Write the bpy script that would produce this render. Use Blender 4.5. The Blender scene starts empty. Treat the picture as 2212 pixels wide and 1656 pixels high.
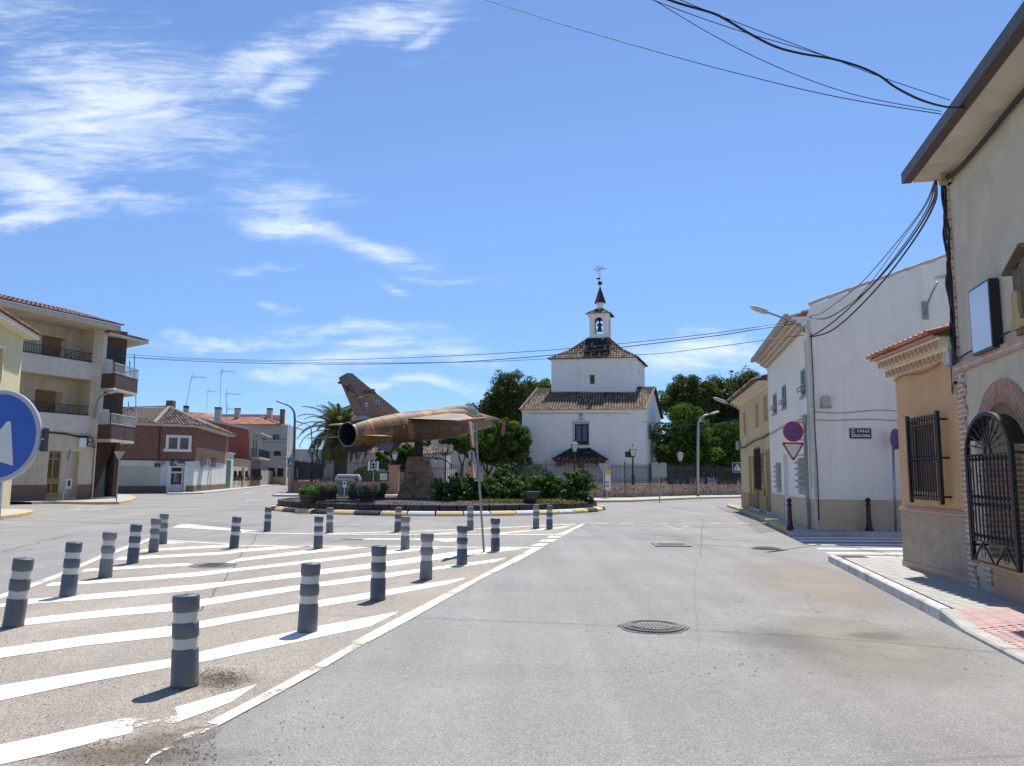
import bpy,math,random
import numpy as np
from mathutils import Vector,Matrix
from mathutils.geometry import tessellate_polygon
random.seed(11)
rng=np.random.default_rng(5)
PI=math.pi
rad=math.radians
scene=bpy.context.scene
COL=scene.collection
FPX=1660.0
EYE=1.64
TH=math.atan((1030-828)/FPX)
RHO=0.006
ct,st,cr,sr=math.cos(TH),math.sin(TH),math.cos(RHO),math.sin(RHO)
cam_data=bpy.data.cameras.new('camera')
cam=bpy.data.objects.new('camera',cam_data)
COL.objects.link(cam)
r_=Vector((cr,-st*sr,ct*sr))
u_=Vector((-sr,-st*cr,ct*cr))
f_=Vector((0,ct,st))
M=Matrix((r_,u_,-f_)).transposed().to_4x4()
M.translation=(0,0,EYE)
cam.matrix_world=M
cam_data.sensor_width=36
cam_data.lens=36*FPX/2212
cam_data.clip_start=0.1
cam_data.clip_end=3000
scene.camera=cam
SUN_AZ,SUN_EL=15.0,61.0
w=bpy.data.worlds.new('World')
scene.world=w
w.use_nodes=True
sun_data=bpy.data.lights.new('sun','SUN')
sun_data.energy=4.0
sun_data.angle=rad(0.53)
sun_data.color=(1.0,0.955,0.88)
sun=bpy.data.objects.new('sun',sun_data)
COL.objects.link(sun)
sd=Vector((math.sin(rad(SUN_AZ))*math.cos(rad(SUN_EL)),math.cos(rad(SUN_AZ))*math.cos(rad(SUN_EL)),math.sin(rad(SUN_EL))))
sun.rotation_euler=(-sd).to_track_quat('-Z','Y').to_euler()
sun.location=(0,0,60)
scene.view_settings.view_transform='Standard'
scene.view_settings.look='None'
scene.view_settings.exposure=0.52
scene.view_settings.gamma=1.0
scene.cycles.max_bounces=6
scene.cycles.use_denoising=True
def world_nodes():
 nt=w.node_tree
 N,L=nt.nodes,nt.links
 N.clear()
 out=N.new('ShaderNodeOutputWorld')
 bg=N.new('ShaderNodeBackground')
 sky=N.new('ShaderNodeTexSky')
 sky.sky_type='NISHITA'
 sky.sun_disc=False
 sky.sun_elevation=rad(SUN_EL)
 sky.sun_rotation=rad(SUN_AZ)
 sky.altitude=1500
 sky.air_density=1.0
 sky.dust_density=0.15
 sky.ozone_density=4.0
 bg.inputs['Strength'].default_value=0.125
 def math_(op,a,b=None,clamp=False):
  n=N.new('ShaderNodeMath');n.operation=op;n.use_clamp=clamp
  for i,x in enumerate((a,b)):
   if x is None:continue
   if isinstance(x,(int,float)):n.inputs[i].default_value=x
   else:L.new(x,n.inputs[i])
  return n.outputs[0]
 tc=N.new('ShaderNodeTexCoord')
 sep=N.new('ShaderNodeSeparateXYZ')
 L.new(tc.outputs['Generated'],sep.inputs[0])
 yy=math_('MAXIMUM',sep.outputs[1],0.05)
 a=math_('DIVIDE',sep.outputs[0],yy)
 b=math_('DIVIDE',sep.outputs[2],yy)
 comb=N.new('ShaderNodeCombineXYZ')
 L.new(a,comb.inputs[0]);L.new(b,comb.inputs[1])
 wn=N.new('ShaderNodeTexNoise');wn.inputs['Scale'].default_value=5.0;wn.inputs['Detail'].default_value=6
 L.new(comb.outputs[0],wn.inputs['Vector'])
 vm=N.new('ShaderNodeVectorMath');vm.operation='MULTIPLY_ADD'
 L.new(wn.outputs['Color'],vm.inputs[0]);vm.inputs[1].default_value=(0.22,0.13,0);
 off=N.new('ShaderNodeVectorMath');off.operation='SUBTRACT'
 L.new(comb.outputs[0],off.inputs[0]);off.inputs[1].default_value=(0.11,0.065,0)
 L.new(off.outputs[0],vm.inputs[2])
 P=vm.outputs[0]
 def sky_ab(x,y):
  d=ray(x,y)
  return d[0]/d[1],d[2]/d[1]
 bands=[((950,-10),(640,95),42,.95),((680,80),(380,190),62,1.0),((420,170),(60,250),95,1.0),((-120,60),(330,110),110,.62),((-100,240),(420,300),130,.85),((-80,340),(240,430),55,1.0),((180,425),(480,435),38,.95),((440,425),(720,425),40,.8),((500,470),(700,520),34,.95),((640,520),(915,580),30,1.0),((565,225),(720,140),42,.85),((-60,462),(160,452),20,.9),((840,130),(960,95),20,.6),((890,62),(925,30),22,.9),((480,594),(630,602),11,.62),((320,742),(760,738),15,.9),((500,705),(960,735),17,.85),((560,775),(1150,762),26,.8),((700,818),(1100,842),15,.85),((800,632),(900,642),11,.85),((820,602),(1120,622),14,.5),((560,660),(640,672),10,.6),((1380,780),(1690,772),34,1.0),((480,800),(900,800),18,.6)]
 total=None
 for(x0,y0),(x1,y1),hw,stg in bands:
  a0,b0=sky_ab(x0,y0);a1,b1=sky_ab(x1,y1)
  wd=hw*1.3/FPX
  ln=max(math.hypot(a1-a0,b1-b0)/2,1e-3)+wd
  ang=math.atan2(b1-b0,a1-a0)
  mp=N.new('ShaderNodeMapping');mp.vector_type='TEXTURE'
  mp.inputs['Location'].default_value=((a0+a1)/2,(b0+b1)/2,0)
  mp.inputs['Rotation'].default_value=(0,0,ang)
  mp.inputs['Scale'].default_value=(ln,wd,1)
  L.new(P,mp.inputs['Vector'])
  ln_=N.new('ShaderNodeVectorMath');ln_.operation='LENGTH'
  L.new(mp.outputs[0],ln_.inputs[0])
  mr=N.new('ShaderNodeMapRange');mr.interpolation_type='SMOOTHSTEP'
  mr.inputs['From Min'].default_value=1.6;mr.inputs['From Max'].default_value=0.0
  mr.inputs['To Min'].default_value=0;mr.inputs['To Max'].default_value=stg
  L.new(ln_.outputs['Value'],mr.inputs['Value'])
  total=mr.outputs[0]if total is None else math_('MAXIMUM',total,mr.outputs[0])
 def nz(scale,rot,sx,sy,detail,rough,dist):
  mp=N.new('ShaderNodeMapping');mp.inputs['Rotation'].default_value=(0,0,rot);mp.inputs['Scale'].default_value=(sx,sy,1)
  L.new(comb.outputs[0],mp.inputs['Vector'])
  n=N.new('ShaderNodeTexNoise');n.inputs['Scale'].default_value=scale;n.inputs['Detail'].default_value=detail
  n.inputs['Roughness'].default_value=rough;n.inputs['Distortion'].default_value=dist
  L.new(mp.outputs[0],n.inputs['Vector']);return n.outputs['Fac']
 n1=nz(3.4,rad(-16),1.0,4.2,15,.66,1.1);n2=nz(9,rad(-24),1.0,6.5,12,.72,.8)
 nn_=math_('ADD',math_('MULTIPLY',n1,1.5),math_('MULTIPLY',n2,1.2));nn_=math_('SUBTRACT',nn_,.88)
 dn=math_('ADD',nn_,math_('MULTIPLY',total,.74))
 mr=N.new('ShaderNodeMapRange');mr.interpolation_type='SMOOTHERSTEP';mr.inputs['From Min'].default_value=.50;mr.inputs['From Max'].default_value=1.75
 L.new(dn,mr.inputs['Value'])
 fac=math_('MULTIPLY',mr.outputs[0],math_('GREATER_THAN',sep.outputs[1],0.06))
 fac=math_('MULTIPLY',fac,math_('MINIMUM',math_('MULTIPLY',total,3.0),.84),True)
 mix=N.new('ShaderNodeMix');mix.data_type='RGBA'
 L.new(fac,mix.inputs[0])
 hs=N.new('ShaderNodeHueSaturation');hs.inputs['Saturation'].default_value=0.95;hs.inputs['Value'].default_value=1.0
 el=N.new('ShaderNodeMapRange');el.interpolation_type='SMOOTHSTEP';L.new(sep.outputs[2],el.inputs['Value'])
 el.inputs['From Min'].default_value=-0.02;el.inputs['From Max'].default_value=0.42
 tm=N.new('ShaderNodeMix');tm.data_type='RGBA';L.new(el.outputs[0],tm.inputs[0])
 tm.inputs[6].default_value=(0.43,0.56,0.74,1);tm.inputs[7].default_value=(0.70,0.83,0.95,1)
 mu=N.new('ShaderNodeMix');mu.data_type='RGBA';mu.blend_type='MULTIPLY';mu.inputs[0].default_value=1
 L.new(sky.outputs[0],mu.inputs[6]);L.new(tm.outputs[2],mu.inputs[7])
 L.new(mu.outputs[2],hs.inputs['Color'])
 L.new(hs.outputs[0],mix.inputs[6])
 mix.inputs[7].default_value=(5.7,6.2,6.8,1)
 L.new(mix.outputs[2],bg.inputs['Color'])
 L.new(bg.outputs[0],out.inputs[0])
 return sky,hs
def ray(x,y):
 u=(x-1106)/FPX;v=(828-y)/FPX
 a=u*cr-v*sr;b=u*sr+v*cr
 return(a,ct-b*st,st+b*ct)
def P(x,y,Y):
 a,b,c=ray(x,y)
 return Vector((a/b*Y,Y,EYE+c/b*Y))
def G(x,y,z=0.0):
 a,b,c=ray(x,y)
 k=(z-EYE)/c
 return Vector((a*k,b*k,z))
CR={'A':(0,700,.3623),'B':(280,880,.22945),'C':(680,900,.29385),'D':(1280,620,.2295),'E':(1200,900,.31646),'F':(1800,620,.45914),'G':(2150,400,.42268),'H':(2100,1000,.4228),'I':(0,1200,.43228),'J':(600,1200,.40687),'K':(1400,1200,.40687),'L':(1100,1000,.25367),'N':(2280,600,.30205),'O':(560,1050,.13562),'Q':(820,1080,.13562),'R':(1420,1050,.12658),'S':(1200,1130,.13562),'T':(680,930,.14919),'U':(980,1000,.13562),'V':(2380,1020,.27778),'W':(0,880,.26563),'X':(1900,1280,.18083),'Y':(1820,1100,.15697),'Z':(1960,740,.22956),'a':(2460,560,.20534),'b':(1440,640,.13289),'c':(1300,0,.56962),'p':(0,0,1.1573)}
def D(c,x,y):
 X0,Y0,s=CR[c]
 return((X0+x*s)/1.1573,(Y0+y*s)/1.1573)
def GC(c,x,y,z=0.0):return G(*D(c,x,y),z)
def PC(c,x,y,Y):return P(*D(c,x,y),Y)
SKY,SKYHS=world_nodes()
def thing(name,label,cat,loc=(0,0,0),group=None):
 o=bpy.data.objects.new(name,None);COL.objects.link(o)
 o.location=loc;o.empty_display_size=.2
 o['label']=label;o['category']=cat
 if group:o['group']=group
 return o
def tag(o,label,cat,group=None):
 o['label']=label;o['category']=cat
 if group:o['group']=group
 return o
def setting(o,kind='structure',label=None):
 o['kind']=kind
 if label:o['label']=label
 return o
def org(o):
 v=Vector((0,0,0))
 while o is not None:
  v+=o.location;o=o.parent
 return v
def copy_tree(o,parent=None,loc=None,rot=None):
 c=o.copy();COL.objects.link(c)
 if parent is not None:c.parent=parent
 if loc is not None:c.location=loc
 if rot is not None:c.rotation_euler=rot
 for ch in list(o.children):copy_tree(ch,c)
 return c
class MB:
 def __init__(s):s.v=[];s.f=[];s.m=[];s.t=[]
 def add(s,pts,faces,mi=0,tint=None):
  n=len(s.v);s.v.extend([tuple(p)for p in pts])
  for fc in faces:
   s.f.append([n+i for i in fc]);s.m.append(mi);s.t.append(random.random()if tint is None else tint)
  return s
 def poly(s,pts,mi=0,tint=None):return s.add(pts,[range(len(pts))],mi,tint)
 def obox(s,o,ex,ey,ez,mi=0,tint=None):
  o=Vector(o);ex=Vector(ex);ey=Vector(ey);ez=Vector(ez)
  p=[o,o+ex,o+ex+ey,o+ey,o+ez,o+ex+ez,o+ex+ey+ez,o+ey+ez]
  fs=[(3,2,1,0),(4,5,6,7),(0,1,5,4),(1,2,6,5),(2,3,7,6),(3,0,4,7)]
  if ex.cross(ey).dot(ez)<0:fs=[f[::-1]for f in fs]
  return s.add(p,fs,mi,tint)
 def cbox(s,c,sx,sy,sz,mi=0,rz=0.0,tint=None):
  ex=Vector((math.cos(rz),math.sin(rz),0))*sx;ey=Vector((-math.sin(rz),math.cos(rz),0))*sy;ez=Vector((0,0,sz))
  return s.obox(Vector(c)-ex/2-ey/2,ex,ey,ez,mi,tint)
 def bar(s,a,b,w,h,mi=0):
  a=Vector(a);b=Vector(b);d=(b-a)
  t=Vector((0,0,1))if abs(d.normalized().z)<.95 else Vector((1,0,0))
  x=d.cross(t).normalized()*w;y=x.cross(d).normalized()*h
  return s.obox(a-x/2-y/2,x,y,d,mi)
 def tube(s,pts,r,n=8,mi=0,caps=True,tint=None):
  pts=[Vector(p)for p in pts];k=len(pts)
  rs=r if isinstance(r,(list,tuple))else[r]*k
  vs=[];up=None
  for i,p in enumerate(pts):
   d=(pts[min(i+1,k-1)]-pts[max(i-1,0)]).normalized()
   if up is None:up=Vector((0,0,1))if abs(d.z)<.9 else Vector((1,0,0))
   x=d.cross(up)
   if x.length<1e-5:x=d.cross(Vector((1,.2,.3)))
   x.normalize();y=x.cross(d).normalized();up=y
   for j in range(n):
    a=2*PI*j/n
    vs.append(p+(x*math.cos(a)+y*math.sin(a))*rs[i])
  fs=[]
  for i in range(k-1):
   for j in range(n):
    fs.append((i*n+j,i*n+(j+1)%n,(i+1)*n+(j+1)%n,(i+1)*n+j))
  if caps:fs.append(tuple(range(n))[::-1]);fs.append(tuple((k-1)*n+j for j in range(n)))
  return s.add(vs,fs,mi,tint)
 def lathe(s,prof,c=(0,0,0),n=16,mi=0,caps=True):
  vs=[];k=len(prof)
  for r,z in prof:
   for j in range(n):
    a=2*PI*j/n
    vs.append((c[0]+r*math.cos(a),c[1]+r*math.sin(a),c[2]+z))
  fs=[(i*n+j,i*n+(j+1)%n,(i+1)*n+(j+1)%n,(i+1)*n+j)for i in range(k-1)for j in range(n)]
  if caps:fs.append(tuple(range(n))[::-1]);fs.append(tuple((k-1)*n+j for j in range(n)))
  return s.add(vs,fs,mi)
 def prism(s,pts,z0,z1,mi=0):
  n=len(pts)
  ar=sum(pts[i][0]*pts[(i+1)%n][1]-pts[(i+1)%n][0]*pts[i][1]for i in range(n))
  if ar<0:pts=pts[::-1]
  lo=[(p[0],p[1],z0)for p in pts];hi=[(p[0],p[1],z1)for p in pts]
  fs=[(i,(i+1)%n,n+(i+1)%n,n+i)for i in range(n)]
  s.add(lo+hi,fs,mi)
  tri=tessellate_polygon([[Vector(p)for p in lo]])
  s.add(hi,[up_tri(hi,t,1)for t in tri],mi);s.add(lo,[up_tri(lo,t,-1)for t in tri],mi)
  return s
 def ball(s,c,r,nu=12,nv=8,mi=0,sq=(1,1,1)):
  prof=[(max(math.sin(PI*i/nv),1e-3),-math.cos(PI*i/nv))for i in range(nv+1)]
  n0=len(s.v);s.lathe([(p*r*sq[0],z*r*sq[2])for p,z in prof],c,nu,mi,False)
  return s
 def build(s,name,mats,parent=None,smooth=False,loc=None,uv=True,autos=None):
  if loc is None:o0=org(parent)if parent is not None else Vector((0,0,0))
  else:o0=Vector(loc)
  me=bpy.data.meshes.new(name)
  V=np.array(s.v,dtype=np.float64).reshape(-1,3)-np.array(o0)
  me.from_pydata(V.tolist(),[],s.f)
  if not isinstance(mats,(list,tuple)):mats=[mats]
  for m in mats:me.materials.append(m)
  if len(mats)>1:me.polygons.foreach_set('material_index',s.m)
  me.update()
  at=me.attributes.new('tint','FLOAT','FACE');at.data.foreach_set('value',np.array(s.t,dtype=np.float32))
  if uv:
   ul=me.uv_layers.new(name='UVMap')
   W_=np.array(s.v,dtype=np.float64)
   uvs=np.zeros((len(me.loops),2),dtype=np.float32)
   for p in me.polygons:
    nx,ny,nz=p.normal
    ls=list(range(p.loop_start,p.loop_start+p.loop_total))
    q=W_[list(p.vertices)]
    if abs(nz)>.75:uvs[ls,0]=q[:,0];uvs[ls,1]=q[:,1]
    else:
     h=math.hypot(nx,ny)or 1
     uvs[ls,0]=(-ny*q[:,0]+nx*q[:,1])/h;uvs[ls,1]=q[:,2]
   ul.data.foreach_set('uv',uvs.ravel())
  if smooth:
   me.polygons.foreach_set('use_smooth',[True]*len(me.polygons))
   if autos:
    try:me.set_sharp_from_angle(angle=rad(autos))
    except Exception:pass
  o=bpy.data.objects.new(name,me);COL.objects.link(o)
  if parent is not None:o.parent=parent
  if loc is not None:o.location=o0
  return o
def up_tri(pts,t,sgn):
 a,b,c=[Vector(pts[i])for i in t]
 return tuple(t)if(b-a).cross(c-a).z*sgn>0 else tuple(t)[::-1]
class Wall:
 """vertical plane: s metres along it, z up, o out of it (towards the viewer's side unless flip)"""
 def __init__(s,A,B=None,d=None,flip=False):
  s.A=Vector((A[0],A[1],0))
  if B is not None:d=Vector((B[0]-A[0],B[1]-A[1],0));s.L=d.length
  else:d=Vector((d[0],d[1],0));s.L=None
  s.d=d.normalized();n=Vector((s.d.y,-s.d.x,0))
  if n.dot(-s.A-s.d*((s.L or 0)/2))<0:n=-n
  s.n=-n if flip else n
 def pt(s,a,z,o=0.0):p=s.A+s.d*a+s.n*o;return Vector((p.x,p.y,z))
 def off(s,o):q=Wall.__new__(Wall);q.A=s.A+s.n*o;q.d=s.d;q.n=s.n;q.L=s.L;return q
 def px(s,x,y,o=0.0):
  a,b,c=ray(x,y);A=s.A+s.n*o
  det=s.d.x*(-b)-s.d.y*(-a)
  t=(-A.x*(-b)+A.y*(-a))/det
  p=A+s.d*t;k=p.y/b if abs(b)>1e-9 else p.x/a
  return t,EYE+c*k
 def c(s,crop,x,y,o=0.0):return s.px(*D(crop,x,y),o)
 def box(s,mb,s0,s1,z0,z1,o0,o1,mi=0,tint=None):
  return mb.obox(s.pt(s0,z0,o0),s.d*(s1-s0),s.n*(o1-o0),Vector((0,0,z1-z0)),mi,tint)
 def poly(s,mb,pts,o=0.0,mi=0,th=0.0):
  P3=[s.pt(a,z,o)for a,z in pts]
  tri=tessellate_polygon([[Vector((a,z,0))for a,z in pts]])
  fs=[]
  for t in tri:
   a,b,c=[P3[i]for i in t]
   fs.append(tuple(t)if(b-a).cross(c-a).dot(s.n)>0 else tuple(t)[::-1])
  mb.add(P3,fs,mi)
  if th:
   n=len(pts)
   for i in range(n):
    j=(i+1)%n
    mb.poly([s.pt(*pts[i],o),s.pt(*pts[j],o),s.pt(*pts[j],o-th),s.pt(*pts[i],o-th)],mi)
  return mb
 def panel(s,mb,outline,holes=(),depth=.2,o=0.0,mi=0,mr=None):
  loops=[[Vector((a,z,0))for a,z in outline]]+[[Vector((a,z,0))for a,z in h]for h in holes]
  flat=[p for lp in loops for p in lp]
  P3=[s.pt(p.x,p.y,o)for p in flat]
  fs=[]
  for t in tessellate_polygon(loops):
   a,b,c=[P3[i]for i in t]
   cp=(b-a).cross(c-a)
   if cp.length<1e-9:continue
   fs.append(tuple(t)if cp.dot(s.n)>0 else tuple(t)[::-1])
  mb.add(P3,fs,mi)
  for h in holes:
   n=len(h);cx=sum(p[0]for p in h)/n;cz=sum(p[1]for p in h)/n;cc=s.pt(cx,cz,o-depth/2)
   for i in range(n):
    j=(i+1)%n
    q=[s.pt(*h[i],o),s.pt(*h[j],o),s.pt(*h[j],o-depth),s.pt(*h[i],o-depth)]
    nn=(q[1]-q[0]).cross(q[2]-q[0])
    if nn.dot(cc-q[0])<0:q=q[::-1]
    mb.poly(q,mi if mr is None else mr)
  return mb
def R4(s0,s1,z0,z1):return[(s0,z0),(s1,z0),(s1,z1),(s0,z1)]
def arch(s0,s1,z0,zs,n=14,rise=None):
 r=(s1-s0)/2;c=(s0+s1)/2;h=rise or r
 return[(s0,z0),(s1,z0)]+[(c+r*math.cos(PI*i/n),zs+h*math.sin(PI*i/n))for i in range(n+1)]
def srgb(r,g,b):
 f=lambda c:(c/255/12.92)if c/255<=.04045 else((c/255+.055)/1.055)**2.4
 return(f(r),f(g),f(b))
def _mat(name):
 m=bpy.data.materials.new(name);m.use_nodes=True
 nt=m.node_tree;b=nt.nodes['Principled BSDF']
 return m,nt,nt.nodes,nt.links,b
def noise(N,L,vec,scale,detail=4,rough=.55,dist=0):
 n=N.new('ShaderNodeTexNoise');n.inputs['Scale'].default_value=scale;n.inputs['Detail'].default_value=detail
 n.inputs['Roughness'].default_value=rough;n.inputs['Distortion'].default_value=dist
 if vec is not None:L.new(vec,n.inputs['Vector'])
 return n.outputs['Fac']
def mrange(N,L,x,a,b,c,d):
 n=N.new('ShaderNodeMapRange');L.new(x,n.inputs['Value'])
 for k,v in zip(('From Min','From Max','To Min','To Max'),(a,b,c,d)):n.inputs[k].default_value=v
 return n.outputs[0]
def mixc(N,L,fac,a,b,mode='MIX'):
 n=N.new('ShaderNodeMix');n.data_type='RGBA';n.blend_type=mode
 if isinstance(fac,(int,float)):n.inputs[0].default_value=fac
 else:L.new(fac,n.inputs[0])
 for i,x in((6,a),(7,b)):
  if isinstance(x,(tuple,list)):n.inputs[i].default_value=tuple(x)[:3]+(1,)
  else:L.new(x,n.inputs[i])
 return n.outputs[2]
def mth(N,L,op,a,b=None,clamp=False):
 n=N.new('ShaderNodeMath');n.operation=op;n.use_clamp=clamp
 for i,x in enumerate((a,b)):
  if x is None:continue
  if isinstance(x,(int,float)):n.inputs[i].default_value=x
  else:L.new(x,n.inputs[i])
 return n.outputs[0]
def bump(N,L,b,h,strength,dist=.02):
 n=N.new('ShaderNodeBump');n.inputs['Strength'].default_value=strength;n.inputs['Distance'].default_value=dist
 L.new(h,n.inputs['Height']);L.new(n.outputs[0],b.inputs['Normal'])
def grey(N,L,x):
 n=N.new('ShaderNodeCombineColor')
 for i in range(3):L.new(x,n.inputs[i])
 return n.outputs[0]
def obj_vec(N):return N.new('ShaderNodeTexCoord').outputs['Object']
def plain(name,col,rough=.7,var=.12,scale=6,bmp=.15,bscale=60,metal=0.0,spec=.5,streaks=0.0,stain=None,stain_amt=0.0,bdist=.01):
 m,nt,N,L,b=_mat(name)
 v=obj_vec(N)
 c=noise(N,L,v,scale,6,.6)
 k=mrange(N,L,c,.3,.7,1-var,1+var)
 col_=mixc(N,L,1.0,col,grey(N,L,k),'MULTIPLY')
 if stain is not None:
  sv=N.new('ShaderNodeMapping');L.new(v,sv.inputs[0]);sv.inputs['Scale'].default_value=(1,1,.3 if streaks else 1)
  sn=noise(N,L,sv.outputs[0],1.3 if not streaks else streaks,7,.7,.3)
  col_=mixc(N,L,mrange(N,L,sn,.5,.72,0,stain_amt),col_,stain)
 if streaks:
  mp2=N.new('ShaderNodeMapping');L.new(v,mp2.inputs[0]);mp2.inputs['Scale'].default_value=(3.2,3.2,.16)
  s2=mrange(N,L,noise(N,L,mp2.outputs[0],1.0,8,.75),.50,.74,0,.42)
  col_=mixc(N,L,s2,col_,stain)
  sz=N.new('ShaderNodeSeparateXYZ');L.new(v,sz.inputs[0])
  hz=mth(N,L,'ADD',sz.outputs[2],mth(N,L,'MULTIPLY',noise(N,L,v,1.2,6,.7),-1.1))
  col_=mixc(N,L,mrange(N,L,hz,-.25,.35,.45,0),col_,stain)
 L.new(col_,b.inputs['Base Color'])
 b.inputs['Roughness'].default_value=rough;b.inputs['Metallic'].default_value=metal
 b.inputs['Specular IOR Level'].default_value=spec
 if bmp:bump(N,L,b,noise(N,L,v,bscale,5,.6),bmp,bdist)
 return m
def flat_two(name,col,col2,scale,lo,hi,rough=.6,bmp=.1,metal=0,**k):
 m,nt,N,L,b=_mat(name)
 v=obj_vec(N)
 n=noise(N,L,v,scale,8,.65,.4)
 L.new(mixc(N,L,mrange(N,L,n,lo,hi,0,1),col,col2),b.inputs['Base Color'])
 b.inputs['Roughness'].default_value=rough;b.inputs['Metallic'].default_value=metal
 if bmp:bump(N,L,b,noise(N,L,v,50,4),bmp,.01)
 return m
def brick(name,c1,c2,mortar,bw=.25,bh=.065,ms=.012,off=.5,rough=.85,bmp=.5,var=.3,squash=1.0):
 m,nt,N,L,b=_mat(name)
 uv=N.new('ShaderNodeTexCoord').outputs['UV']
 t=N.new('ShaderNodeTexBrick');L.new(uv,t.inputs['Vector'])
 t.inputs['Scale'].default_value=1;t.inputs['Brick Width'].default_value=bw;t.inputs['Row Height'].default_value=bh
 t.inputs['Mortar Size'].default_value=ms;t.inputs['Mortar Smooth'].default_value=.2;t.offset=off
 t.inputs['Color1'].default_value=(*c1,1);t.inputs['Color2'].default_value=(*c2,1);t.inputs['Mortar'].default_value=(*mortar,1)
 n=noise(N,L,obj_vec(N),5,6,.65)
 L.new(mixc(N,L,1.0,t.outputs['Color'],grey(N,L,mrange(N,L,n,.3,.7,1-var,1+var)),'MULTIPLY'),b.inputs['Base Color'])
 b.inputs['Roughness'].default_value=rough
 inv=mth(N,L,'SUBTRACT',1.0,t.outputs['Fac'])
 h=mth(N,L,'ADD',inv,mth(N,L,'MULTIPLY',noise(N,L,obj_vec(N),90,3),.4))
 bump(N,L,b,h,bmp,.012)
 return m
def tinted(name,stops,rough=.85,noise_amt=.25,scale=14,bmp=.2,translucent=0.0,bscale=60,spec=.3):
 """colour by the random value each face carries"""
 m,nt,N,L,b=_mat(name)
 a=N.new('ShaderNodeAttribute');a.attribute_name='tint';a.attribute_type='GEOMETRY'
 r=N.new('ShaderNodeValToRGB');L.new(a.outputs['Fac'],r.inputs[0])
 el=r.color_ramp.elements
 while len(el)>1:el.remove(el[-1])
 el[0].position=stops[0][0];el[0].color=(*stops[0][1],1)
 for p,c in stops[1:]:
  e=el.new(p);e.color=(*c,1)
 v=obj_vec(N)
 k=mrange(N,L,noise(N,L,v,scale,5,.65),.3,.7,1-noise_amt,1+noise_amt)
 c=mixc(N,L,1.0,r.outputs[0],grey(N,L,k),'MULTIPLY')
 L.new(c,b.inputs['Base Color']);b.inputs['Roughness'].default_value=rough
 b.inputs['Specular IOR Level'].default_value=spec
 if bmp:bump(N,L,b,noise(N,L,v,bscale,4),bmp,.01)
 if translucent:
  tr=N.new('ShaderNodeBsdfTranslucent');L.new(mixc(N,L,1.0,c,(1.3,1.5,.6),'MULTIPLY'),tr.inputs[0])
  ms=N.new('ShaderNodeMixShader');ms.inputs[0].default_value=translucent
  L.new(b.outputs[0],ms.inputs[1]);L.new(tr.outputs[0],ms.inputs[2])
  L.new(ms.outputs[0],N['Material Output'].inputs[0])
 return m
def glass_pane(name,col=(.05,.07,.09),rough=.06):
 m,nt,N,L,b=_mat(name)
 b.inputs['Base Color'].default_value=(*col,1);b.inputs['Roughness'].default_value=rough
 b.inputs['Specular IOR Level'].default_value=.8
 bump(N,L,b,noise(N,L,obj_vec(N),2.5,2),.04,.02)
 return m
def asphalt(name,base,speck_lo=.70,speck_hi=1.36,warm=None,warm_amt=0.0,cracks=True):
 m,nt,N,L,b=_mat(name)
 v=obj_vec(N)
 fine=noise(N,L,v,75,3,.75)
 mid=noise(N,L,v,9,6,.65)
 big=noise(N,L,v,.35,6,.6,.6)
 c=mixc(N,L,1.0,base,grey(N,L,mrange(N,L,fine,.33,.68,speck_lo,speck_hi)),'MULTIPLY')
 c=mixc(N,L,1.0,c,grey(N,L,mrange(N,L,mid,.3,.7,.92,1.08)),'MULTIPLY')
 c=mixc(N,L,1.0,c,grey(N,L,mrange(N,L,big,.3,.7,.84,1.14)),'MULTIPLY')
 vo=N.new('ShaderNodeTexVoronoi');vo.inputs['Scale'].default_value=95;L.new(v,vo.inputs['Vector'])
 vc=N.new('ShaderNodeSeparateColor');L.new(vo.outputs['Color'],vc.inputs[0])
 c=mixc(N,L,mth(N,L,'MULTIPLY',mth(N,L,'GREATER_THAN',vc.outputs[0],.88),.35),c,tuple(min(x*1.9,.75)for x in base))
 c=mixc(N,L,mth(N,L,'MULTIPLY',mth(N,L,'LESS_THAN',vc.outputs[1],.09),.4),c,tuple(x*.35 for x in base))
 mp=N.new('ShaderNodeMapping');mp.inputs['Rotation'].default_value=(0,0,rad(12.5));mp.inputs['Scale'].default_value=(1.1,.045,1);L.new(v,mp.inputs[0])
 sn=noise(N,L,mp.outputs[0],1.6,5,.6)
 c=mixc(N,L,1.0,c,grey(N,L,mrange(N,L,sn,.3,.7,.90,1.08)),'MULTIPLY')
 if warm is not None:
  pn=noise(N,L,v,.5,5,.6,.5)
  c=mixc(N,L,mrange(N,L,pn,.5,.75,0,warm_amt),c,warm)
 if cracks:
  cv=N.new('ShaderNodeTexVoronoi');cv.feature='DISTANCE_TO_EDGE';cv.inputs['Scale'].default_value=.085
  wv=N.new('ShaderNodeVectorMath');wv.operation='ADD'
  wn=N.new('ShaderNodeTexNoise');wn.inputs['Scale'].default_value=.9;wn.inputs['Detail'].default_value=8;L.new(v,wn.inputs['Vector'])
  sc=N.new('ShaderNodeVectorMath');sc.operation='SCALE';sc.inputs['Scale'].default_value=1.6;L.new(wn.outputs['Color'],sc.inputs[0])
  L.new(v,wv.inputs[0]);L.new(sc.outputs[0],wv.inputs[1]);L.new(wv.outputs[0],cv.inputs['Vector'])
  crk=mth(N,L,'LESS_THAN',cv.outputs['Distance'],.0009)
  c=mixc(N,L,mth(N,L,'MULTIPLY',crk,.22),c,tuple(x*.3 for x in base))
 L.new(c,b.inputs['Base Color']);b.inputs['Roughness'].default_value=.85
 b.inputs['Specular IOR Level'].default_value=.25
 h=mth(N,L,'ADD',fine,mth(N,L,'MULTIPLY',vo.outputs['Distance'],1.0))
 bump(N,L,b,h,.5,.004)
 return m
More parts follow.
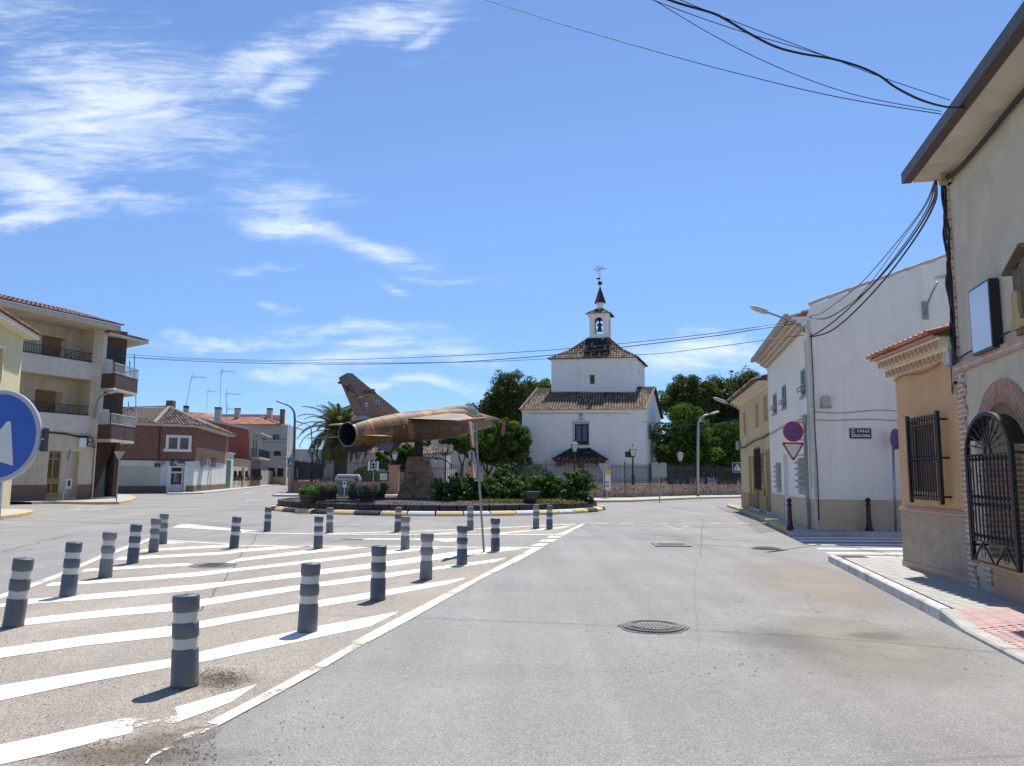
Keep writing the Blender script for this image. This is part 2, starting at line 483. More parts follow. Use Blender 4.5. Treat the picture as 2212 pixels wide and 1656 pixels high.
def worn_paint(name,col,under,wear=.5,scale=22):
 m,nt,N,L,b=_mat(name)
 v=obj_vec(N)
 n1=noise(N,L,v,70,5,.8);n2=noise(N,L,v,2.6,6,.7,.3)
 s_=mth(N,L,'ADD',mth(N,L,'MULTIPLY',n1,.6),mth(N,L,'MULTIPLY',n2,.6))
 f=mrange(N,L,s_,wear,wear+.06,0,1)
 c=mixc(N,L,1.0,col,grey(N,L,mrange(N,L,noise(N,L,v,14,5),.3,.7,.9,1.05)),'MULTIPLY')
 L.new(c,b.inputs['Base Color']);b.inputs['Roughness'].default_value=.7
 bump(N,L,b,noise(N,L,v,75,3),.35,.003)
 if under is None:L.new(mth(N,L,'SUBTRACT',1.0,f,True),b.inputs['Alpha'])
 else:L.new(mixc(N,L,f,c,under),b.inputs['Base Color'])
 return m
def text_mesh(body,size,mat,name,parent,origin,xdir,ydir,bold=0.0,align='CENTER',spacing=1.0,extr=.002,shear=0.0,xs=1.0):
 cu=bpy.data.curves.new('t','FONT');cu.body=body;cu.size=size;cu.align_x=align;cu.align_y='CENTER'
 cu.extrude=extr;cu.offset=bold;cu.space_character=spacing;cu.shear=shear;cu.resolution_u=3
 ob=bpy.data.objects.new('t',cu);COL.objects.link(ob)
 bpy.context.view_layer.update()
 me=bpy.data.meshes.new_from_object(ob.evaluated_get(bpy.context.evaluated_depsgraph_get()))
 COL.objects.unlink(ob);bpy.data.objects.remove(ob)
 X=Vector(xdir).normalized();Y=Vector(ydir).normalized();Z=X.cross(Y)
 Mx=Matrix((X*xs,Y,Z)).transposed().to_4x4();Mx.translation=Vector(origin)-(org(parent)if parent is not None else Vector())
 me.transform(Mx);me.materials.clear();me.materials.append(mat);me.name=name
 o=bpy.data.objects.new(name,me);COL.objects.link(o)
 if parent is not None:o.parent=parent
 return o
def wire(name,pts,r,mat,parent=None,n=5,label=None,cat='cable',group=None,smooth_pts=True):
 pts=[Vector(p)for p in pts]
 if smooth_pts and len(pts)>2:
  q=[]
  for i in range(len(pts)-1):
   p0=pts[max(i-1,0)];p1=pts[i];p2=pts[i+1];p3=pts[min(i+2,len(pts)-1)]
   for k in range(6):
    t=k/6
    q.append(.5*((2*p1)+(p2-p0)*t+(2*p0-5*p1+4*p2-p3)*t*t+(3*p1-p0-3*p2+p3)*t**3))
  q.append(pts[-1]);pts=q
 mb=MB().tube(pts,r,n)
 o=mb.build(name,mat,parent,smooth=True,uv=False)
 if label:tag(o,label,cat,group)
 return o
def tile_roof(mb,poly,along,up,w=.25,row=.36,tint=None,r=None,lift=.03,base=True,ms=0,mbase=1,n=4):
 """barrel tiles laid up a convex plane polygon"""
 poly=[Vector(p)for p in poly];al=Vector(along).normalized();upv=Vector(up).normalized();nn=al.cross(upv)
 if nn.z<0:nn=-nn
 o=poly[0];q=[((p-o).dot(al),(p-o).dot(upv))for p in poly]
 if base:mb.add(poly,[range(len(poly))],mbase)
 a0=min(p[0]for p in q);a1=max(p[0]for p in q)
 cnt=max(1,round((a1-a0)/w));w=(a1-a0)/cnt
 r=r or w*.37
 for i in range(cnt):
  a=a0+(i+.5)*w;ys=[]
  for k in range(len(q)):
   (x1,y1),(x2,y2)=q[k],q[(k+1)%len(q)]
   if(x1-a)*(x2-a)<0:ys.append(y1+(y2-y1)*(a-x1)/(x2-x1))
  if len(ys)<2:continue
  u0,u1=min(ys),max(ys)
  u=u0-.04;jit=random.uniform(-.008,.008)
  while u<u1-.05:
   v=min(u+row,u1)
   tn=random.random()if tint is None else tint((u-u0)/max(u1-u0,.01),u1-u,a)
   vs=[]
   for uu,rr,hh in((u,r*1.06,lift),(v,r*.92,.004)):
    for j in range(n+1):
     t=PI*j/n
     vs.append(o+al*(a+jit+rr*math.cos(t))+upv*uu+nn*(hh+rr*.8*math.sin(t)))
   fs=[(j,j+1,n+2+j,n+1+j)for j in range(n)]+[tuple(range(n+1))]
   mb.add(vs,fs,ms,tn)
   u+=row
 return mb
def ridge_tiles(mb,a,b,r=.12,row=.38,ms=0,tint=None):
 a=Vector(a);b=Vector(b);d=b-a;L_=d.length;k=max(1,int(L_/row));d=d/k
 side=d.cross(Vector((0,0,1))).normalized();up=side.cross(d).normalized()
 for i in range(k):
  p=a+d*i;vs=[]
  for pp,rr in((p,r*1.1),(p+d*1.05,r)):
   for j in range(5):
    t=PI*j/4;vs.append(pp+side*rr*math.cos(t)+up*(rr*.8*math.sin(t)-.02))
  mb.add(vs,[(j,j+1,6+j,5+j)for j in range(4)]+[(0,1,2,3,4)],ms,random.random()if tint is None else tint)
def leaves(name,blobs,n,size,mat,parent=None,aspect=.55,shell=.6,droop=0.0,spread=1.0,loc=None,kindstuff=False,up=.3):
 """n leaf-sized quads spread through ellipsoid blobs [(centre, (rx,ry,rz), weight)]"""
 o0=np.array(org(parent))if parent is not None else(np.array(loc)if loc is not None else np.zeros(3))
 C=np.array([tuple(b[0])for b in blobs]);Rr=np.array([b[1]if hasattr(b[1],'__len__')else(b[1],)*3 for b in blobs],dtype=float)
 wt=np.array([b[2]if len(b)>2 else 1.0 for b in blobs])*Rr.prod(axis=1)**(2/3);wt=wt/wt.sum()
 bi=rng.choice(len(blobs),n,p=wt)
 d=rng.normal(size=(n,3));d/=np.linalg.norm(d,axis=1)[:,None]
 rr=shell+(1-shell)*rng.random(n)**.7
 rr*=(1+rng.normal(0,.09,n))
 p=C[bi]+d*Rr[bi]*rr[:,None]
 nrm=d+rng.normal(0,.7,(n,3));nrm[:,2]+=up;nrm/=np.linalg.norm(nrm,axis=1)[:,None]
 t=np.cross(nrm,rng.normal(size=(n,3)));t[:,2]-=droop;t-=nrm*(t*nrm).sum(1)[:,None];t/=np.linalg.norm(t,axis=1)[:,None]
 bt=np.cross(nrm,t)
 s=size*rng.uniform(.6,1.35,n)[:,None]
 fold=nrm*s*.22
 a=p-t*s*.5;b=p+bt*s*aspect*.5+fold*.5;c=p+t*s*.5;e=p-bt*s*aspect*.5+fold*.5
 V=np.stack([a,b,c,e],axis=1).reshape(-1,3)-o0
 me=bpy.data.meshes.new(name)
 me.vertices.add(4*n);me.vertices.foreach_set('co',V.ravel().astype(np.float32))
 me.loops.add(4*n);me.loops.foreach_set('vertex_index',np.arange(4*n,dtype=np.int32))
 me.polygons.add(n);me.polygons.foreach_set('loop_start',np.arange(0,4*n,4,dtype=np.int32))
 me.update(calc_edges=True)
 at=me.attributes.new('tint','FLOAT','FACE')
 bt_=rng.random(len(blobs))[bi]
 at.data.foreach_set('value',np.clip(.55*rng.random(n)+.45*bt_,0,1).astype(np.float32))
 me.materials.append(mat)
 o=bpy.data.objects.new(name,me);COL.objects.link(o)
 if parent is not None:o.parent=parent
 elif loc is not None:o.location=loc
 return o
 #  materials
ASP=(.275,.266,.252)
m_asphalt=asphalt('asphalt',ASP,warm=(.30,.27,.23),warm_amt=.3,cracks=False)
m_island=asphalt('island_asphalt',(.325,.285,.24),.42,1.75,warm=(.24,.225,.21),warm_amt=.5)
m_white=worn_paint('road_paint',(.84,.825,.775),None,.70)
m_white_old=worn_paint('road_paint_worn',(.68,.645,.54),None,.635)
m_white_faint=worn_paint('road_paint_faint',(.46,.455,.44),None,.60)
m_white_gone=worn_paint('road_paint_scraped',(.78,.74,.66),None,.585)
m_dirt=flat_two('road_dirt',(.15,.11,.08),(.22,.18,.14),3.0,.35,.65,.9,.3)
_nt=m_dirt.node_tree;_b=_nt.nodes['Principled BSDF']
_nt.links.new(mrange(_nt.nodes,_nt.links,noise(_nt.nodes,_nt.links,obj_vec(_nt.nodes),2.6,9,.75,.5),.46,.66,0,.55),_b.inputs['Alpha'])
m_conc=plain('kerb_concrete',(.46,.44,.40),.85,.16,5,.4,45,stain=(.25,.23,.2),stain_amt=.6)
m_kerbwhite=worn_paint('kerb_whitewash',(.64,.63,.60),(.36,.34,.31),.60)
m_kerbyellow=worn_paint('kerb_yellow_paint',(.72,.47,.13),(.42,.37,.29),.585)
m_paving=brick('pavement_tile',(.45,.435,.39),(.41,.40,.365),(.25,.24,.22),.2,.2,.012,0.0,.85,.35,.14)
m_paving_far=plain('pavement_concrete',(.44,.42,.375),.85,.14,2,.2,40,stain=(.28,.26,.23),stain_amt=.5)
m_iron=plain('cast_iron',(.12,.118,.115),.6,.3,18,.5,60,.6)
m_black=plain('black_iron_paint',(.015,.015,.016),.45,.2,20,.15,60,0,.5)
m_darkmetal=plain('dark_metal',(.05,.052,.056),.5,.2,10,.1)
m_galv=plain('galvanised_steel',(.36,.37,.38),.45,.18,14,.15,60,.7)
m_rust=flat_two('rusted_steel',(.16,.10,.07),(.28,.27,.26),8,.4,.6,.7,.2,.3)
#  ground
g=MB()
g.poly([(-700,-60,0),(700,-60,0),(700,1500,0),(-700,1500,0)])
setting(g.build('road',m_asphalt))
def sheet(name,pts,z,mat,kind='structure',mi=0):
 mb=MB()
 for q in(pts if isinstance(pts[0][0],(tuple,list,Vector))else[pts]):
  P3=[Vector((p[0],p[1],z))for p in q]
  tri=tessellate_polygon([P3])
  mb.add(P3,[up_tri(P3,t,1)for t in tri])
 o=mb.build(name,mat);o['kind']=kind
 return o
I=lambda x,y:GC('I',x,y)
J=lambda x,y:GC('J',x,y)
K=lambda x,y:GC('K',x,y)
i_left_near=I(0,690);i_left_far=I(905,347);i_apex=J(1842,419)
i_rb=J(340,1229)
d_r=(i_rb-i_apex).normalized()
near_r=i_rb+d_r*6
d_l=(i_left_near-i_left_far).normalized()
near_l=i_left_near+d_l*9
island=[i_left_far,i_apex,i_rb,near_r,Vector((near_r.x-.6,near_r.y-2,0)),Vector((near_l.x,near_l.y-2,0)),near_l,i_left_near]
sheet('hatched_island',[island],.004,m_island)
wedge=[J(0,326),J(530,336),J(1930,341),J(2110,273),J(1430,304),J(520,331)]
sheet('hatched_island_tip',[wedge],.004,m_island)
def q_(fn,*pts):return[fn(*p)for p in pts]
stripes=[]
S=lambda left,right:stripes.append([I(*p)for p in left]+[J(*p)for p in right])
def stripe(upI,upJ,loJ,loI):stripes.append([I(*p)for p in upI]+[J(*p)for p in upJ]+[J(*p)for p in loJ]+[I(*p)for p in loI])
stripe([(-160,1232),(0,1195),(520,1110),(990,1040)],[(0,1005),(480,905),(972,814)],[(960,826),(800,905),(475,975),(0,1075)],[(1155,1062),(990,1090),(500,1178),(0,1283),(-160,1322)])
stripe([(-160,1005),(0,979),(520,905),(995,850)],[(0,830),(365,765),(480,745),(900,680),(1388,604)],[(1378,613),(1280,645),(900,715),(490,785),(365,810),(0,870)],[(1155,865),(990,910),(500,962),(0,1035),(-160,1064)])
stripe([(15,822),(150,806),(600,757),(1000,720)],[(0,703),(365,650),(800,590),(1250,532),(1642,481)],[(1560,510),(1200,555),(800,622),(490,660),(0,740)],[(1000,763),(600,797),(145,845),(20,856)])
stripe([(0,722),(160,695),(700,650),(1155,607)],[(0,620),(370,570),(900,505),(1320,445),(1560,421)],[(1740,426),(1320,480),(900,535),(800,547),(370,600),(0,642)],[(1155,640),(700,682),(160,722),(0,740)])
stripe([(300,598),(460,590),(820,565),(1155,535)],[(0,545),(400,500),(800,450),(1000,425)],[(1250,420),(800,470),(380,520),(0,562)],[(1155,560),(820,585),(460,607),(258,618)])
stripe([(490,519),(760,503),(1070,486),(1200,496),(1300,482)],[(0,485),(250,455),(460,428),(700,409)],[(850,411),(460,450),(0,502)],[(1300,500),(1180,507),(1060,500),(760,517),(470,535)])
stripe([(690,450),(1000,435),(1320,418)],[(0,431),(200,415),(300,408)],[(440,410),(200,432),(0,446)],[(1320,432),(1000,450),(660,468)])
stripe([(830,405),(1100,389),(1320,378)],[],[],[(1352,389),(1100,402),(800,418)])
stripe([(872,362),(960,360),(1010,360)],[],[],[(1080,366),(960,372),(858,373)])
sheet('hatching_stripes',stripes,.008,m_white)
sheet('last_stripe',[[I(*p)for p in[(-160,1570),(0,1540),(400,1455),(620,1408),(590,1450),(612,1478),(540,1526),(300,1588),(0,1655),(-160,1690)]],[I(*p)for p in[(1010,1323),(1250,1255),(1488,1189),(1340,1290),(1200,1345),(1020,1410),(1030,1370)]]],.008,m_white)
worn=[[I(*p)for p in[(620,1408),(720,1385),(790,1383),(765,1430),(770,1470),(600,1510),(540,1526),(612,1478),(590,1450)]],[I(*p)for p in[(955,1360),(1010,1323),(1030,1370),(1020,1410),(990,1422),(950,1405)]]]
sheet('scraped_stripe',worn,.008,m_white_gone)
wisp=[[I(*p)for p in[(780,1425),(860,1400),(950,1390),(930,1405),(860,1420),(780,1440)]],[I(*p)for p in[(740,1400),(850,1382),(850,1390),(760,1412)]],[I(*p)for p in[(1200,1420),(1180,1430),(1050,1490),(960,1535),(985,1535),(1150,1480),(1260,1432)]],[I(*p)for p in[(870,1600),(980,1545),(1010,1548),(880,1612),(850,1650),(838,1650)]]]
sheet('scraped_paint_marks',wisp,.009,m_white_gone)
sheet('dirt_patch',[[I(*p)for p in[(700,1500),(900,1425),(1150,1430),(1260,1440),(1330,1400),(1200,1530),(1000,1600),(800,1680),(480,1700),(300,1690),(520,1560)]]],.0065,m_dirt)
edge=[[I(1195,1412),I(1640,1178),I(2082,930),J(660,1018),J(950,862),J(1200,733),J(1480,590),J(1650,500),J(1808,415),J(1868,416),J(1700,508),J(1500,605),J(1000,890),J(700,1050),J(400,1229),I(2082,972),I(1660,1215),I(1265,1430)]]
sheet('island_edge_line',edge,.0085,m_white_old)
sheet('island_left_line',[[I(-120,718),I(0,667),I(340,545),I(600,430),I(858,340),I(905,340),I(880,351),I(610,448),I(345,566),I(0,692),I(-120,744)]],.0085,m_white_old)
sheet('give_way_lines',[[I(958,348),I(1320,371),J(0,404),J(800,409),J(1842,416),J(1842,422),J(800,415),J(0,410),I(1320,377),I(968,355)],[I(1045,258),I(1085,256),I(1390,289),I(1500,296),J(0,325),J(530,333),J(530,338),J(0,331),I(1400,300),I(1150,286),I(990,278)],[J(530,333),J(1225,336),J(1930,338),J(1930,343),J(1225,341),J(530,339)],[J(520,330),J(1000,318),J(1430,302),J(1800,283),J(2060,272),J(2060,276),J(1800,288),J(1430,307),J(1000,323),J(520,335)],[J(1600,326),J(1700,318),J(2042,283),J(1990,300),J(1800,316),J(1600,337)],[J(1180,333),J(1300,322),J(1445,313),J(1445,318),J(1300,332),J(1200,337)],[J(590,368),J(700,362),J(1230,362),J(1300,361),J(1345,362),J(1345,384),J(1240,383),J(1215,376),J(700,370)]],.008,m_white_old)
sheet('island_tip_dashes',[[J(1775,409),J(1832,392),J(1907,392),J(1862,411)],[J(1830,383),J(1862,367),J(1950,367),J(1926,384)],[J(1880,359),J(1905,346),J(1985,346),J(1966,359)],[J(1925,342),J(1990,320),J(2100,272),J(2125,272),J(2080,296),J(1990,345)]],.008,m_white_old)
sheet('zebra_left_blocks',[[I(1925,343),I(2100,343),I(2100,350),I(1925,349)]],.008,m_white_faint)
dashes=[[K(x0,266),K(x0+wd,266),K(x0+wd-4,271),K(x0-6,271)]for x0,wd in((180,118),(370,85),(580,80),(745,75),(915,80),(1078,88))]
dashes+=[[K(385,213),K(470,214),K(470,217),K(385,216)],[K(1000,229),K(1080,230),K(1080,232),K(1000,231)]]
sheet('give_way_dashes',dashes,.005,m_white_faint)
sheet('give_way_triangle',[[K(640,279),K(656,279),K(722,306),K(788,280),K(805,280),K(722,314)]],.005,m_white_faint)
O_=lambda x,y:GC('O',x,y)
sheet('splitter_marking',[[O_(470,1440),O_(500,1440),O_(420,1525),O_(380,1525)],[O_(510,1475),O_(1180,1475),O_(1140,1482),O_(500,1482)],[O_(500,1495),O_(1000,1495),O_(990,1502),O_(495,1502)],[O_(1080,1440),O_(1180,1465),O_(1190,1500),O_(1080,1500)],[O_(10,1522),O_(330,1520),O_(330,1526),O_(10,1528)]],.005,m_white_faint)
sheet('zebra_far_left',[[O_(x,y),O_(x+130,y-22),O_(x+230,y-20),O_(x+95,y+4)]for x,y in((330,1355),(710,1365),(930,1370))]+[[GC('W',x,y),GC('W',x+330,y),GC('W',x+330,y+9),GC('W',x-20,y+9)]for x,y in((630,1450),(690,1467),(660,1482))],.005,m_white_faint)
X=lambda x,y:GC('X',x,y)
zb=[]
for(xl,y0,y1)in((455,352,376),(545,390,416),(640,441,464),(800,505,526),(925,563,592),(1010,618,634)):
 dy=(y1-y0)
 zb.append([X(xl-22,y0),X(2500,y0+12),X(2500,y1+14),X(xl+dy*.5,y1)])
sheet('zebra_crossing',zb,.008,worn_paint('zebra_paint',(.72,.70,.64),None,.66))
m_patch=asphalt('asphalt_patch',(.205,.203,.20),.6,1.4,cracks=False)
sheet('asphalt_patch',[[K(945,160),K(1035,176),K(1210,255),K(1330,318),K(1225,330),K(1180,300),K(1080,225)]],.004,m_patch)
def joint(pts,wd=.02):
 mb=MB()
 for a,b in zip(pts,pts[1:]):
  d=(b-a).normalized();n=Vector((-d.y,d.x,0))*wd
  mb.poly([a+n+Vector((0,0,.0035)),a-n+Vector((0,0,.0035)),b-n+Vector((0,0,.0035)),b+n+Vector((0,0,.0035))])
 return mb
mj=MB()
def wob(a,b,n=14,amp=.05):
 a=Vector(a);b=Vector(b);d=(b-a);nn=Vector((-d.y,d.x,0)).normalized()
 return[a+d*(i/n)+nn*random.uniform(-amp,amp)for i in range(n+1)]
m_tar=plain('tar_seam',(.10,.098,.095),.7,.3,10,.2)
for a,b,wd,amp in((K(100,280),K(1200,298),.035,.05),(K(60,352),K(1380,380),.012,.04),(K(790,395),K(1110,412),.02,.03),(I(0,232),I(1000,262),.035,.05),(I(1000,262),I(2080,272),.03,.05),(I(0,420),I(520,290),.012,.08),(K(878,240),K(865,480),.012,.02)):
 pts=wob(a,b,16,amp)
 m2=joint(pts,wd);mj.add(m2.v,m2.f)
m2=joint(wob(I(1155,765),I(1240,650),8,.02)+wob(I(1255,630),I(1400,440),10,.03)+wob(I(1410,425),I(1500,308),8,.05),.012)
for v in m2.v:pass
mj2=MB();mj2.add([(v[0],v[1],.0062)for v in m2.v],m2.f)
setting(mj.build('tar_seams',m_tar));setting(mj2.build('island_crack',m_tar))
m3=MB()
for seg in(wob(K(840,480),K(825,640),8,.008),wob(K(825,640),K(850,980),12,.008),wob(K(1500,690),K(1580,820),8,.04)):
 m4=joint(seg,.0025);m3.add(m4.v,m4.f)
setting(m3.build('hairline_cracks',m_tar))
PATCH_Z=iter([.0042+.0003*i for i in range(12)])
def soft_patch(name,c,rx,ry,rot,c1,c2,amt,sc=1.0):
 m=flat_two(name,c1,c2,2.2,.35,.65,.9,.25);nt=m.node_tree;N,L=nt.nodes,nt.links;b=N['Principled BSDF']
 mp=N.new('ShaderNodeMapping');mp.vector_type='TEXTURE';mp.inputs['Location'].default_value=(c.x,c.y,0);mp.inputs['Rotation'].default_value=(0,0,rot);mp.inputs['Scale'].default_value=(rx,ry,1000)
 v=obj_vec(N);L.new(v,mp.inputs[0]);ln=N.new('ShaderNodeVectorMath');ln.operation='LENGTH';L.new(mp.outputs[0],ln.inputs[0])
 f=mrange(N,L,ln.outputs['Value'],.25,1.0,1,0)
 n_=mth(N,L,'ADD',noise(N,L,v,.9*sc,10,.72,.6),mth(N,L,'MULTIPLY',f,.42))
 a=mth(N,L,'MULTIPLY',mrange(N,L,n_,.60,.92,0,amt),f,True)
 L.new(mth(N,L,'MULTIPLY',a,mrange(N,L,noise(N,L,v,40,4,.8),.3,.65,.45,1)),b.inputs['Alpha'])
 sheet(name,[[c+Vector((math.cos(rot)*rx*x-math.sin(rot)*ry*y,math.sin(rot)*rx*x+math.cos(rot)*ry*y,0))for x,y in((-1,-1),(1,-1),(1,1),(-1,1))]],next(PATCH_Z),m)
soft_patch('kerbside_dust',K(1560,620),1.7,5.2,rad(-12),(.42,.355,.275),(.37,.33,.275),.85)
soft_patch('pale_dust',K(1850,1000),1.6,2.8,rad(-12),(.36,.34,.28),(.30,.285,.24),.9)
soft_patch('oil_stain',K(1960,965),.55,.5,0,(.12,.118,.105),(.18,.17,.15),.5,2)
soft_patch('dark_stain',K(1400,990),.8,1.2,.2,(.18,.178,.165),(.22,.215,.2),.35,2)
soft_patch('grit_dust',I(1250,1170),.55,.5,0,(.15,.11,.08),(.24,.19,.145),.55,3)
soft_patch('grit_dust_lower',I(760,1600),1.1,.35,0,(.15,.12,.09),(.24,.2,.15),.6,2)
gr=MB()
for k in range(2600):
 if k<1300:c=I(random.gauss(1260,80),random.gauss(1150,32))
 elif k<2100:c=I(random.uniform(300,1250),random.gauss(1570,45))
 else:c=I(random.uniform(0,2000),random.uniform(500,1650))
 s=random.choice((.0025,.003,.004,.006));a=random.random()*6
 gr.cbox((c.x,c.y,.004),s*random.uniform(1,2.6),s,s*.6,0,a)
setting(gr.build('grit',plain('grit',(.15,.115,.085),.9,.4,30,0),uv=False),'stuff','dark grit scattered on the hatched island')
gr=MB()
for k in range(420):
 c=GC('H',random.uniform(-900,1000),random.uniform(900,1650))
 if k%3==0:c=K(random.uniform(100,2200),random.uniform(500,1220))
 s=random.uniform(.004,.012);a=random.random()*6
 if c.x>6.0:continue
 gr.cbox((c.x,c.y,0),s*random.uniform(1,2.2),s,s*.5,0,a)
setting(gr.build('gravel_specks',plain('pale_gravel_specks',(.25,.23,.2),.9,.5,30,0),uv=False),'stuff','loose stone specks on the asphalt')
#  pavements
def kerb_strip(name,pts,z0s,wd,mats,inner_sign=1,joint_len=1.0):
 """kerb stones along a polyline of outer edge points (3D, z = top)"""
 mb=MB()
 for i in range(len(pts)-1):
  a,b=Vector(pts[i]),Vector(pts[i+1]);d=b-a;L_=d.length;n=max(1,round(L_/joint_len))
  nn=Vector((-d.y,d.x,0)).normalized()*wd*inner_sign
  for k in range(n):
   p=a+d*(k/n)+d.normalized()*.006;q=a+d*((k+1)/n)-d.normalized()*.006
   c=.02
   ni=nn.normalized()
   lo=lambda v:Vector((v.x,v.y,-.02))
   pr=[lo(p),Vector((p.x,p.y,p.z-c)),p+ni*c,p+nn,lo(p+nn)]
   qr=[lo(q),Vector((q.x,q.y,q.z-c)),q+ni*c,q+nn,lo(q+nn)]
   mb.add(pr+qr,[(0,1,6,5),(1,2,7,6),(2,3,8,7),(3,4,9,8),(0,1,2,3,4),(9,8,7,6,5)],random.choice(range(len(mats)))if False else 0)
 return setting(mb.build(name,mats))
KH=.14
p0=GC('X',945,690);p1=GC('H',290,1135);p2=GC('H',590,1305)
kd=(p2-p0).normalized()
p1=p0+kd*((p1-p0).length)
p3=p2+kd*.75
p4=p0+kd*30
z=lambda v,h:Vector((v.x,v.y,h))
kerb_strip('near_kerb',[z(p0,KH),z(p1,KH),z(p2,KH)],None,.13,[m_kerbwhite],1)
low=GC('H',1010,1590);kerb_strip('lowered_kerb',[z(p2+kd*.012,KH),z(p3,.05),z(p4,.03)],None,.16,[m_conc],1)
beige_c=G(2100,1264,KH)
VPD=Vector((math.tan(math.atan((1478-1106)/FPX)),1,0)).normalized()
WBEI=Wall(beige_c-VPD*14,beige_c)
or_l=G(1956,1223,KH)
WORA=Wall(or_l,Vector((beige_c.x+.02,beige_c.y,0)))
#  pavement in front of the beige house
def out_at(W,s,x,y):
 lo,hi=-1.0,3.0
 f=lambda o:W.px(x,y,o)[0]-s
 flo=f(lo)
 for _ in range(50):
  m=(lo+hi)/2
  if(f(m)>0)==(flo>0):lo=m
  else:hi=m
 return(lo+hi)/2
xs=GC('X',985,636,KH);xr=GC('X',2500,655,KH)
kin=Vector((-kd.y,kd.x,0))*.16
pk0,pk2=p0+kin,p2+kin
pv=MB()
wl=WORA.pt(0,KH);wc=beige_c;wn=WBEI.pt(2,KH)
inn0=z(pk0,KH);inn2=z(pk2,KH)
def polyz(mb,P3,mi=0):
 P3=[Vector(p)for p in P3];tri=tessellate_polygon([[Vector((p.x,p.y,0))for p in P3]])
 mb.add(P3,[up_tri(P3,t,1)for t in tri],mi)
farR=Vector((16,wl.y+.9,KH))
polyz(pv,[inn0,inn2,WBEI.pt(14-(wc.y-inn2.y),KH,.001),wc,wl,Vector((16,wl.y+.2,KH)),Vector((16,xs.y+.05,KH)),Vector((xs.x+.2,xs.y+.05,KH))])
setting(pv.build('pavement',m_paving))
mbk=MB();mbk.obox(Vector((p0.x+.02,xs.y+.05,-.02)),(11,0.02,0),(0,.14,0),(0,0,KH+.02));setting(mbk.build('corner_kerb',m_conc))
m_red=brick('red_tactile_tile',(.50,.335,.315),(.47,.305,.29),(.36,.24,.23),.2,.2,.01,0,.8,.3,.16)
pr=MB()
s2=14-(wc.y-inn2.y)
a0=inn2;b0=WBEI.pt(s2,KH,.001)
p3i=z(p3+kin,.05);p4i=z(p4+kin,.03)
polyz(pr,[a0,p3i,WBEI.pt(s2-.7,KH,.001),b0])
polyz(pr,[p3i,z(p2+kd*12+kin,.03),WBEI.pt(s2-12,KH-.02,.001),WBEI.pt(s2-.7,KH,.001)])
o=setting(pr.build('tactile_pavement',m_red))
st_=MB()
for i in range(46):
 for j in range(9):
  p=a0+kd*(.25+i*.1);f=(j+.5)/9
  q=WBEI.pt(s2-.25-i*.1,KH,.03)
  c=Vector((p.x,p.y,max(.05,KH-.12*(i*.1+.25)/.75)if i<6 else .045)).lerp(q,f)
  st_.cbox(c+Vector((0,0,-.004)),.085,.018,.010,0,-rad(2))
setting(st_.build('tactile_ribs',m_red),'stuff','raised ribs on the red tactile tiles')
#  materials of the right-hand houses
m_beige=plain('beige_render',(.56,.49,.36),.9,.10,2.2,.25,38,stain=(.40,.36,.28),stain_amt=.55,streaks=.9)
m_soffit=plain('soffit_render',(.58,.53,.42),.9,.12,2,.2,30,stain=(.35,.31,.25),stain_amt=.6)
m_gutter=plain('dark_gutter',(.075,.055,.045),.5,.2,6,.1)
m_brickr=brick('quoin_brick',(.42,.20,.14),(.50,.27,.19),(.60,.53,.44),.24,.075,.016,.5,.85,.7,.2)
m_orange=plain('orange_render',(.62,.37,.19),.9,.10,1.6,.3,30,stain=(.42,.25,.12),stain_amt=.5,streaks=.8)
m_greybrick=brick('grey_plinth_brick',(.42,.33,.235),(.36,.285,.205),(.34,.28,.21),.25,.035,.004,.5,.85,.4,.14)
m_redtile=tinted('red_roof_tile',[(0,(.34,.12,.075)),(.5,(.44,.19,.12)),(1,(.50,.27,.18))],.8,.2)
m_teeth=plain('pale_tile_teeth',(.52,.31,.21),.85,.2,8,.2)
m_creamtrim=plain('cream_trim',(.74,.66,.47),.85,.1,5,.15)
m_pinktrim=plain('pink_trim',(.52,.33,.24),.8,.12,5,.15)
m_wood=plain('weathered_wood',(.16,.115,.075),.85,.3,4,.5,25)
m_shutter=brick('brown_roller_shutter',(.20,.09,.05),(.17,.08,.045),(.06,.03,.02),3.0,.05,.006,.0,.6,.4,.1)
m_black_board=plain('black_lightbox',(.018,.018,.02),.35,.2,6,.05)
m_panel=plain('sky_reflection_panel',(.55,.62,.72),.12,.06,1.5,.03,6,0,.6,stain=(.40,.46,.55),stain_amt=.5)  # reflected sky is put into the panel's pale blue base colour
m_whitewall=plain('white_limewash',(.88,.82,.73),.9,.05,1.5,.2,30,stain=(.62,.60,.56),stain_amt=.45,streaks=.7)
m_dado=plain('cream_dado',(.56,.455,.31),.9,.08,3,.2,30,stain=(.34,.29,.21),stain_amt=.5)
m_yellow=plain('ochre_render',(.66,.50,.27),.9,.10,1.8,.25,30,stain=(.44,.33,.17),stain_amt=.6,streaks=.8)
m_yellow2=plain('ochre_dado',(.40,.27,.14),.9,.12,3,.25,30)
m_brownstone=plain('brown_stone_jamb',(.20,.11,.075),.7,.2,6,.3)
m_glass=glass_pane('window_glass')
m_alu=plain('aluminium_frame',(.45,.46,.47),.4,.06,8,.05,60,.5)
m_whitealu=plain('white_frame',(.75,.75,.74),.5,.05,8,.05)
m_greymetal=plain('grey_painted_metal',(.30,.31,.32),.5,.12,8,.1)
m_cable=plain('black_cable',(.012,.012,.014),.5,.2,20,0)
m_cablegrey=plain('grey_cable',(.30,.29,.28),.6,.2,20,0)
m_pipe=plain('painted_pipe',(.55,.52,.46),.7,.1,8,.1)
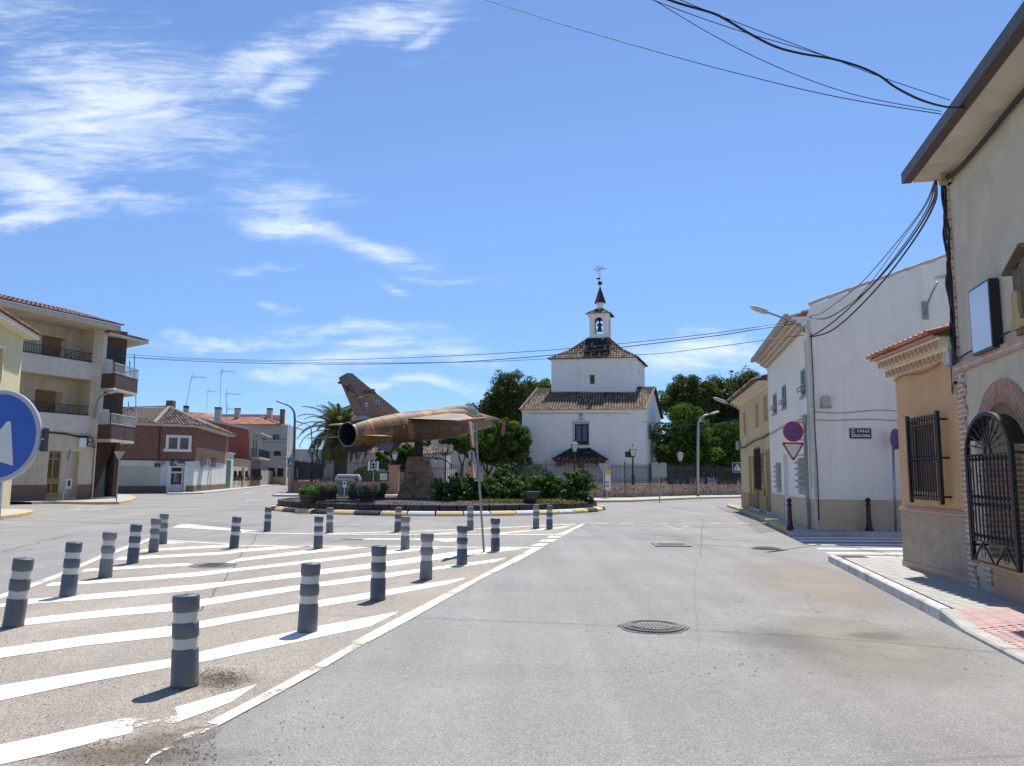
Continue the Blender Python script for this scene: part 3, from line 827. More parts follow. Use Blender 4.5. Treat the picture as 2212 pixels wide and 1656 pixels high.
#  beige house
bh=thing('beige_house','beige rendered house with brick corner and arched grille, in the right foreground','house',(WBEI.A.x,WBEI.A.y,0))
b2=WBEI.off(.22)
gl0,gzb=b2.c('H',792,945);gl1,_=b2.c('H',1064,1012)
_,gzs=b2.c('H',752,330);_,gzt=b2.c('H',882,78)
gs0,gs1=min(gl0,gl1),max(gl0,gl1)
gw=gs1-gs0
os0,os1=gs0+.10,gs1-.02
oz0=gzb+.05;osp=gzs-.02
opening=arch(os0,os1,oz0,osp,16)
ztop=WBEI.c('c',1872,784)[1]
SE=14.06
OB=out_at(WBEI,SE,*D('c',1725,795));OG=out_at(WBEI,SE+.1,*D('c',1672,762))
print('eave',ztop,OB,OG)
mb=MB()
WBEI.panel(mb,[(2,0),(14,0),(14,ztop),(2,ztop)],[opening],.45)
back=Vector((WBEI.d.y,-WBEI.d.x,0))*1.0
if back.dot(WBEI.n)>0:back=-back
for a,b in((WBEI.pt(14,0),WBEI.pt(14,0)+back*9),(WBEI.pt(14,0)+back*9,WBEI.pt(2,0)+back*9),(WBEI.pt(2,0)+back*9,WBEI.pt(2,0))):
 mb.poly([a,b,b+Vector((0,0,ztop)),a+Vector((0,0,ztop))])
mb.poly([WBEI.pt(14,ztop),WBEI.pt(2,ztop),WBEI.pt(2,ztop)+back*9,WBEI.pt(14,ztop)+back*9])
mb.build('wall',m_beige,bh)
mb=MB();WBEI.box(mb,1,SE,ztop,ztop+.16,-.3,OB)
mb.build('eave',m_soffit,bh)
mb=MB();WBEI.box(mb,1,SE+.1,ztop+.03,ztop+.20,OB+.002,OG)
e_=WBEI.pt(1,ztop+.2,OG-.02);f__=WBEI.pt(SE+.1,ztop+.2,OG-.02)
mb.add([e_,f__,f__+back*5.5+Vector((0,0,1.9)),e_+back*5.5+Vector((0,0,1.9)),e_-Vector((0,0,.03)),f__-Vector((0,0,.03)),f__+back*5.5+Vector((0,0,1.87)),e_+back*5.5+Vector((0,0,1.87))],[(0,1,2,3),(4,5,6,7),(1,2,6,5),(0,3,7,4)])  # unseen sloping roof slab added behind the gutter to cast shadows
mb.build('gutter',m_gutter,bh)
mb=MB()
zq=WBEI.c('G',585,1255)[1]
WBEI.box(mb,13.88,14.02,zq,ztop,0,.03)
k=0;zz=KH
while zz<zq:
 wq=.30 if k%2==0 else .22
 WBEI.box(mb,14-wq,14.02,zz,min(zz+.15,zq),0,.032);zz+=.15;k+=1
WBEI.box(mb,13.98,14.03,KH,ztop,-.25,.031)
mb.build('brick_quoin',m_brickr,bh)
cx=(os0+os1)/2;rr=(os1-os0)/2
mb=MB();n=40
for i in range(n):
 a0_,a1_=PI*(i+.16)/n,PI*(i+.84)/n
 r0,r1=rr+.005,rr+.30
 ps=[(cx+r*math.cos(a),osp+r*math.sin(a))for r,a in((r0,a0_),(r0,a1_),(r1,a1_),(r1,a0_))]
 WBEI.poly(mb,ps[::1],.03,0,.03)
mb.build('brick_arch',plain('arch_brick',(.47,.27,.20),.85,.25,9,.4),bh)
mb=MB()
WBEI.poly(mb,[(cx+(rr+.005)*math.cos(PI*i/20),osp+(rr+.005)*math.sin(PI*i/20))for i in range(21)]+[(cx+(rr+.31)*math.cos(PI*i/20),osp+(rr+.31)*math.sin(PI*i/20))for i in range(20,-1,-1)],.016,0)
mb.build('arch_mortar',plain('pale_mortar',(.58,.50,.42),.9,.1,8,.3),bh)
mb=MB()
for a,b in((os0-.30,os0-.004),(os1+.004,os1+.26)):
 mb=MB()
 zz=KH+.1;k=0
 while zz<osp:
  ww=0 if k%2 else .07
  WBEI.box(mb,a+(ww if a<cx else 0),b-(ww if a>cx else 0),zz,min(zz+.15,osp),0,.033);zz+=.15;k+=1
 e=b+.004 if a<cx else a-.004;WBEI.box(mb,e-.009,e+.009,oz0,osp,-.44,.034)
 mb.build('brick_jamb',m_brickr,bh)
mb=MB()
_,zb0=WBEI.c('G',700,1195);_,zb1=WBEI.c('G',700,1225)
WBEI.box(mb,2,14.03,zq-.02,zq+.12,0,.05)
mb.build('brick_band',brick('band_brick',(.42,.21,.15),(.48,.27,.19),(.58,.50,.42),.07,.25,.014,0,.85,.6,.2),bh)
mb=MB()
WBEI.box(mb,2,os1-.05,KH-.1,oz0-.14,0,.025)
mb.build('dado',brick('dado_tile',(.50,.30,.19),(.46,.28,.18),(.30,.2,.14),.42,.40,.006,0,.7,.3,.12),bh)
mb=MB();WBEI.box(mb,2,os1+.02,oz0-.13,oz0-.001,-.3,.06)
mb.build('window_sill',plain('ochre_sill',(.55,.36,.18),.8,.1,5,.2),bh)
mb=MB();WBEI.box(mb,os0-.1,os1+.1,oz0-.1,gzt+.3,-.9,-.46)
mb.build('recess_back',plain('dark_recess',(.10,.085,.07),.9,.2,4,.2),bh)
mb=MB();WBEI.box(mb,os1-.34,os1-.02,oz0,osp+.25,-.455,-.42);WBEI.box(mb,os0+.3,os0+.36,oz0,osp+.3,-.455,-.41)
mb.build('brick_pier',m_brickr,bh)
gr_=thing('arched_window_grille','tall black wrought iron grille with fan-shaped arched top over the beige house opening','window grille',tuple(WBEI.pt(cx,gzb,.22)))
gc=(gs0+gs1)/2;gr=(gs1-gs0)/2
pt=lambda s,z_,o_=.22:WBEI.pt(s,z_,o_)
mb=MB()
ring=[pt(gs0,gzb)]+[pt(gs0,gzs)]+[pt(gc-gr*math.cos(PI*i/16),gzs+(gzt-gzs)*math.sin(PI*i/16))for i in range(1,16)]+[pt(gs1,gzs),pt(gs1,gzb)]
for a,b in zip(ring,ring[1:]):mb.bar(a,b+(b-a).normalized()*.01,.05,.05)
ring2=[p-WBEI.n*.17 for p in ring]
hood=MB()
for i in range(2,15):hood.add([ring[i],ring[i+1],ring2[i+1],ring2[i]],[(0,1,2,3)])
mb.build('frame',m_black,gr_)
hood.build('hood_band',m_black,gr_)
mb=MB()
for i in range(12):
 s=gs0+(gs1-gs0)*(i+.5)/12
 mb.tube([pt(s,gzb+.28),pt(s,gzs)],.011,6)
 zm=gzb+.28+(gzs-gzb-.28)*.46
 for zc_ in(gzb+.34,zm-.05,zm+.05,gzs-.06):
  mb.lathe([(.011,-.03),(.022,-.015),(.022,.015),(.011,.03)],tuple(pt(s,zc_)),6)
mb.build('bars',m_black,gr_,smooth=False)
mb=MB()
for zz in(gzb+.27,gzb+.28+(gzs-gzb-.28)*.46,gzs):mb.bar(pt(gs0,zz),pt(gs1,zz),.03,.012)
mb.bar(pt(gs0,gzb+.005),pt(gs1,gzb+.005),.03,.02)
mb.bar(pt(gs0,gzs),WBEI.pt(gs0,gzs,0),.03,.03);mb.bar(pt(gs1,gzs),WBEI.pt(gs1,gzs,0),.03,.03)
mb.bar(pt(gs0,gzb+.2),WBEI.pt(gs0,gzb+.2,0),.03,.03);mb.bar(pt(gs1,gzb+.2),WBEI.pt(gs1,gzb+.2,0),.03,.03)
mb.build('rails',m_black,gr_)
mb=MB()
for i in range(1,11):
 a=PI*i/11
 A_=pt(gc-.09*math.cos(a),gzs+.04+.10*math.sin(a));B_=pt(gc-gr*math.cos(a),gzs+(gzt-gzs)*math.sin(a))
 mb.tube([A_,A_.lerp(B_,.45),A_.lerp(B_,.5),A_.lerp(B_,.55),B_],[.010,.011,.022,.011,.010],6)
mb.tube([pt(gc-.1*math.cos(PI*i/8),gzs+.13*math.sin(PI*i/8))for i in range(9)],.018,6)
mb.build('fan_spokes',m_black,gr_)
mb=MB()
for i in range(2):
 sa=gs0+(gs1-gs0)*(i*.5+.03);sb=gs0+(gs1-gs0)*(i*.5+.47)
 mb.bar(pt(sa,gzb+.02),pt((sa+sb)/2,gzb+.26),.02,.02);mb.bar(pt(sb,gzb+.02),pt((sa+sb)/2,gzb+.26),.02,.02)
 c_=(sa+sb)/2
 for sg in(-1,1):mb.tube([pt(c_+sg*(.03+.03*math.sin(t*.8)),gzb+.05+.035*t)for t in range(6)],.006,5)
mb.build('scrollwork',m_black,gr_)
ln_s=WBEI.c('G',840,900)[0];ob=out_at(WBEI,ln_s,*D('G',772,900))
lf_s,lzt=WBEI.c('G',640,775,ob);_,lzt2=WBEI.c('G',760,700,ob);_,lzb=WBEI.c('G',783,1112,ob)
lb=thing('light_box','black wall-mounted box with a blank face coloured as sky reflection on the beige house','sign box',tuple(WBEI.pt((ln_s+lf_s)/2,lzb,0)))
mb=MB();WBEI.box(mb,ln_s,lf_s,lzb,lzt2,.02,ob)
mb.build('case',m_black_board,lb)
mb=MB();WBEI.box(mb,ln_s+.03,lf_s-.03,lzb+.03,lzt2-.03,ob-.01,ob+.004)
mb.build('face_panel',m_panel,lb)
wo=thing('wooden_wall_ornament','rough wooden plank board with its own little roof and a carved yellow boot shape','ornament',tuple(WBEI.pt(11,3.4,0)))
ws,wzt=WBEI.c('G',895,660,.06);_,wzb=WBEI.c('G',920,1055,.06)
mb=MB()
for i in range(4):WBEI.box(mb,ws-.24*i-.235,ws-.24*i,wzb+random.uniform(-.02,.02),wzt+.25*min(i,4-i)*.35,.01,.05+random.uniform(0,.01))
mb.build('planks',m_wood,wo)
mb=MB();q0=WBEI.pt(ws+.12,wzt-.03,0);q1=WBEI.pt(ws-.42,wzt+.2,0)
mb.obox(q0,q1-q0,WBEI.n*.13,Vector((0,0,.03)));mb.obox(q1,WBEI.pt(ws-.96,wzt-.03,0)-q1,WBEI.n*.13,Vector((0,0,.03)))
mb.build('little_roof',m_wood,wo)
mb=MB()
z1_=WBEI.c('G',920,775,.1)[1];z2_=WBEI.c('G',920,950,.1)[1];z3_=WBEI.c('G',920,1000,.1)[1]
bs=ws-.05
prof=[(bs,z1_),(bs-.16,z1_),(bs-.15,(z1_+z2_)/2),(bs-.2,z2_),(bs-.42,z2_-.04),(bs-.42,z3_),(bs+.12,z3_),(bs+.1,z2_-.05),(bs+.02,z2_),(bs+.03,(z1_+z2_)/2)]
WBEI.poly(mb,prof,.10,0,.05)
mb.build('boot_shape',plain('faded_yellow_paint',(.42,.32,.15),.8,.2,8,.3),wo)
cs,cz=WBEI.c('G',612,1310)
ca=thing('security_camera','small white bullet security camera on the brick corner of the beige house','camera',tuple(WBEI.pt(cs,cz,0)))
b_=WBEI.pt(cs,cz+.03,0)
mb=MB();mb.tube([b_,b_+WBEI.n*.05],.045,12);mb.tube([b_+WBEI.n*.05,b_+WBEI.n*.09+Vector((0,0,-.02))],.018,8);mb.build('mount',m_whitealu,ca,smooth=True,autos=40)
a_=b_+WBEI.n*.10-WBEI.d*-.04+Vector((0,0,-.03));e2=a_-WBEI.d*.17+WBEI.n*.05+Vector((0,0,-.035))
mb=MB();mb.tube([a_,e2],[.034,.036],14);mb.build('body',m_whitealu,ca,smooth=True,autos=40)
mb=MB();mb.tube([e2,e2+(e2-a_).normalized()*.012],.031,14);mb.build('lens',m_black_board,ca)
js,jz0=WORA.c('G',550,1222);_,jz1=WORA.c('G',550,1125)
jb=thing('junction_box','grey electrical box where the orange wall meets the brick corner','electrical box',tuple(WORA.pt(WORA.L-.12,jz0,0)))
mb=MB();WORA.box(mb,WORA.L-.24,WORA.L-.03,jz0,jz1,.0,.10);mb.build('case',m_greymetal,jb)
mb=MB();WORA.box(mb,WORA.L-.21,WORA.L-.06,jz0+.03,jz1-.03,.10,.112);mb.build('door',plain('pale_grey_plastic',(.5,.5,.48),.5,.05,9,0),jb)
knot=WBEI.c('G',512,140)[1]
for i,(dx,r)in enumerate(((.0,.022),(.05,.017),(.10,.012),(.03,.009),(.08,.008))):
 pts=[]
 for k in range(12):
  f=k/11;zc_=knot+(zq+.1-knot)*f
  pts.append(WBEI.pt(14.0-dx-.03*math.sin(k*1.7+i),zc_,.055+.02*math.sin(k*2.3+i*2)))
 wire('wall_cable',pts,r,m_cable,n=6,label=['thickest black cable running down the brick corner','second thick black cable down the brick corner','inner black cable down the brick corner, over the render','thin black cable twisted round the corner bundle','thin black cable nearest the render on the corner'][i],group='cables down the brick corner')
wire('wall_cable',[WBEI.pt(13.9,zq+.14,.07),WBEI.pt(13.3,zq+.19,.07),WBEI.pt(12.6,zq+.15,.07),WBEI.pt(12,zq+.22,.07),WBEI.pt(10,zq+.2,.07)],.014,m_cable,label='black cable lying along the brick band under the blank box',cat='cable')
wire('wall_cable',[WBEI.pt(14.0,knot+.1,.06),WBEI.pt(13.5,ztop-.12,.07),WBEI.pt(12.5,ztop-.14,.07),WBEI.pt(11,ztop-.1,.07),WBEI.pt(8,ztop-.12,.07)],.035,m_cable,label='thick black cable tucked under the eave of the beige house',cat='cable')
kp=WBEI.pt(13.85,knot-.08,0)
hk=thing('cable_bracket','ochre stone bracket below the eave holding the cable bundle','bracket',tuple(kp))
mb=MB();mb.obox(kp+WBEI.d*-.14,WBEI.d*.12,WBEI.n*.16,Vector((0,0,.24)));mb.obox(kp+WBEI.d*-.2,WBEI.d*.24,WBEI.n*.05,Vector((0,0,.3)))
mb.build('block',plain('ochre_stone',(.42,.33,.17),.85,.2,8,.3),hk)
#  orange house
oh=thing('orange_house','low orange rendered house with red tiled eave and grey brick foot','house',tuple(or_l))
L_o=WORA.L
wt_s,wzT=WORA.c('G',225,1292);
_,dz=WORA.c('H',370,652)
def oz(c,x,y,o=0):return WORA.c(c,x,y,o)
ws0,wzb_=oz('H',415,575);ws1,_=oz('H',590,600)
_,wzt_=oz('H',415,115)
hole=R4(min(ws0,ws1)+.08,max(ws0,ws1)-.06,wzb_+.1,wzt_-.12)
mb=MB()
WORA.panel(mb,[(0,0),(L_o,0),(L_o,wzT+.05),(0,wzT+.05)],[hole],.16)
nb=-WORA.n
mb.poly([WORA.pt(0,0),WORA.pt(0,wzT+.05),WORA.pt(0,wzT+.05)+nb*9,WORA.pt(0,0)+nb*9])
mb.build('wall',m_orange,oh)
mb=MB();WORA.box(mb,-.025,L_o-.02,0,dz,0,.025);mb.obox(WORA.pt(-.025,0,0),-WORA.n*8,WORA.d*.02,Vector((0,0,dz)));mb.build('plinth',m_greybrick,oh)
mb=MB();WORA.box(mb,-.04,L_o-.02,dz,dz+.035,0,.06);WORA.box(mb,-.03,L_o-.02,dz+.035,dz+.07,0,.04);mb.build('moulding',m_pinktrim,oh)
mb=MB();WORA.box(mb,-.03,L_o-.02,KH,KH+.10,0.0255,.04);mb.build('skirting',m_pinktrim,oh)
wn_=MB();WORA.box(wn_,hole[0][0],hole[1][0],hole[0][1],hole[2][1],-.17,-.13)
wno=wn_.build('window',m_shutter,oh)
mb=MB();s_=hole[0][0];e__=hole[1][0]
WORA.box(mb,s_,s_+.05,hole[0][1],hole[2][1],-.129,-.10);WORA.box(mb,e__-.05,e__,hole[0][1],hole[2][1],-.129,-.10)
WORA.box(mb,s_+.05,e__-.05,hole[2][1]-.05,hole[2][1],-.129,-.10);WORA.box(mb,s_+.05,e__-.05,hole[0][1],hole[0][1]+.05,-.129,-.10)
mb.build('frame',plain('brown_frame',(.10,.045,.03),.5,.1,8,.1),wno)
te_s,te_z=WORA.off(.34).c('G',75,1180)
zt=wzT+.02;ztile=te_z-.03
hrow=(ztile-zt)/2
mb=MB();mt=MB()
for r_i,(o0_,o1_,za,zb_)in enumerate(((0,.16,zt,zt+hrow*.35),(0,.30,zt+hrow,zt+hrow*1.35))):
 pass
nn_=WORA.n
for row_i in range(2):
 base_o=.02+row_i*.11;zr=zt+hrow*row_i
 WORA.box(mb,-base_o-.02,L_o-.03,zr,zr+hrow,-.3,base_o)
 WORA.box(mb,-base_o-.08,L_o-.03,zr+hrow*.72,zr+hrow,base_o,base_o+.12)
 n=int((L_o+base_o)/.16)
 for i in range(n):
  s=-base_o-.02+(i+.5+(.5 if row_i else 0))*.16
  if s>L_o-.1:continue
  vs=[]
  for k in range(7):
   a=PI*k/6
   vs.append(WORA.pt(s+.068*math.cos(a),zr+hrow*.72-.115*math.sin(a),base_o+.004))
  vs2=[v+nn_*.12 for v in vs]
  mb.add(vs+vs2,[(k,k+1,8+k,7+k)for k in range(6)])
  mt.add(vs2,[tuple(range(7))],0)
  mt.add([v+nn_*.012 for v in vs2]+vs2,[(k,k+1,8+k,7+k)for k in range(6)],0)
 mt.build('cornice_teeth',m_teeth,oh);mt=MB()
mb.build('cornice',m_creamtrim,oh)
mb=MB()
ez=te_z
e0=WORA.pt(-.26,ez,.34);e1=WORA.pt(L_o-.02,ez,.34)
upd=(nb*4+Vector((0,0,1.3)))
tile_roof(mb,[e0,e1,e1+upd*.8,e0+upd*.8+WORA.d*2.8],WORA.d,upd,.2,.4,lift=.03,ms=0,mbase=1,r=.085)
side_up=WORA.d*4+Vector((0,0,1.3))
tile_roof(mb,[e0,e0+upd*.8+WORA.d*2.8,e0+nb*9],nb,side_up,.22,.4,ms=0,mbase=1)
mb.add([e0,e1,e1-Vector((0,0,.02)),e0-Vector((0,0,.02)),WORA.pt(-.5,ez-.02,.0),WORA.pt(L_o,ez-.02,.0)],[(0,1,2,3),(3,2,5,4)],1)
mb.build('roof',[m_redtile,m_pinktrim],oh)
wire('wall_cable',[WORA.pt(.0,zt-.06,.03),WORA.pt(.5,zt-.02,.04),WORA.pt(1.1,zt-.07,.03),WORA.pt(1.7,zt-.03,.04),WORA.pt(L_o-.15,jz1-.02,.04)],.012,plain('ochre_cable',(.30,.18,.09),.7),label='thin ochre cable sagging below the tile teeth of the orange house',cat='cable')
wire('wall_cable',[WORA.pt(L_o-.15,jz0,.05),WORA.pt(L_o-.18,jz0-.2,.04),WORA.pt(L_o-.16,jz0-.42,.05),WORA.pt(L_o-.13,jz0-.2,.03)],.010,m_rust,label='short brown cable loop hanging under the grey electrical box',cat='cable')
og=thing('window_grille','square black iron grille standing proud of the orange house window','window grille',tuple(WORA.pt(min(ws0,ws1),wzb_,0)))
g2=WORA.off(.14)
ga,gzb2=g2.c('H',425,600);gb_,_=g2.c('H',606,618);_,gzt2=g2.c('H',403,108);
ga,gb_=min(ga,gb_),max(ga,gb_)
mb=MB()
for s in(ga,gb_):mb.bar(g2.pt(s,gzb2-.02),g2.pt(s,gzt2+.03),.05,.05)
mb.bar(g2.pt(ga,gzb2+.05),g2.pt(gb_,gzb2+.05),.03,.03);mb.bar(g2.pt(ga,gzt2-.03),g2.pt(gb_,gzt2-.03),.03,.03);mb.bar(g2.pt(ga,(gzb2+gzt2)/2),g2.pt(gb_,(gzb2+gzt2)/2),.03,.015)
for s in(ga,gb_):
 for f in(.07,.5,.93):
  zz=gzb2+(gzt2-gzb2)*f;mb.bar(g2.pt(s,zz),WORA.pt(s,zz,0),.03,.03)
mb.build('frame',m_black,og)
mb=MB()
for i in range(1,12):
 s=ga+(gb_-ga)*i/12
 mb.tube([g2.pt(s,gzb2+.05),g2.pt(s,gzt2-.03)],.012,6)
 for zz in(gzb2+.1,(gzb2+gzt2)/2-.03,(gzb2+gzt2)/2+.03,gzt2-.08):mb.lathe([(.011,-.025),(.02,0),(.011,.025)],tuple(g2.pt(s,zz)),6)
mb.build('bars',m_black,og)
#  white house
wc_=G(1761,1145,KH);yw=G(1668,1113,KH)
WW=Wall(wc_,yw)
perp=Vector((WW.d.y,-WW.d.x,0));
if perp.x<0:perp=-perp
WG=Wall(wc_,wc_+Vector((1,.03,0))*14)
wh=thing('white_house','two storey white house with cream foot and a blank gable facing the side street','house',(wc_.x,wc_.y,0))
L_w=WW.L
zt_w=WW.c('F',478,440)[1]
holes=[];wins=[]
for q in(((433,640),(472,825)),((331,738),(358,895)),((283,785),(307,925))):
 (x0,y0),(x1,y1)=q
 sa,za=WW.c('F',x0+2,y0+25);sb,zb_=WW.c('F',x1,y0);_,zc_=WW.c('F',x1,y1-25)
 holes.append(R4(min(sa,sb),max(sa,sb),zc_,zb_));wins.append(('up',holes[-1]))
for q in(((420,1142),(466,1345)),((303,1170),(333,1335))):
 (x0,y0),(x1,y1)=q
 sa,_=WW.c('F',x0,y0);sb,zb_=WW.c('F',x1-3,y0);_,zc_=WW.c('F',x1,y1)
 holes.append(R4(min(sa,sb),max(sa,sb),zc_,zb_));wins.append(('down',holes[-1]))
sa,_=WW.c('F',353,1400);sb,_=WW.c('F',380,1400);_,zd=WW.c('F',360,1120)
door=R4(min(sa,sb),max(sa,sb),KH+.12,max(zd,2.3));holes.append(door)
mb=MB()
WW.panel(mb,[(0,0),(L_w,0),(L_w,zt_w),(0,zt_w)],holes,.10)
_,zg0=WG.c('F',440,318);s1g,zg1=WG.c('F',1089,100)
slope=(zg1-zg0)/s1g
SG=9.0
WG.poly(mb,[(0,0),(SG*2,0),(SG*2,zg0),(SG,zg0+slope*SG),(0.12,zg0),(0,zg0-.35)])
mb.build('wall',m_whitewall,wh)
_,dzw=WG.c('F',600,1372)
mb=MB();WW.box(mb,-.03,L_w,0,dzw,0,.03)if False else None
for a,b in((-.03,door[0][0]),(door[1][0],L_w)):WW.box(mb,a,b,0,dzw,0.001,.03)
WG.box(mb,.0,SG*2,0,dzw,0.001,.03)
mb.build('dado',m_dado,wh)
for kind,h in wins:
 s0_,s1_,z0_,z1_=h[0][0],h[1][0],h[0][1],h[2][1]
 mb=MB()
 if kind=='up':
  WW.box(mb,s0_,s1_,z0_,z1_,-.09,-.06);o=mb.build('window',m_glass,wh)
  mb=MB()
  for a,b,c_,d_ in((s0_,s0_+.06,z0_,z1_),(s1_-.06,s1_,z0_,z1_),((s0_+s1_)/2-.03,(s0_+s1_)/2+.03,z0_+.05,z1_-.05),(s0_+.06,s1_-.06,z1_-.06,z1_),(s0_+.06,s1_-.06,z0_,z0_+.06)):WW.box(mb,a,b,c_,d_,-.059,-.02)
  mb.build('frame',m_alu,o)
  mb=MB()
  for zz in(.18,.30):mb.bar(WW.pt(s0_-.05,z0_+zz,.10),WW.pt(s1_+.05,z0_+zz,.10),.03,.03)
  for s in(s0_-.02,s1_+.02,(s0_+s1_)/2):mb.bar(WW.pt(s,z0_+.16,.10),WW.pt(s,z0_+.32,.10),.02,.02);mb.bar(WW.pt(s,z0_+.2,.10),WW.pt(s,z0_+.2,0),.02,.02)
  WW.box(mb,s0_-.04,s1_+.04,z0_-.05,z0_,-.1,.06)
  mb.build('sill_rail',m_greymetal,o)
 else:
  WW.box(mb,s0_,s1_,z0_,z1_,-.09,-.06);o=mb.build('window',plain('grey_shutter',(.42,.40,.36),.8,.1,6,.1),wh)
  mb=MB()
  for i in range(5):
   zz=z0_+(z1_-z0_)*(.17+.17*i);WW.box(mb,s0_-.08,s1_+.08,zz,zz+.07,.06,.085)
   WW.box(mb,s0_-.08,s0_-.05,zz,zz+.04,0,.06);WW.box(mb,s1_+.05,s1_+.08,zz,zz+.04,0,.06)
  mb.build('bars',m_greymetal,o)
mb=MB();WW.box(mb,door[0][0],door[1][0],door[0][1],door[2][1],-.10,-.07);mb.build('door',plain('pale_door',(.62,.61,.60),.6,.05,6,.05),wh)
_,ge=WW.off(.55).c('F',405,360)
mb=MB();mt=MB();mw=MB()
ze=zt_w
hh=max((ge-ze)/4,.1)
for r_i in range(4):
 o_=.04+r_i*.13
 WW.box(mw,-.03,L_w,ze+hh*r_i,ze+hh*(r_i+1)-.002,-.1,o_)
 n=int(L_w/.22)
 for i in range(n):
  s=(i+.5*(r_i%2))*.22
  c0=WW.pt(s,ze+hh*(r_i+.45),o_-.02)
  mt.obox(c0,(WW.d+WW.n)*.075,(WW.n-WW.d)*.075,Vector((0,0,hh*.5)))
mw.build('cornice',plain('white_cornice',(.80,.76,.68),.85,.08,5,.1),wh);mt.build('cornice_teeth',plain('brick_teeth',(.50,.38,.28),.85,.25,7,.2),wh)
zr0=ze+hh*4
mb=MB();WW.box(mb,-.1,L_w,zr0-.06,zr0+.08,.53,.66);mb.build('gutter',plain('grey_gutter',(.36,.33,.29),.6,.1,5,.1),wh)
mb=MB();nbw=-WW.n
e0=WW.pt(-.12,zr0-.04,.50);e1=WW.pt(L_w,zr0-.04,.50);up_w=WG.d*SG+Vector((0,0,slope*SG-.25))
tile_roof(mb,[e0+WW.d*.22,e1,e1+up_w*1.06,e0+WW.d*.22+up_w*1.06],WW.d,up_w-WW.d*up_w.dot(WW.d),.3,.5,mbase=0,ms=0,n=3)
for i in range(20):
 s=.1+i*.62;a=WG.pt(s,zg0+slope*s+.03,-.02);b=WG.pt(s+.66,zg0+slope*(s+.62)+.07,-.02)
 if s<SG-.5:mb.tube([a,b],[.06,.05],7,1)
mb.build('roof',[m_redtile,plain('pale_verge_tile',(.62,.48,.40),.85,.15,4,.2)],wh)
mb=MB();mb.tube([WG.pt(.02,ge,.06),WG.pt(.02,KH,.06)],.045,8);mb.tube([WW.pt(.10,zt_w-.3,.05),WW.pt(.10,dzw+.3,.05)],.03,8)
mb.build('downpipe',m_pipe,wh)
ms,mz0=WG.c('F',548,875);ms1,mz1=WG.c('F',590,810)
mx=thing('meter_box','small pale grey box with a domed top on the blank white gable','electrical box',tuple(WG.pt(ms,mz0,0)))
mb=MB();WG.poly(mb,[(ms,mz0+.06),(ms1,mz0+.06),(ms1,mz1-.06),(ms1-.05,mz1),(ms+.05,mz1),(ms,mz1-.06)],.16,0,.16);mb.build('case',plain('grey_plastic_case',(.42,.41,.39),.6,.1,8,.1),mx)
mb=MB();WG.box(mb,ms-.03,ms1+.03,mz0,mz0+.06,.0,.18);mb.build('base',m_greymetal,mx)
ns0,nz0=WG.c('F',706,1039);ns1,nz1=WG.c('F',820,984)
npl=thing('street_name_plate','black street name plate reading CALLE ZANCARA on the white gable','street sign',tuple(WG.pt(ns0,nz0,.01)))
mb=MB();WG.box(mb,ns0,ns1,nz0,nz1,.004,.03);mb.build('plate',plain('black_enamel',(.012,.012,.018),.3,.1,8,0),npl)
mtx=plain('white_enamel',(.75,.75,.75),.4,.03,8,0)
nw,nh=ns1-ns0,nz1-nz0
text_mesh('CALLE',nh*.36,mtx,'lettering',npl,WG.pt(ns0+nw*.62,nz0+nh*.73,.034),WG.d,(0,0,1),.004,spacing=1.25)
text_mesh('ZANCARA',nh*.36,mtx,'lettering',npl,WG.pt(ns0+nw*.50,nz0+nh*.27,.034),WG.d,(0,0,1),.004,spacing=1.15)
mb=MB()
for r0,r1 in((.10,.135),(.0,.075)):
 ps=[(r*math.cos(2*PI*i/16),r*math.sin(2*PI*i/16))for r in(r0,r1)for i in range(16)]
cxs,czs=ns0+nw*.14,nz0+nh*.62
for i in range(16):
 a,b=2*PI*i/16,2*PI*(i+1)/16
 for r0,r1 in((.048,.068),(.0,.03)):
  mb.poly([WG.pt(cxs+r*math.cos(t),czs+r*math.sin(t),.034)for r,t in((r0,a),(r1,a),(r1,b),(r0,b))])
WG.box(mb,cxs-.055,cxs+.055,czs+.075,czs+.10,.031,.034);WG.box(mb,cxs-.03,cxs+.03,czs+.11,czs+.125,.031,.034)
mb.build('crest',plain('grey_enamel',(.42,.42,.40),.4,.05,8,0),npl)
for yy,lab in((893,'upper thin grey cable across the white gable'),(938,'lower thin grey cable across the white gable')):
 pts=[]
 for i in range(9):
  s,zz=WG.c('F',515+i*60,yy+(8*math.sin(i*.8)if yy<900 else 3*math.sin(i)))
  pts.append(WG.pt(s,zz,.02))
 wire('wall_cable',pts,.012,m_cablegrey,label=lab,cat='cable')
wire('wall_cable',[WG.pt(.10,zt_w-.1,.04),WG.pt(.11,zt_w*.75,.04),WG.pt(.10,zt_w*.5,.04),WG.pt(.12,zt_w*.3,.04),WG.pt(.11,.4,.04)],.014,m_cable,label='dark cable running down beside the white corner pipe',cat='cable')
cb=WW.pt(.35,WW.c('F',478,940)[1],0)
jb2=thing('junction_box','grey junction box with loose cables on the white house corner, above the no stopping sign','electrical box',tuple(cb))
mb=MB();WW.box(mb,.25,.62,cb.z-.14,cb.z+.16,0,.14);mb.build('case',m_greymetal,jb2)
wire('wall_cable',[WW.c('F',x,y)[0]and WW.pt(*WW.c('F',x,y),.04)for x,y in((462,925),(420,948),(370,968),(330,985),(290,1008),(270,1018))],.02,m_cablegrey,label='grey cable running left from the junction box across the white facade',cat='cable')
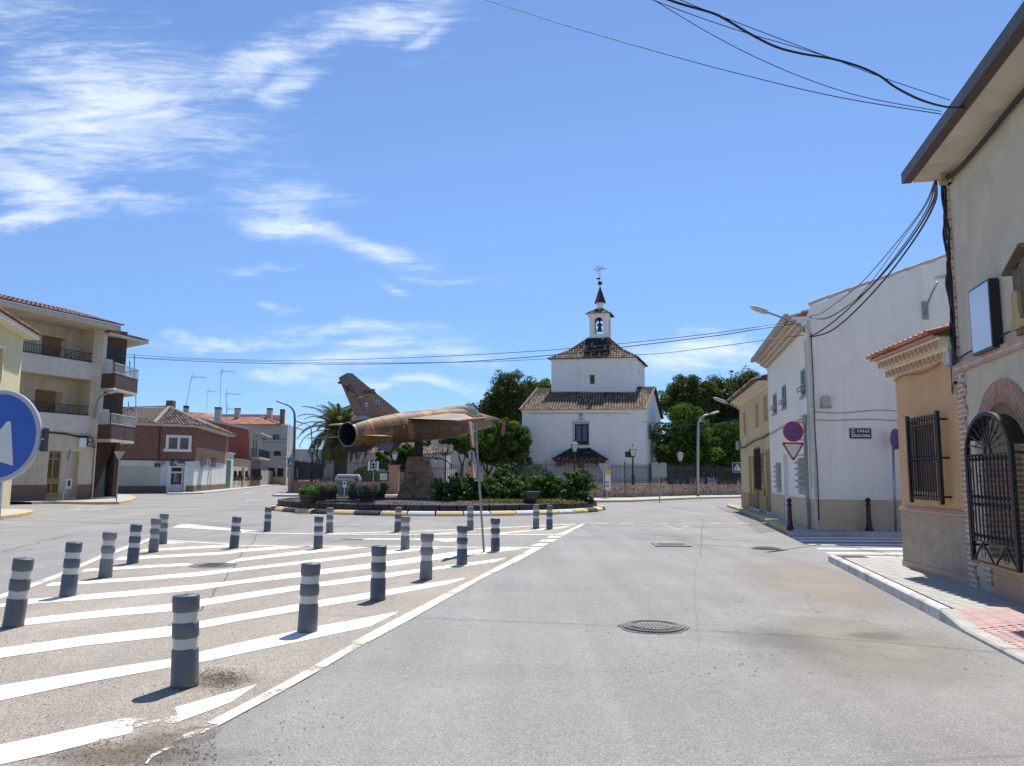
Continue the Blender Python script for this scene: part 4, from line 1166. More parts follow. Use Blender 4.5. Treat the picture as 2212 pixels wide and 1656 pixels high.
#  ochre house
yl=G(1603,1095,KH)
WY=Wall(yw,yl);L_y=WY.L
yh=thing('ochre_house','two storey ochre house past the white one, with barred ground floor window','house',(yw.x,yw.y,0))
zt_y=WY.c('F',120,860)[1];
holes=[];specs=[]
for(x0,y0),(x1,y1),kd_ in(((233,790),(256,940),'up'),((190,838),(208,975),'up'),((126,885),(138,1018),'up'),((206,1118),(237,1312),'bars'),((246,1090),(277,1440),'door'),((174,1122),(209,1420),'door'),((155,1130),(170,1415),'door')):
 sa,_=WY.c('F',x0,y0);sb,zb_=WY.c('F',x1,y0+5);_,zc_=WY.c('F',x1,y1)
 if kd_=='door':zc_=KH+.12
 h=R4(min(sa,sb),max(sa,sb),zc_,zb_);holes.append(h);specs.append((kd_,h))
mb=MB();WY.panel(mb,[(0,0),(L_y,0),(L_y,zt_y),(0,zt_y)],holes,.28)
nby=-WY.n
mb.poly([WY.pt(L_y,0),WY.pt(L_y,0)+nby*10,WY.pt(L_y,zt_y)+nby*10,WY.pt(L_y,zt_y)])
mb.build('wall',m_yellow,yh)
_,dzy=WY.c('F',130,1333)
prev=0
for a,b in sorted((h[0][0],h[1][0])for k_,h in specs if k_=='door')+[(L_y+.03,0)]:
 mb=MB();WY.box(mb,prev,a,0,dzy,.001,.03);prev=b
 mb.build('dado',m_yellow2,yh)
m_curt=plain('ochre_roller_blind',(.45,.29,.12),.8,.1,6,.1)
for kd_,h in specs:
 s0_,s1_,z0_,z1_=h[0][0],h[1][0],h[0][1],h[2][1];mb=MB()
 WY.box(mb,s0_,s1_,z0_,z1_,-.26,-.22)
 if kd_=='door':
  o=mb.build('door',m_brownstone,yh);mb=MB();WY.box(mb,s0_,s1_,0,KH+.12,-.25,.05);mb.build('step',plain('pale_stone_step',(.55,.52,.48),.7,.1),o)
 elif kd_=='up':o=mb.build('window',m_curt,yh)
 else:
  o=mb.build('window',m_glass,yh);mb=MB()
  for i in range(7):s=s0_+(s1_-s0_)*i/6;mb.tube([WY.pt(s,z0_-.05,.16),WY.pt(s,z1_+.15,.16),WY.pt(s,z1_+.35,.16)],[.03,.03,.004],5)
  for i in range(7):zz=z0_+(z1_-z0_)*i/6;mb.bar(WY.pt(s0_-.08,zz,.16),WY.pt(s1_+.08,zz,.16),.03,.02);mb.bar(WY.pt(s0_-.08,zz,.16),WY.pt(s0_-.08,zz,0),.03,.02);mb.bar(WY.pt(s1_+.08,zz,.16),WY.pt(s1_+.08,zz,0),.03,.02)
  mb.build('grille',m_black,o)
_,gey=WY.off(.5).c('F',93,850)
mb=MB();mw=MB()
for r_i in range(3):WY.box(mw,-.0,L_y+.1+r_i*.1,zt_y+.11*r_i,zt_y+.11*(r_i+1)-.002,-.1,.1+r_i*.15)
mw.build('cornice',m_creamtrim,yh)
e0=WY.pt(0,zt_y+.34,.55);e1=WY.pt(L_y+.05,zt_y+.34,.55);up_y=nby*6+Vector((0,0,2.0))
m_oldtile=tinted('weathered_roof_tile',[(0,(.10,.085,.065)),(.35,(.24,.17,.115)),(.7,(.36,.25,.16)),(1,(.46,.36,.26))],.9,.3)
tile_roof(mb,[e0,e1,e1+up_y,e0+up_y],WY.d,up_y,.26,.4,ms=0,mbase=1)
mb.build('roof',[m_oldtile,m_brownstone],yh)
wire('wall_cable',[WY.pt(*WY.c('F',x,y),.05)for x,y in((270,1015),(235,1035),(205,1045),(170,1065),(140,1085),(115,1090))],.04,m_cable,label='sagging black cable bundle across the ochre facade',cat='cable')
gb2=WY.pt(L_y-.1,WY.c('F',112,1100)[1],.05)
bx=thing('alarm_box','small tilted grey box hanging at the far corner of the ochre house','box',tuple(gb2));mb=MB();mb.cbox(gb2,.3,.25,.45,0,.4);mb.build('case',m_greymetal,bx)
k_far=K(1025,168);k_mid=K(1395,328)
kx=[k_far,K(1075,185),K(1210,238),K(1330,298),k_mid]
kdw=(k_mid-K(1075,185)).normalized()
crn=[GC('X',390,330),GC('X',700,342),GC('X',1000,345),GC('X',1180,350),GC('X',1400,356),GC('X',2600,372)]
crz=[.05,.05,.05,.10,.13,.13]
kpts=[z(p,KH)for p in kx]+[z(p,h)for p,h in zip(crn,crz)]
kerb_strip('far_kerb',[z(p,KH)for p in kx],None,.15,[m_kerbyellow],1)
kerb_strip('far_kerb_corner',[z(kx[-1]+kdw*.02,KH*.7)]+[z(p,h)for p,h in zip(crn,crz)],None,.15,[m_conc],1)
inset=[]
for i,p in enumerate(kpts):
 a=kpts[max(i-1,0)];b=kpts[min(i+1,len(kpts)-1)];d=(b-a);d.z=0;d.normalize()
 q=p+Vector((-d.y,d.x,0))*.15;inset.append(Vector((q.x,q.y,p.z)))
mb=MB()
polyz(mb,inset+[WG.pt(16,KH,.0),WG.pt(0,KH,.0),WW.pt(L_w,KH,0),WY.pt(L_y,KH,0),WY.pt(L_y+2,KH,0),z(k_far+(k_far-yl).normalized()*-0+Vector((0,2,0)),KH)])
setting(mb.build('far_pavement',m_paving_far))
#  roundabout
RC=Vector((-3.7,40.5,0));RR=8.55
m_kb=plain('black_kerb_paint',(.035,.037,.042),.55,.3,6,.3,stain=(.16,.15,.15),stain_amt=.5)
m_ky=worn_paint('yellow_kerb_paint',(.74,.55,.27),(.35,.30,.22),.70)
m_kw=worn_paint('white_kerb_paint',(.70,.69,.66),(.35,.33,.30),.68)
m_navy=plain('navy_glazed_tile',(.012,.013,.035),.55,.3,5,.1,stain=(.04,.04,.05),stain_amt=.4)
m_bark=tinted('gravel_chips',[(0,(.05,.036,.028)),(.5,(.12,.085,.065)),(.85,(.25,.20,.16)),(1,(.40,.35,.29))],.95,.3,20,.2)
ra=thing('roundabout','raised round island with a ring of black, yellow and white kerb blocks and gravel inside','roundabout',tuple(RC))
mb=MB();n=46
def rp(a,r,zz):return RC+Vector((r*math.cos(a),r*math.sin(a),zz))
for i in range(n):
 a0_=2*PI*i/n+.004;a1_=2*PI*(i+1)/n-.004
 am=math.degrees((a0_+a1_)/2)%360
 if i%2:mi=1
 else:mi=2 if 264<am<318 else 0
 prof=[(RR,-.02),(RR-.01,.10),(RR-.09,.175),(RR-.42,.20),(RR-.42,-.02)]
 k=4
 for j in range(k):
  b0,b1=a0_+(a1_-a0_)*j/k,a0_+(a1_-a0_)*(j+1)/k
  vs=[rp(b0,r,h)for r,h in prof]+[rp(b1,r,h)for r,h in prof]
  fs=[(0,5,6,1),(1,6,7,2),(2,7,8,3),(3,8,9,4)]
  if j==0:fs.append((0,1,2,3,4))
  if j==k-1:fs.append((9,8,7,6,5))
  mb.add(vs,fs,mi)
mb.build('kerb_ring',[m_kb,m_ky,m_kw],ra)
mb=MB();n=72
for i in range(n):
 a0_,a1_=2*PI*i/n+.003,2*PI*(i+1)/n-.003
 prof=[(RR-.425,-.02),(RR-.43,.43),(RR-.45,.45),(RR-.66,.45),(RR-.67,.25)]
 vs=[rp(a0_,r,h)for r,h in prof]+[rp(a1_,r,h)for r,h in prof]
 mb.add(vs,[(0,5,6,1),(1,6,7,2),(2,7,8,3),(3,8,9,4),(0,1,2,3,4),(9,8,7,6,5)])
mb.build('tiled_rim',m_navy,ra)
mb=MB();rings=[0,2.5,4.5,6,7.2,RR-.6];hs_=[.50,.50,.48,.45,.43,.41];n=48;vs=[]
for r,h in zip(rings,hs_):
 for i in range(n):vs.append(rp(2*PI*i/n,max(r,.01),h+random.uniform(-.012,.012)))
mb.add(vs,[(i*n+j,i*n+(j+1)%n,(i+1)*n+(j+1)%n,(i+1)*n+j)for i in range(len(rings)-1)for j in range(n)])
bed=mb.build('gravel_bed',flat_two('gravel_base',(.045,.034,.027),(.12,.09,.07),9,.35,.65,.95,.8),ra)
mb=MB()
for k in range(5200):
 a=random.uniform(PI*.9,PI*2.1);r=(RR-.62)*math.sqrt(random.uniform(.25,1))
 h=.50 if r<2.5 else .5-(r-2.5)*.017
 s=random.uniform(.03,.075);c=rp(a,r,h);t=random.random()*PI
 v=[c+Vector((math.cos(t+q)*s*random.uniform(.6,1),math.sin(t+q)*s*random.uniform(.6,1),random.uniform(-.01,.01)))for q in(0,2.1,4.2)]+[c+Vector((0,0,s*.55))]
 mb.add(v,[(0,1,3),(1,2,3),(2,0,3)])
o=mb.build('gravel_chips',m_bark,ra,uv=False);o['kind']='stuff'
m_bb=tinted('blue_grey_plastic',[(0,(.04,.055,.085)),(1,(.055,.07,.10))],.42,.25,5,.1)
def bollard_mat(name,base,scuff,amt,rough):
 m,nt,N,L,b=_mat(name);v=obj_vec(N)
 mp=N.new('ShaderNodeMapping');mp.inputs['Scale'].default_value=(1,1,.45);L.new(v,mp.inputs[0])
 n1=noise(N,L,mp.outputs[0],7,6,.6,.5);n2=noise(N,L,v,34,5,.7)
 c=mixc(N,L,mrange(N,L,n1,.45,.7,0,amt),base,scuff)
 c=mixc(N,L,mrange(N,L,n2,.58,.72,0,.35),c,(.20,.20,.20))
 sz=N.new('ShaderNodeSeparateXYZ');L.new(v,sz.inputs[0]);hz=mth(N,L,'ADD',sz.outputs[2],mth(N,L,'MULTIPLY',n1,-.22));c=mixc(N,L,mrange(N,L,hz,-.08,.03,.6,0),c,(.22,.19,.16))
 L.new(c,b.inputs['Base Color']);b.inputs['Roughness'].default_value=rough
 bump(N,L,b,n2,.15,.003);return m
m_bol=[bollard_mat('slate_bollard_plastic',(.115,.125,.135),(.055,.095,.16),.6,.5),bollard_mat('blue_bollard_plastic',(.080,.096,.120),(.032,.085,.19),.8,.45),bollard_mat('faded_bollard_plastic',(.19,.192,.195),(.12,.135,.155),.5,.6)]
def reflective(name):
 m,nt,N,L,b=_mat(name);v=obj_vec(N)
 c=mixc(N,L,mrange(N,L,noise(N,L,v,30,6,.7),.56,.7,0,.7),(.50,.50,.49),(.26,.26,.26))
 L.new(c,b.inputs['Base Color']);b.inputs['Roughness'].default_value=.35;return m
m_refl=reflective('reflective_band')
def make_bollard(mat):
 t=thing('flexible_bollard','','bollard')
 r=.102
 mb=MB();mb.lathe([(r*1.0,0),(r*1.03,.012),(r*1.03,.03),(r,.04),(r*.985,.288),(r*.955,.297),(r*.925,.300)],n=28);mb.build('base_sleeve',mat,t,smooth=True,autos=50)
 mb=MB();mb.lathe([(r*.905,.30),(r*.905,.386)],n=28,caps=False);mb.build('lower_band',m_refl,t,smooth=True)
 mb=MB();mb.lathe([(r*.905,.384),(r*.95,.388),(r*.985,.40),(r*.985,.498),(r*.95,.508),(r*.905,.511)],n=28,caps=False);mb.build('middle_sleeve',mat,t,smooth=True,autos=60)
 mb=MB();mb.lathe([(r*.905,.51),(r*.905,.596)],n=28,caps=False);mb.build('upper_band',m_refl,t,smooth=True)
 mb=MB();mb.lathe([(r*.905,.594),(r*.95,.598),(r*.99,.61),(r,.71),(r*.975,.722),(r*.93,.727),(r*.4,.733),(r*.18,.732),(r*.16,.722)],n=28);mb.build('cap',mat,t,smooth=True,autos=50)
 mb=MB()
 for zc_,hh_ in((.345,.03),(.553,.03)):
  pass
 return t
def make_bollard2(mat):
 t=thing('flexible_bollard','','bollard');r=.100
 mb=MB();mb.lathe([(r*1.0,0),(r*1.03,.01),(r*1.03,.03),(r,.045),(r*.99,.25),(r*.93,.285),(r*.89,.300)],n=28);mb.build('base_sleeve',mat,t,smooth=True,autos=60)
 mb=MB();mb.lathe([(r*.88,.30),(r*.88,.386)],n=28,caps=False);mb.build('lower_band',m_refl,t,smooth=True)
 mb=MB();mb.lathe([(r*.88,.384),(r*1.0,.405),(r*1.07,.45),(r*1.0,.495),(r*.88,.512)],n=28,caps=False);mb.build('middle_sleeve',mat,t,smooth=True)
 mb=MB();mb.lathe([(r*.88,.51),(r*.88,.596)],n=28,caps=False);mb.build('upper_band',m_refl,t,smooth=True)
 mb=MB();mb.lathe([(r*.88,.594),(r*.98,.615),(r*1.08,.635),(r*1.07,.71),(r*1.03,.724),(r*.9,.73),(r*.2,.732)],n=28);mb.build('cap',mat,t,smooth=True,autos=50)
 return t
protos={(0,k):make_bollard(m_bol[k])for k in range(3)}
protos.update({(1,k):make_bollard2(m_bol[k])for k in(1,2)})
used=set()
BOL=[(399,1481,402,1284,(0,0),'dark grey bollard, the nearest and largest, alone at the near end of the hatched island'),(28,1353,52,1205,(0,0),'leaning blue-grey bollard nearest the viewer in the row along the left edge line'),(146,1288,161,1171,(0,1),'second bollard from the near end of the row along the left edge line'),(227,1247,238,1149,(1,2),'faded grey bollard with bulging rings, third in the row on the left edge line'),(286,1217,295,1133,(0,1),'blue bollard, fourth in the row on the left edge line, beyond the faded bulging one'),(331,1193,338,1120,(1,2),'faded bulging bollard, fifth on the left edge line, half covering the last one behind it'),(351,1175,355,1110,(0,2),'far-end bollard of the left edge line, partly hidden by a bulging faded one'),(505,1184,512,1117,(0,1),'blue bollard on the far edge of the hatched area, left of the white crossing arrow'),(577,1148,580,1097,(0,0),'slate bollard left of the roundabout kerb, by the weeds at the end of the crack'),(687,1186,689,1116,(0,1),'blue-grey bollard on the far edge of the hatching, just left of a slimmer one'),(712,1151,713,1097,(0,2),'slim grey bollard before the dark part of the roundabout kerb, under the jet nozzle'),(664,1364,672,1216,(0,0),'large grey bollard nearest the viewer in the row along the right edge line'),(816,1296,819,1179,(0,1),'deep blue straight bollard, second in the row along the right edge line'),(920,1252,923,1152,(1,2),'pale battered bollard with bulging cap, third on the right edge line'),(998,1220,999,1136,(1,1),'navy blue bollard just left of the foot of the leaning sign pole'),(1070,1191,1070,1120,(1,1),'navy blue bollard just right of the foot of the leaning sign pole'),(875,1187,876,1116,(1,2),'bulging grey bollard with a blue stain, third on the far edge of the hatched area'),(859,1149,861,1096,(0,0),'slate bollard beyond the crossing, just behind the bulging one below the jet pedestal'),(1016,1146,1016,1094,(0,2),'grey bollard beyond the crossing, next to the leaning sign pole at mid height'),(1158,1142,1158,1090,(0,2),'left bollard of the close pair at the far tip of the island, with scuffed bands'),(1187,1143,1187,1092,(0,0),'right bollard of the close pair at the far tip of the island, with clean bands')]
for bx_,by_,tx_,ty_,kd_,lab in BOL:
 g0=G(bx_,by_-.0,0.008)
 top=P(tx_,ty_,g0.y)
 lean=math.atan2(top.x-g0.x,.72)
 if kd_ not in used:b_=protos[kd_];used.add(kd_)
 else:b_=copy_tree(protos[kd_])
 b_.location=(g0.x,g0.y,.006)
 sc=(top.z-.008)/.73
 sc=max(.95,min(1.05,sc));b_.scale=(1,1,sc)
 b_.rotation_euler=(random.uniform(-.01,.01),lean,0)
 b_.rotation_euler=Matrix.Rotation(lean,3,'Y').to_euler()
 b_['label']=lab;b_['group']='striped flexible bollards on the hatched island'
m_cover=plain('manhole_iron',(.16,.155,.145),.55,.25,14,.4,60,.55,stain=(.28,.26,.23),stain_amt=.5)
m_collar=asphalt('manhole_collar',(.17,.165,.16),.4,1.7,cracks=False)
def manhole(c,r,lab,square=False):
 t=thing('manhole_cover',lab,'manhole cover',(c.x,c.y,0))
 mb=MB();n=40
 rr_=[r*(1.26+random.uniform(-.09,.09))for _ in range(n)]
 vs=[(c.x,c.y,.006)]+[(c.x+rr_[i]*math.cos(2*PI*i/n),c.y+rr_[i]*math.sin(2*PI*i/n),.006)for i in range(n)]
 mb.add(vs,[(0,1+i,1+(i+1)%n)for i in range(n)]);mb.build('asphalt_collar',m_collar,t)
 mb=MB();mb.lathe([(r*1.1,0),(r*1.1,.022),(r*1.02,.022),(r*1.01,.012)],(c.x,c.y,.0),48);mb.build('rim',m_cover,t)
 mb=MB();mb.lathe([(r*.985,0),(r*.985,.024)],(c.x,c.y,0),48)
 for k in range(3):mb.lathe([(r*(.93-k*.09),.024),(r*(.93-k*.09),.030),(r*(.90-k*.09),.030),(r*(.90-k*.09),.024)],(c.x,c.y,0),48,caps=False)
 for i in range(-4,5):
  w_=r*.62*math.sqrt(max(0,1-(i/5.2)**2));mb.cbox((c.x+i*r*.13,c.y,.024),r*.05,w_*1.6,.007)
 mb.build('lid',m_cover,t)
manhole(G(1411,1356),.30,'nearest round iron manhole cover with a broken asphalt collar, in the right lane')
c_=K(1265,424);manhole(c_,.28,'round iron manhole cover on the right side of the lane, opposite the zebra crossing')
c_=K(682,403);t=thing('square_manhole','square iron manhole cover in the middle of the lane, left of the farther round one','manhole cover',(c_.x,c_.y,0))
mb=MB();mb.cbox((c_.x,c_.y,0),.84,.84,.009,0,-.05);mb.build('asphalt_collar',m_collar,t)
mb=MB()
for i in range(4):
 a=i*PI/2-.05;mb.cbox((c_.x+.39*math.cos(a),c_.y+.39*math.sin(a),.009),.06,.84,.012,0,a)
mb.build('rim',m_cover,t)
mb=MB();mb.cbox((c_.x,c_.y,.009),.70,.70,.010,0,-.05)
for i in range(5):mb.cbox((c_.x,c_.y+(i-2)*.12,.019),.6,.03,.005,0,-.05)
mb.build('lid',m_cover,t)
c_=I(1232,497);t=thing('drain_cover','small round drain cover on the hatched island where a stripe bends','drain cover',(c_.x,c_.y,0))
mb=MB();mb.lathe([(.42,0),(.42,.0095)],(c_.x,c_.y,0),32);mb.build('asphalt_collar',m_collar,t)
mb=MB();mb.lathe([(.26,.009),(.26,.02)],(c_.x,c_.y,0),32)
for i in range(-3,4):mb.cbox((c_.x,c_.y+i*.06,.02),.34,.02,.006)
mb.build('lid',m_cover,t)
c_=GC('X',1300,632,KH);t=thing('pavement_drain','small iron drain cover at the near end of the zebra crossing','drain cover',(c_.x,c_.y,KH))
mb=MB();mb.cbox((c_.x,c_.y+.1,KH),.55,.3,.008)
for i in range(5):mb.cbox((c_.x,c_.y-.0+i*.05,KH+.008),.45,.02,.006)
mb.build('lid',m_cover,t)
#  cast iron street bollards
m_wine=plain('wine_iron_paint',(.035,.012,.012),.38,.25,8,.15,40,.2)
def iron_bollard(c,lab,h=.98):
 t=thing('iron_bollard',lab,'bollard',(c.x,c.y,c.z))
 k=h/1.0;o_=(c.x,c.y,c.z)
 mb=MB();mb.lathe([(.125,0),(.125,.05),(.10,.07),(.095,.12),(.078,.15)],o_,8);mb.build('foot',m_wine,t)
 mb=MB();mb.lathe([(.076,.15),(.062,.60*k),(.060,.74*k)],o_,12,caps=False);mb.build('shaft',m_wine,t,smooth=True,autos=40)
 mb=MB();mb.lathe([(.06,.74*k),(.082,.75*k),(.085,.77*k),(.06,.79*k),(.05,.82*k)],o_,16);mb.build('collar',m_wine,t,smooth=True,autos=40)
 mb=MB();mb.ball((c.x,c.y,c.z+.89*k),.078,16,10);mb.build('ball',m_wine,t,smooth=True)
iron_bollard(GC('X',418,252,.10),'wine coloured cast iron bollard on the kerb corner in front of the white house facade')
iron_bollard(GC('X',1512,262,KH),'wine coloured cast iron bollard on the side street kerb, below the street name plate')
#  jet monument
PSI=rad(30);PIT=rad(6.6)
Fw=Vector((math.sin(PSI)*math.cos(PIT),math.cos(PSI)*math.cos(PIT),math.sin(PIT)))
Lf=Vector((-math.cos(PSI),math.sin(PSI),0));Up=Fw.cross(Lf)
T0=P(750,939,36.4)
def JW(x,y,z_):return T0+Fw*x+Lf*y+Up*z_
def camo(name,cols,under=None,sc=.55):
 m,nt,N,L,b=_mat(name);v=obj_vec(N)
 n1=noise(N,L,v,sc,2,.4,.6)
 c=mixc(N,L,mrange(N,L,n1,.49,.505,0,1),cols[0],cols[1])
 n2=N.new('ShaderNodeTexNoise');n2.inputs['Scale'].default_value=sc*.9;n2.inputs['Detail'].default_value=2
 mp=N.new('ShaderNodeMapping');mp.inputs['Location'].default_value=(7,3,9);L.new(v,mp.inputs[0]);L.new(mp.outputs[0],n2.inputs['Vector'])
 c=mixc(N,L,mrange(N,L,n2.outputs['Fac'],.56,.575,0,1),c,cols[2])
 wn=noise(N,L,v,3.5,8,.7)
 c=mixc(N,L,1.0,c,grey(N,L,mrange(N,L,wn,.3,.7,.78,1.2)),'MULTIPLY')
 if under:
  a=N.new('ShaderNodeAttribute');a.attribute_name='tint'
  c=mixc(N,L,mth(N,L,'GREATER_THAN',a.outputs['Fac'],.5),c,under)
 L.new(c,b.inputs['Base Color']);b.inputs['Roughness'].default_value=.58;b.inputs['Specular IOR Level'].default_value=.3
 bump(N,L,b,noise(N,L,v,9,4),.06,.01)
 return m
BR,TN,GR=(.18,.088,.038),(.32,.185,.072),(.15,.09,.048)
m_camo=camo('desert_camouflage',(BR,TN,GR),(.20,.225,.235))
m_camo_pale=camo('sun_faded_camouflage',((.33,.235,.155),(.35,.25,.165),(.26,.18,.12)))
m_fin=camo('fin_camouflage',((.235,.16,.105),(.31,.195,.10),(.19,.14,.105)),None,.4)
m_bluegrey=plain('blue_grey_underside',(.085,.115,.15),.5,.15,4,.1)
m_radome=plain('dark_radome',(.04,.045,.038),.85,.15,4,.05)
m_burnt=plain('bare_nozzle_metal',(.34,.32,.30),.45,.2,8,.1,40,.8)
m_hollow=plain('nozzle_interior',(.012,.012,.013),.9,.2,4,.1)
m_blackmark=plain('black_marking',(.012,.012,.012),.6,.05,8,0)
m_whitemark=plain('white_marking',(.62,.62,.60),.6,.05,8,0)
m_redmark=plain('red_marking',(.42,.05,.04),.6,.1,8,0)
m_yellmark=plain('yellow_marking',(.62,.45,.08),.6,.1,8,0)
m_bluemark=plain('blue_marking',(.08,.17,.50),.5,.1,8,0)
jt=thing('fighter_jet','brown camouflaged fighter jet mounted nose-up over the stone pedestal','aircraft',tuple(JW(5.6,0,0)))
SEC=[(0.12,0,.57,.57,2),(.6,.01,.62,.61,2),(1.4,.03,.68,.66,2),(2.6,.05,.74,.72,2),(4.0,.07,.79,.80,2.2),(5.6,.08,.82,.90,2.5),(7.2,.08,.84,.98,2.8),(8.6,.07,.84,1.0,3.0),(9.3,.06,.82,.97,3.0)]
SEC2=[(8.9,.10,.70,.62,2.1),(10,.10,.68,.58,2.1),(11,.06,.60,.52,2),(12,.0,.48,.44,2),(12.75,-.05,.385,.37,2)]
def loft(secs,mb,n=36,under=-.35,caps=(True,True)):
 vs=[]
 for x,zc,h,w_,p in secs:
  for j in range(n):
   a=2*PI*j/n;c,s=math.cos(a),math.sin(a);k=(abs(c)**p+abs(s)**p)**(-1/p)
   vs.append(JW(x,w_*c*k,zc+h*s*k))
 m_=len(secs)
 for i in range(m_-1):
  for j in range(n):
   q=[vs[i*n+j],vs[i*n+(j+1)%n],vs[(i+1)*n+(j+1)%n],vs[(i+1)*n+j]]
   a=2*PI*(j+.5)/n
   und=secs[i][0]>5 and math.sin(a)<(-.86 if secs[i][0]<8.5 else-.62)
   mb.add(q,[(0,1,2,3)],0,1.0 if und else 0.0)
 if caps[0]:mb.add(vs[:n],[tuple(range(n))[::-1]],0,0.0)
 if caps[1]:mb.add(vs[-n:],[tuple(range(n))],0,0.0)
def interp(secs,k=3):
 out=[]
 for a,b in zip(secs,secs[1:]):
  for i in range(k):
   t=i/k;out.append(tuple(x+(y-x)*t for x,y in zip(a,b)))
 return out+[secs[-1]]
mb=MB();loft(interp(SEC),mb,caps=(False,True));loft(interp(SEC2),mb)
sp=[(4.2,.70,.16,.30,2),(6,.74,.19,.32,2),(8,.74,.24,.34,2),(9.2,.70,.36,.38,2),(9.9,.66,.40,.38,2)]
loft(interp(sp),mb)
fus=mb.build('fuselage',m_camo,jt,smooth=True,autos=55,uv=False)
import bmesh
def weld(o,d=.0008):
 bm=bmesh.new();bm.from_mesh(o.data);bmesh.ops.remove_doubles(bm,verts=bm.verts,dist=d);bm.to_mesh(o.data);bm.free()
 o.data.polygons.foreach_set('use_smooth',[True]*len(o.data.polygons))
 try:o.data.set_sharp_from_angle(angle=rad(50))
 except Exception:pass
weld(fus)
def ringj(x0,r0,x1,r1,mb,n=40,zc0=0,zc1=0):
 vs=[JW(x0,r0*math.cos(2*PI*j/n),zc0+r0*math.sin(2*PI*j/n))for j in range(n)]+[JW(x1,r1*math.cos(2*PI*j/n),zc1+r1*math.sin(2*PI*j/n))for j in range(n)]
 mb.add(vs,[(j,(j+1)%n,n+(j+1)%n,n+j)for j in range(n)])
mb=MB();ringj(0,.575,.13,.585,mb);ringj(0,.575,0,.55,mb);ringj(0,.55,.1,.545,mb);mb.build('nozzle_ring',m_burnt,jt,smooth=True)
mb=MB();ringj(.1,.545,1.6,.42,mb);ringj(1.6,.42,1.6,.01,mb);ringj(1.5,.28,1.2,.02,mb);mb.build('nozzle_interior',m_hollow,jt)
mb=MB();n=24
vs=[]
for x,r,zc in((12.75,.385,-.05),(13.05,.32,-.04),(13.4,.235,-.02),(13.75,.145,0),(14.05,.07,.01),(14.2,.028,.015),(14.6,.02,.015)):
 vs+=[JW(x,r*.97*math.cos(2*PI*j/n),zc+r*math.sin(2*PI*j/n))for j in range(n)]
mb.add(vs,[(i*n+j,i*n+(j+1)%n,(i+1)*n+(j+1)%n,(i+1)*n+j)for i in range(6)for j in range(n)]+[tuple(6*n+j for j in range(n))])
mb.build('nose_cone',m_radome,jt,smooth=True,autos=40)
a_=JW(14.52,0,0)
mb=MB();mb.obox(a_+Vector((-.12,0,-1.02)),(.22,.02,0),(0,.012,0),(.12,0,1.0));mb.build('streamer',plain('faded_red_cloth',(.42,.17,.15),.9,.2,9,.2),jt)
mb=MB();loft([(9.75,.60,.38,.36,2),(10.1,.60,.44,.38,2),(10.6,.56,.46,.38,2),(11.0,.50,.40,.35,2),(11.4,.42,.26,.27,2),(11.75,.34,.10,.14,2)],mb,24)
m_can=glass_pane('canopy_glass',(.16,.17,.17),.1)
co=mb.build('canopy',m_can,jt,smooth=True,uv=False);weld(co)
mb=MB()
def canopy_hoop(x,zc,h,w_,wd=.05):
 for t in np.linspace(-.3,PI+.3,15)[:-1]:
  d_=(PI+.6)/14;q=[]
  for(tt,xx)in((t,x-wd/2),(t+d_,x-wd/2),(t+d_,x+wd/2),(t,x+wd/2)):q.append(JW(xx,(w_+.012)*math.cos(tt),zc+(h+.012)*math.sin(tt)))
  mb.poly(q)
canopy_hoop(9.95,.60,.42,.37,.30);canopy_hoop(10.85,.53,.43,.365,.07)
for sg in(-1,1):mb.tube([JW(9.8,sg*.38,.62),JW(10.6,sg*.395,.56),JW(11.2,sg*.33,.46),JW(11.7,sg*.16,.36)],.03,6)
mb.build('canopy_frame',m_camo_pale,jt)
mb=MB()
for i in range(2):
 pass
for sg in(-1,1):
 mb=MB();vs=[]
 for x,r in((8.9,.30),(9.5,.20),(9.95,.02)):
  vs+=[JW(x,sg*(.62+r*math.cos(PI*j/10-PI/2)),.04+r*1.3*math.sin(PI*j/10-PI/2))for j in range(11)]
 mb.add(vs,[(i*11+j,i*11+j+1,(i+1)*11+j+1,(i+1)*11+j)for i in range(2)for j in range(10)])
 mb.build('intake_cone',m_camo,jt)
def surface(name,rLE,rTE,tTE,tLE,th,mat,nrm):
 mb=MB();nrm=Vector(nrm).normalized()
 pts=[Vector(p)for p in(rLE,rTE,tTE,tLE)]
 mid=[pts[0].lerp(pts[1],.35),pts[3].lerp(pts[2],.35)]
 a=[mid[0]+nrm*th/2,mid[0]-nrm*th/2,mid[1]+nrm*th*.22,mid[1]-nrm*th*.22]
 W3=[JW(*p)for p in pts]+[JW(*p)for p in a]
 mb.add(W3,[(0,4,6,3),(4,1,2,6),(0,3,7,5),(5,7,2,1),(3,6,2,7),(0,5,1,4)])
 return mb.build(name,mat,jt)
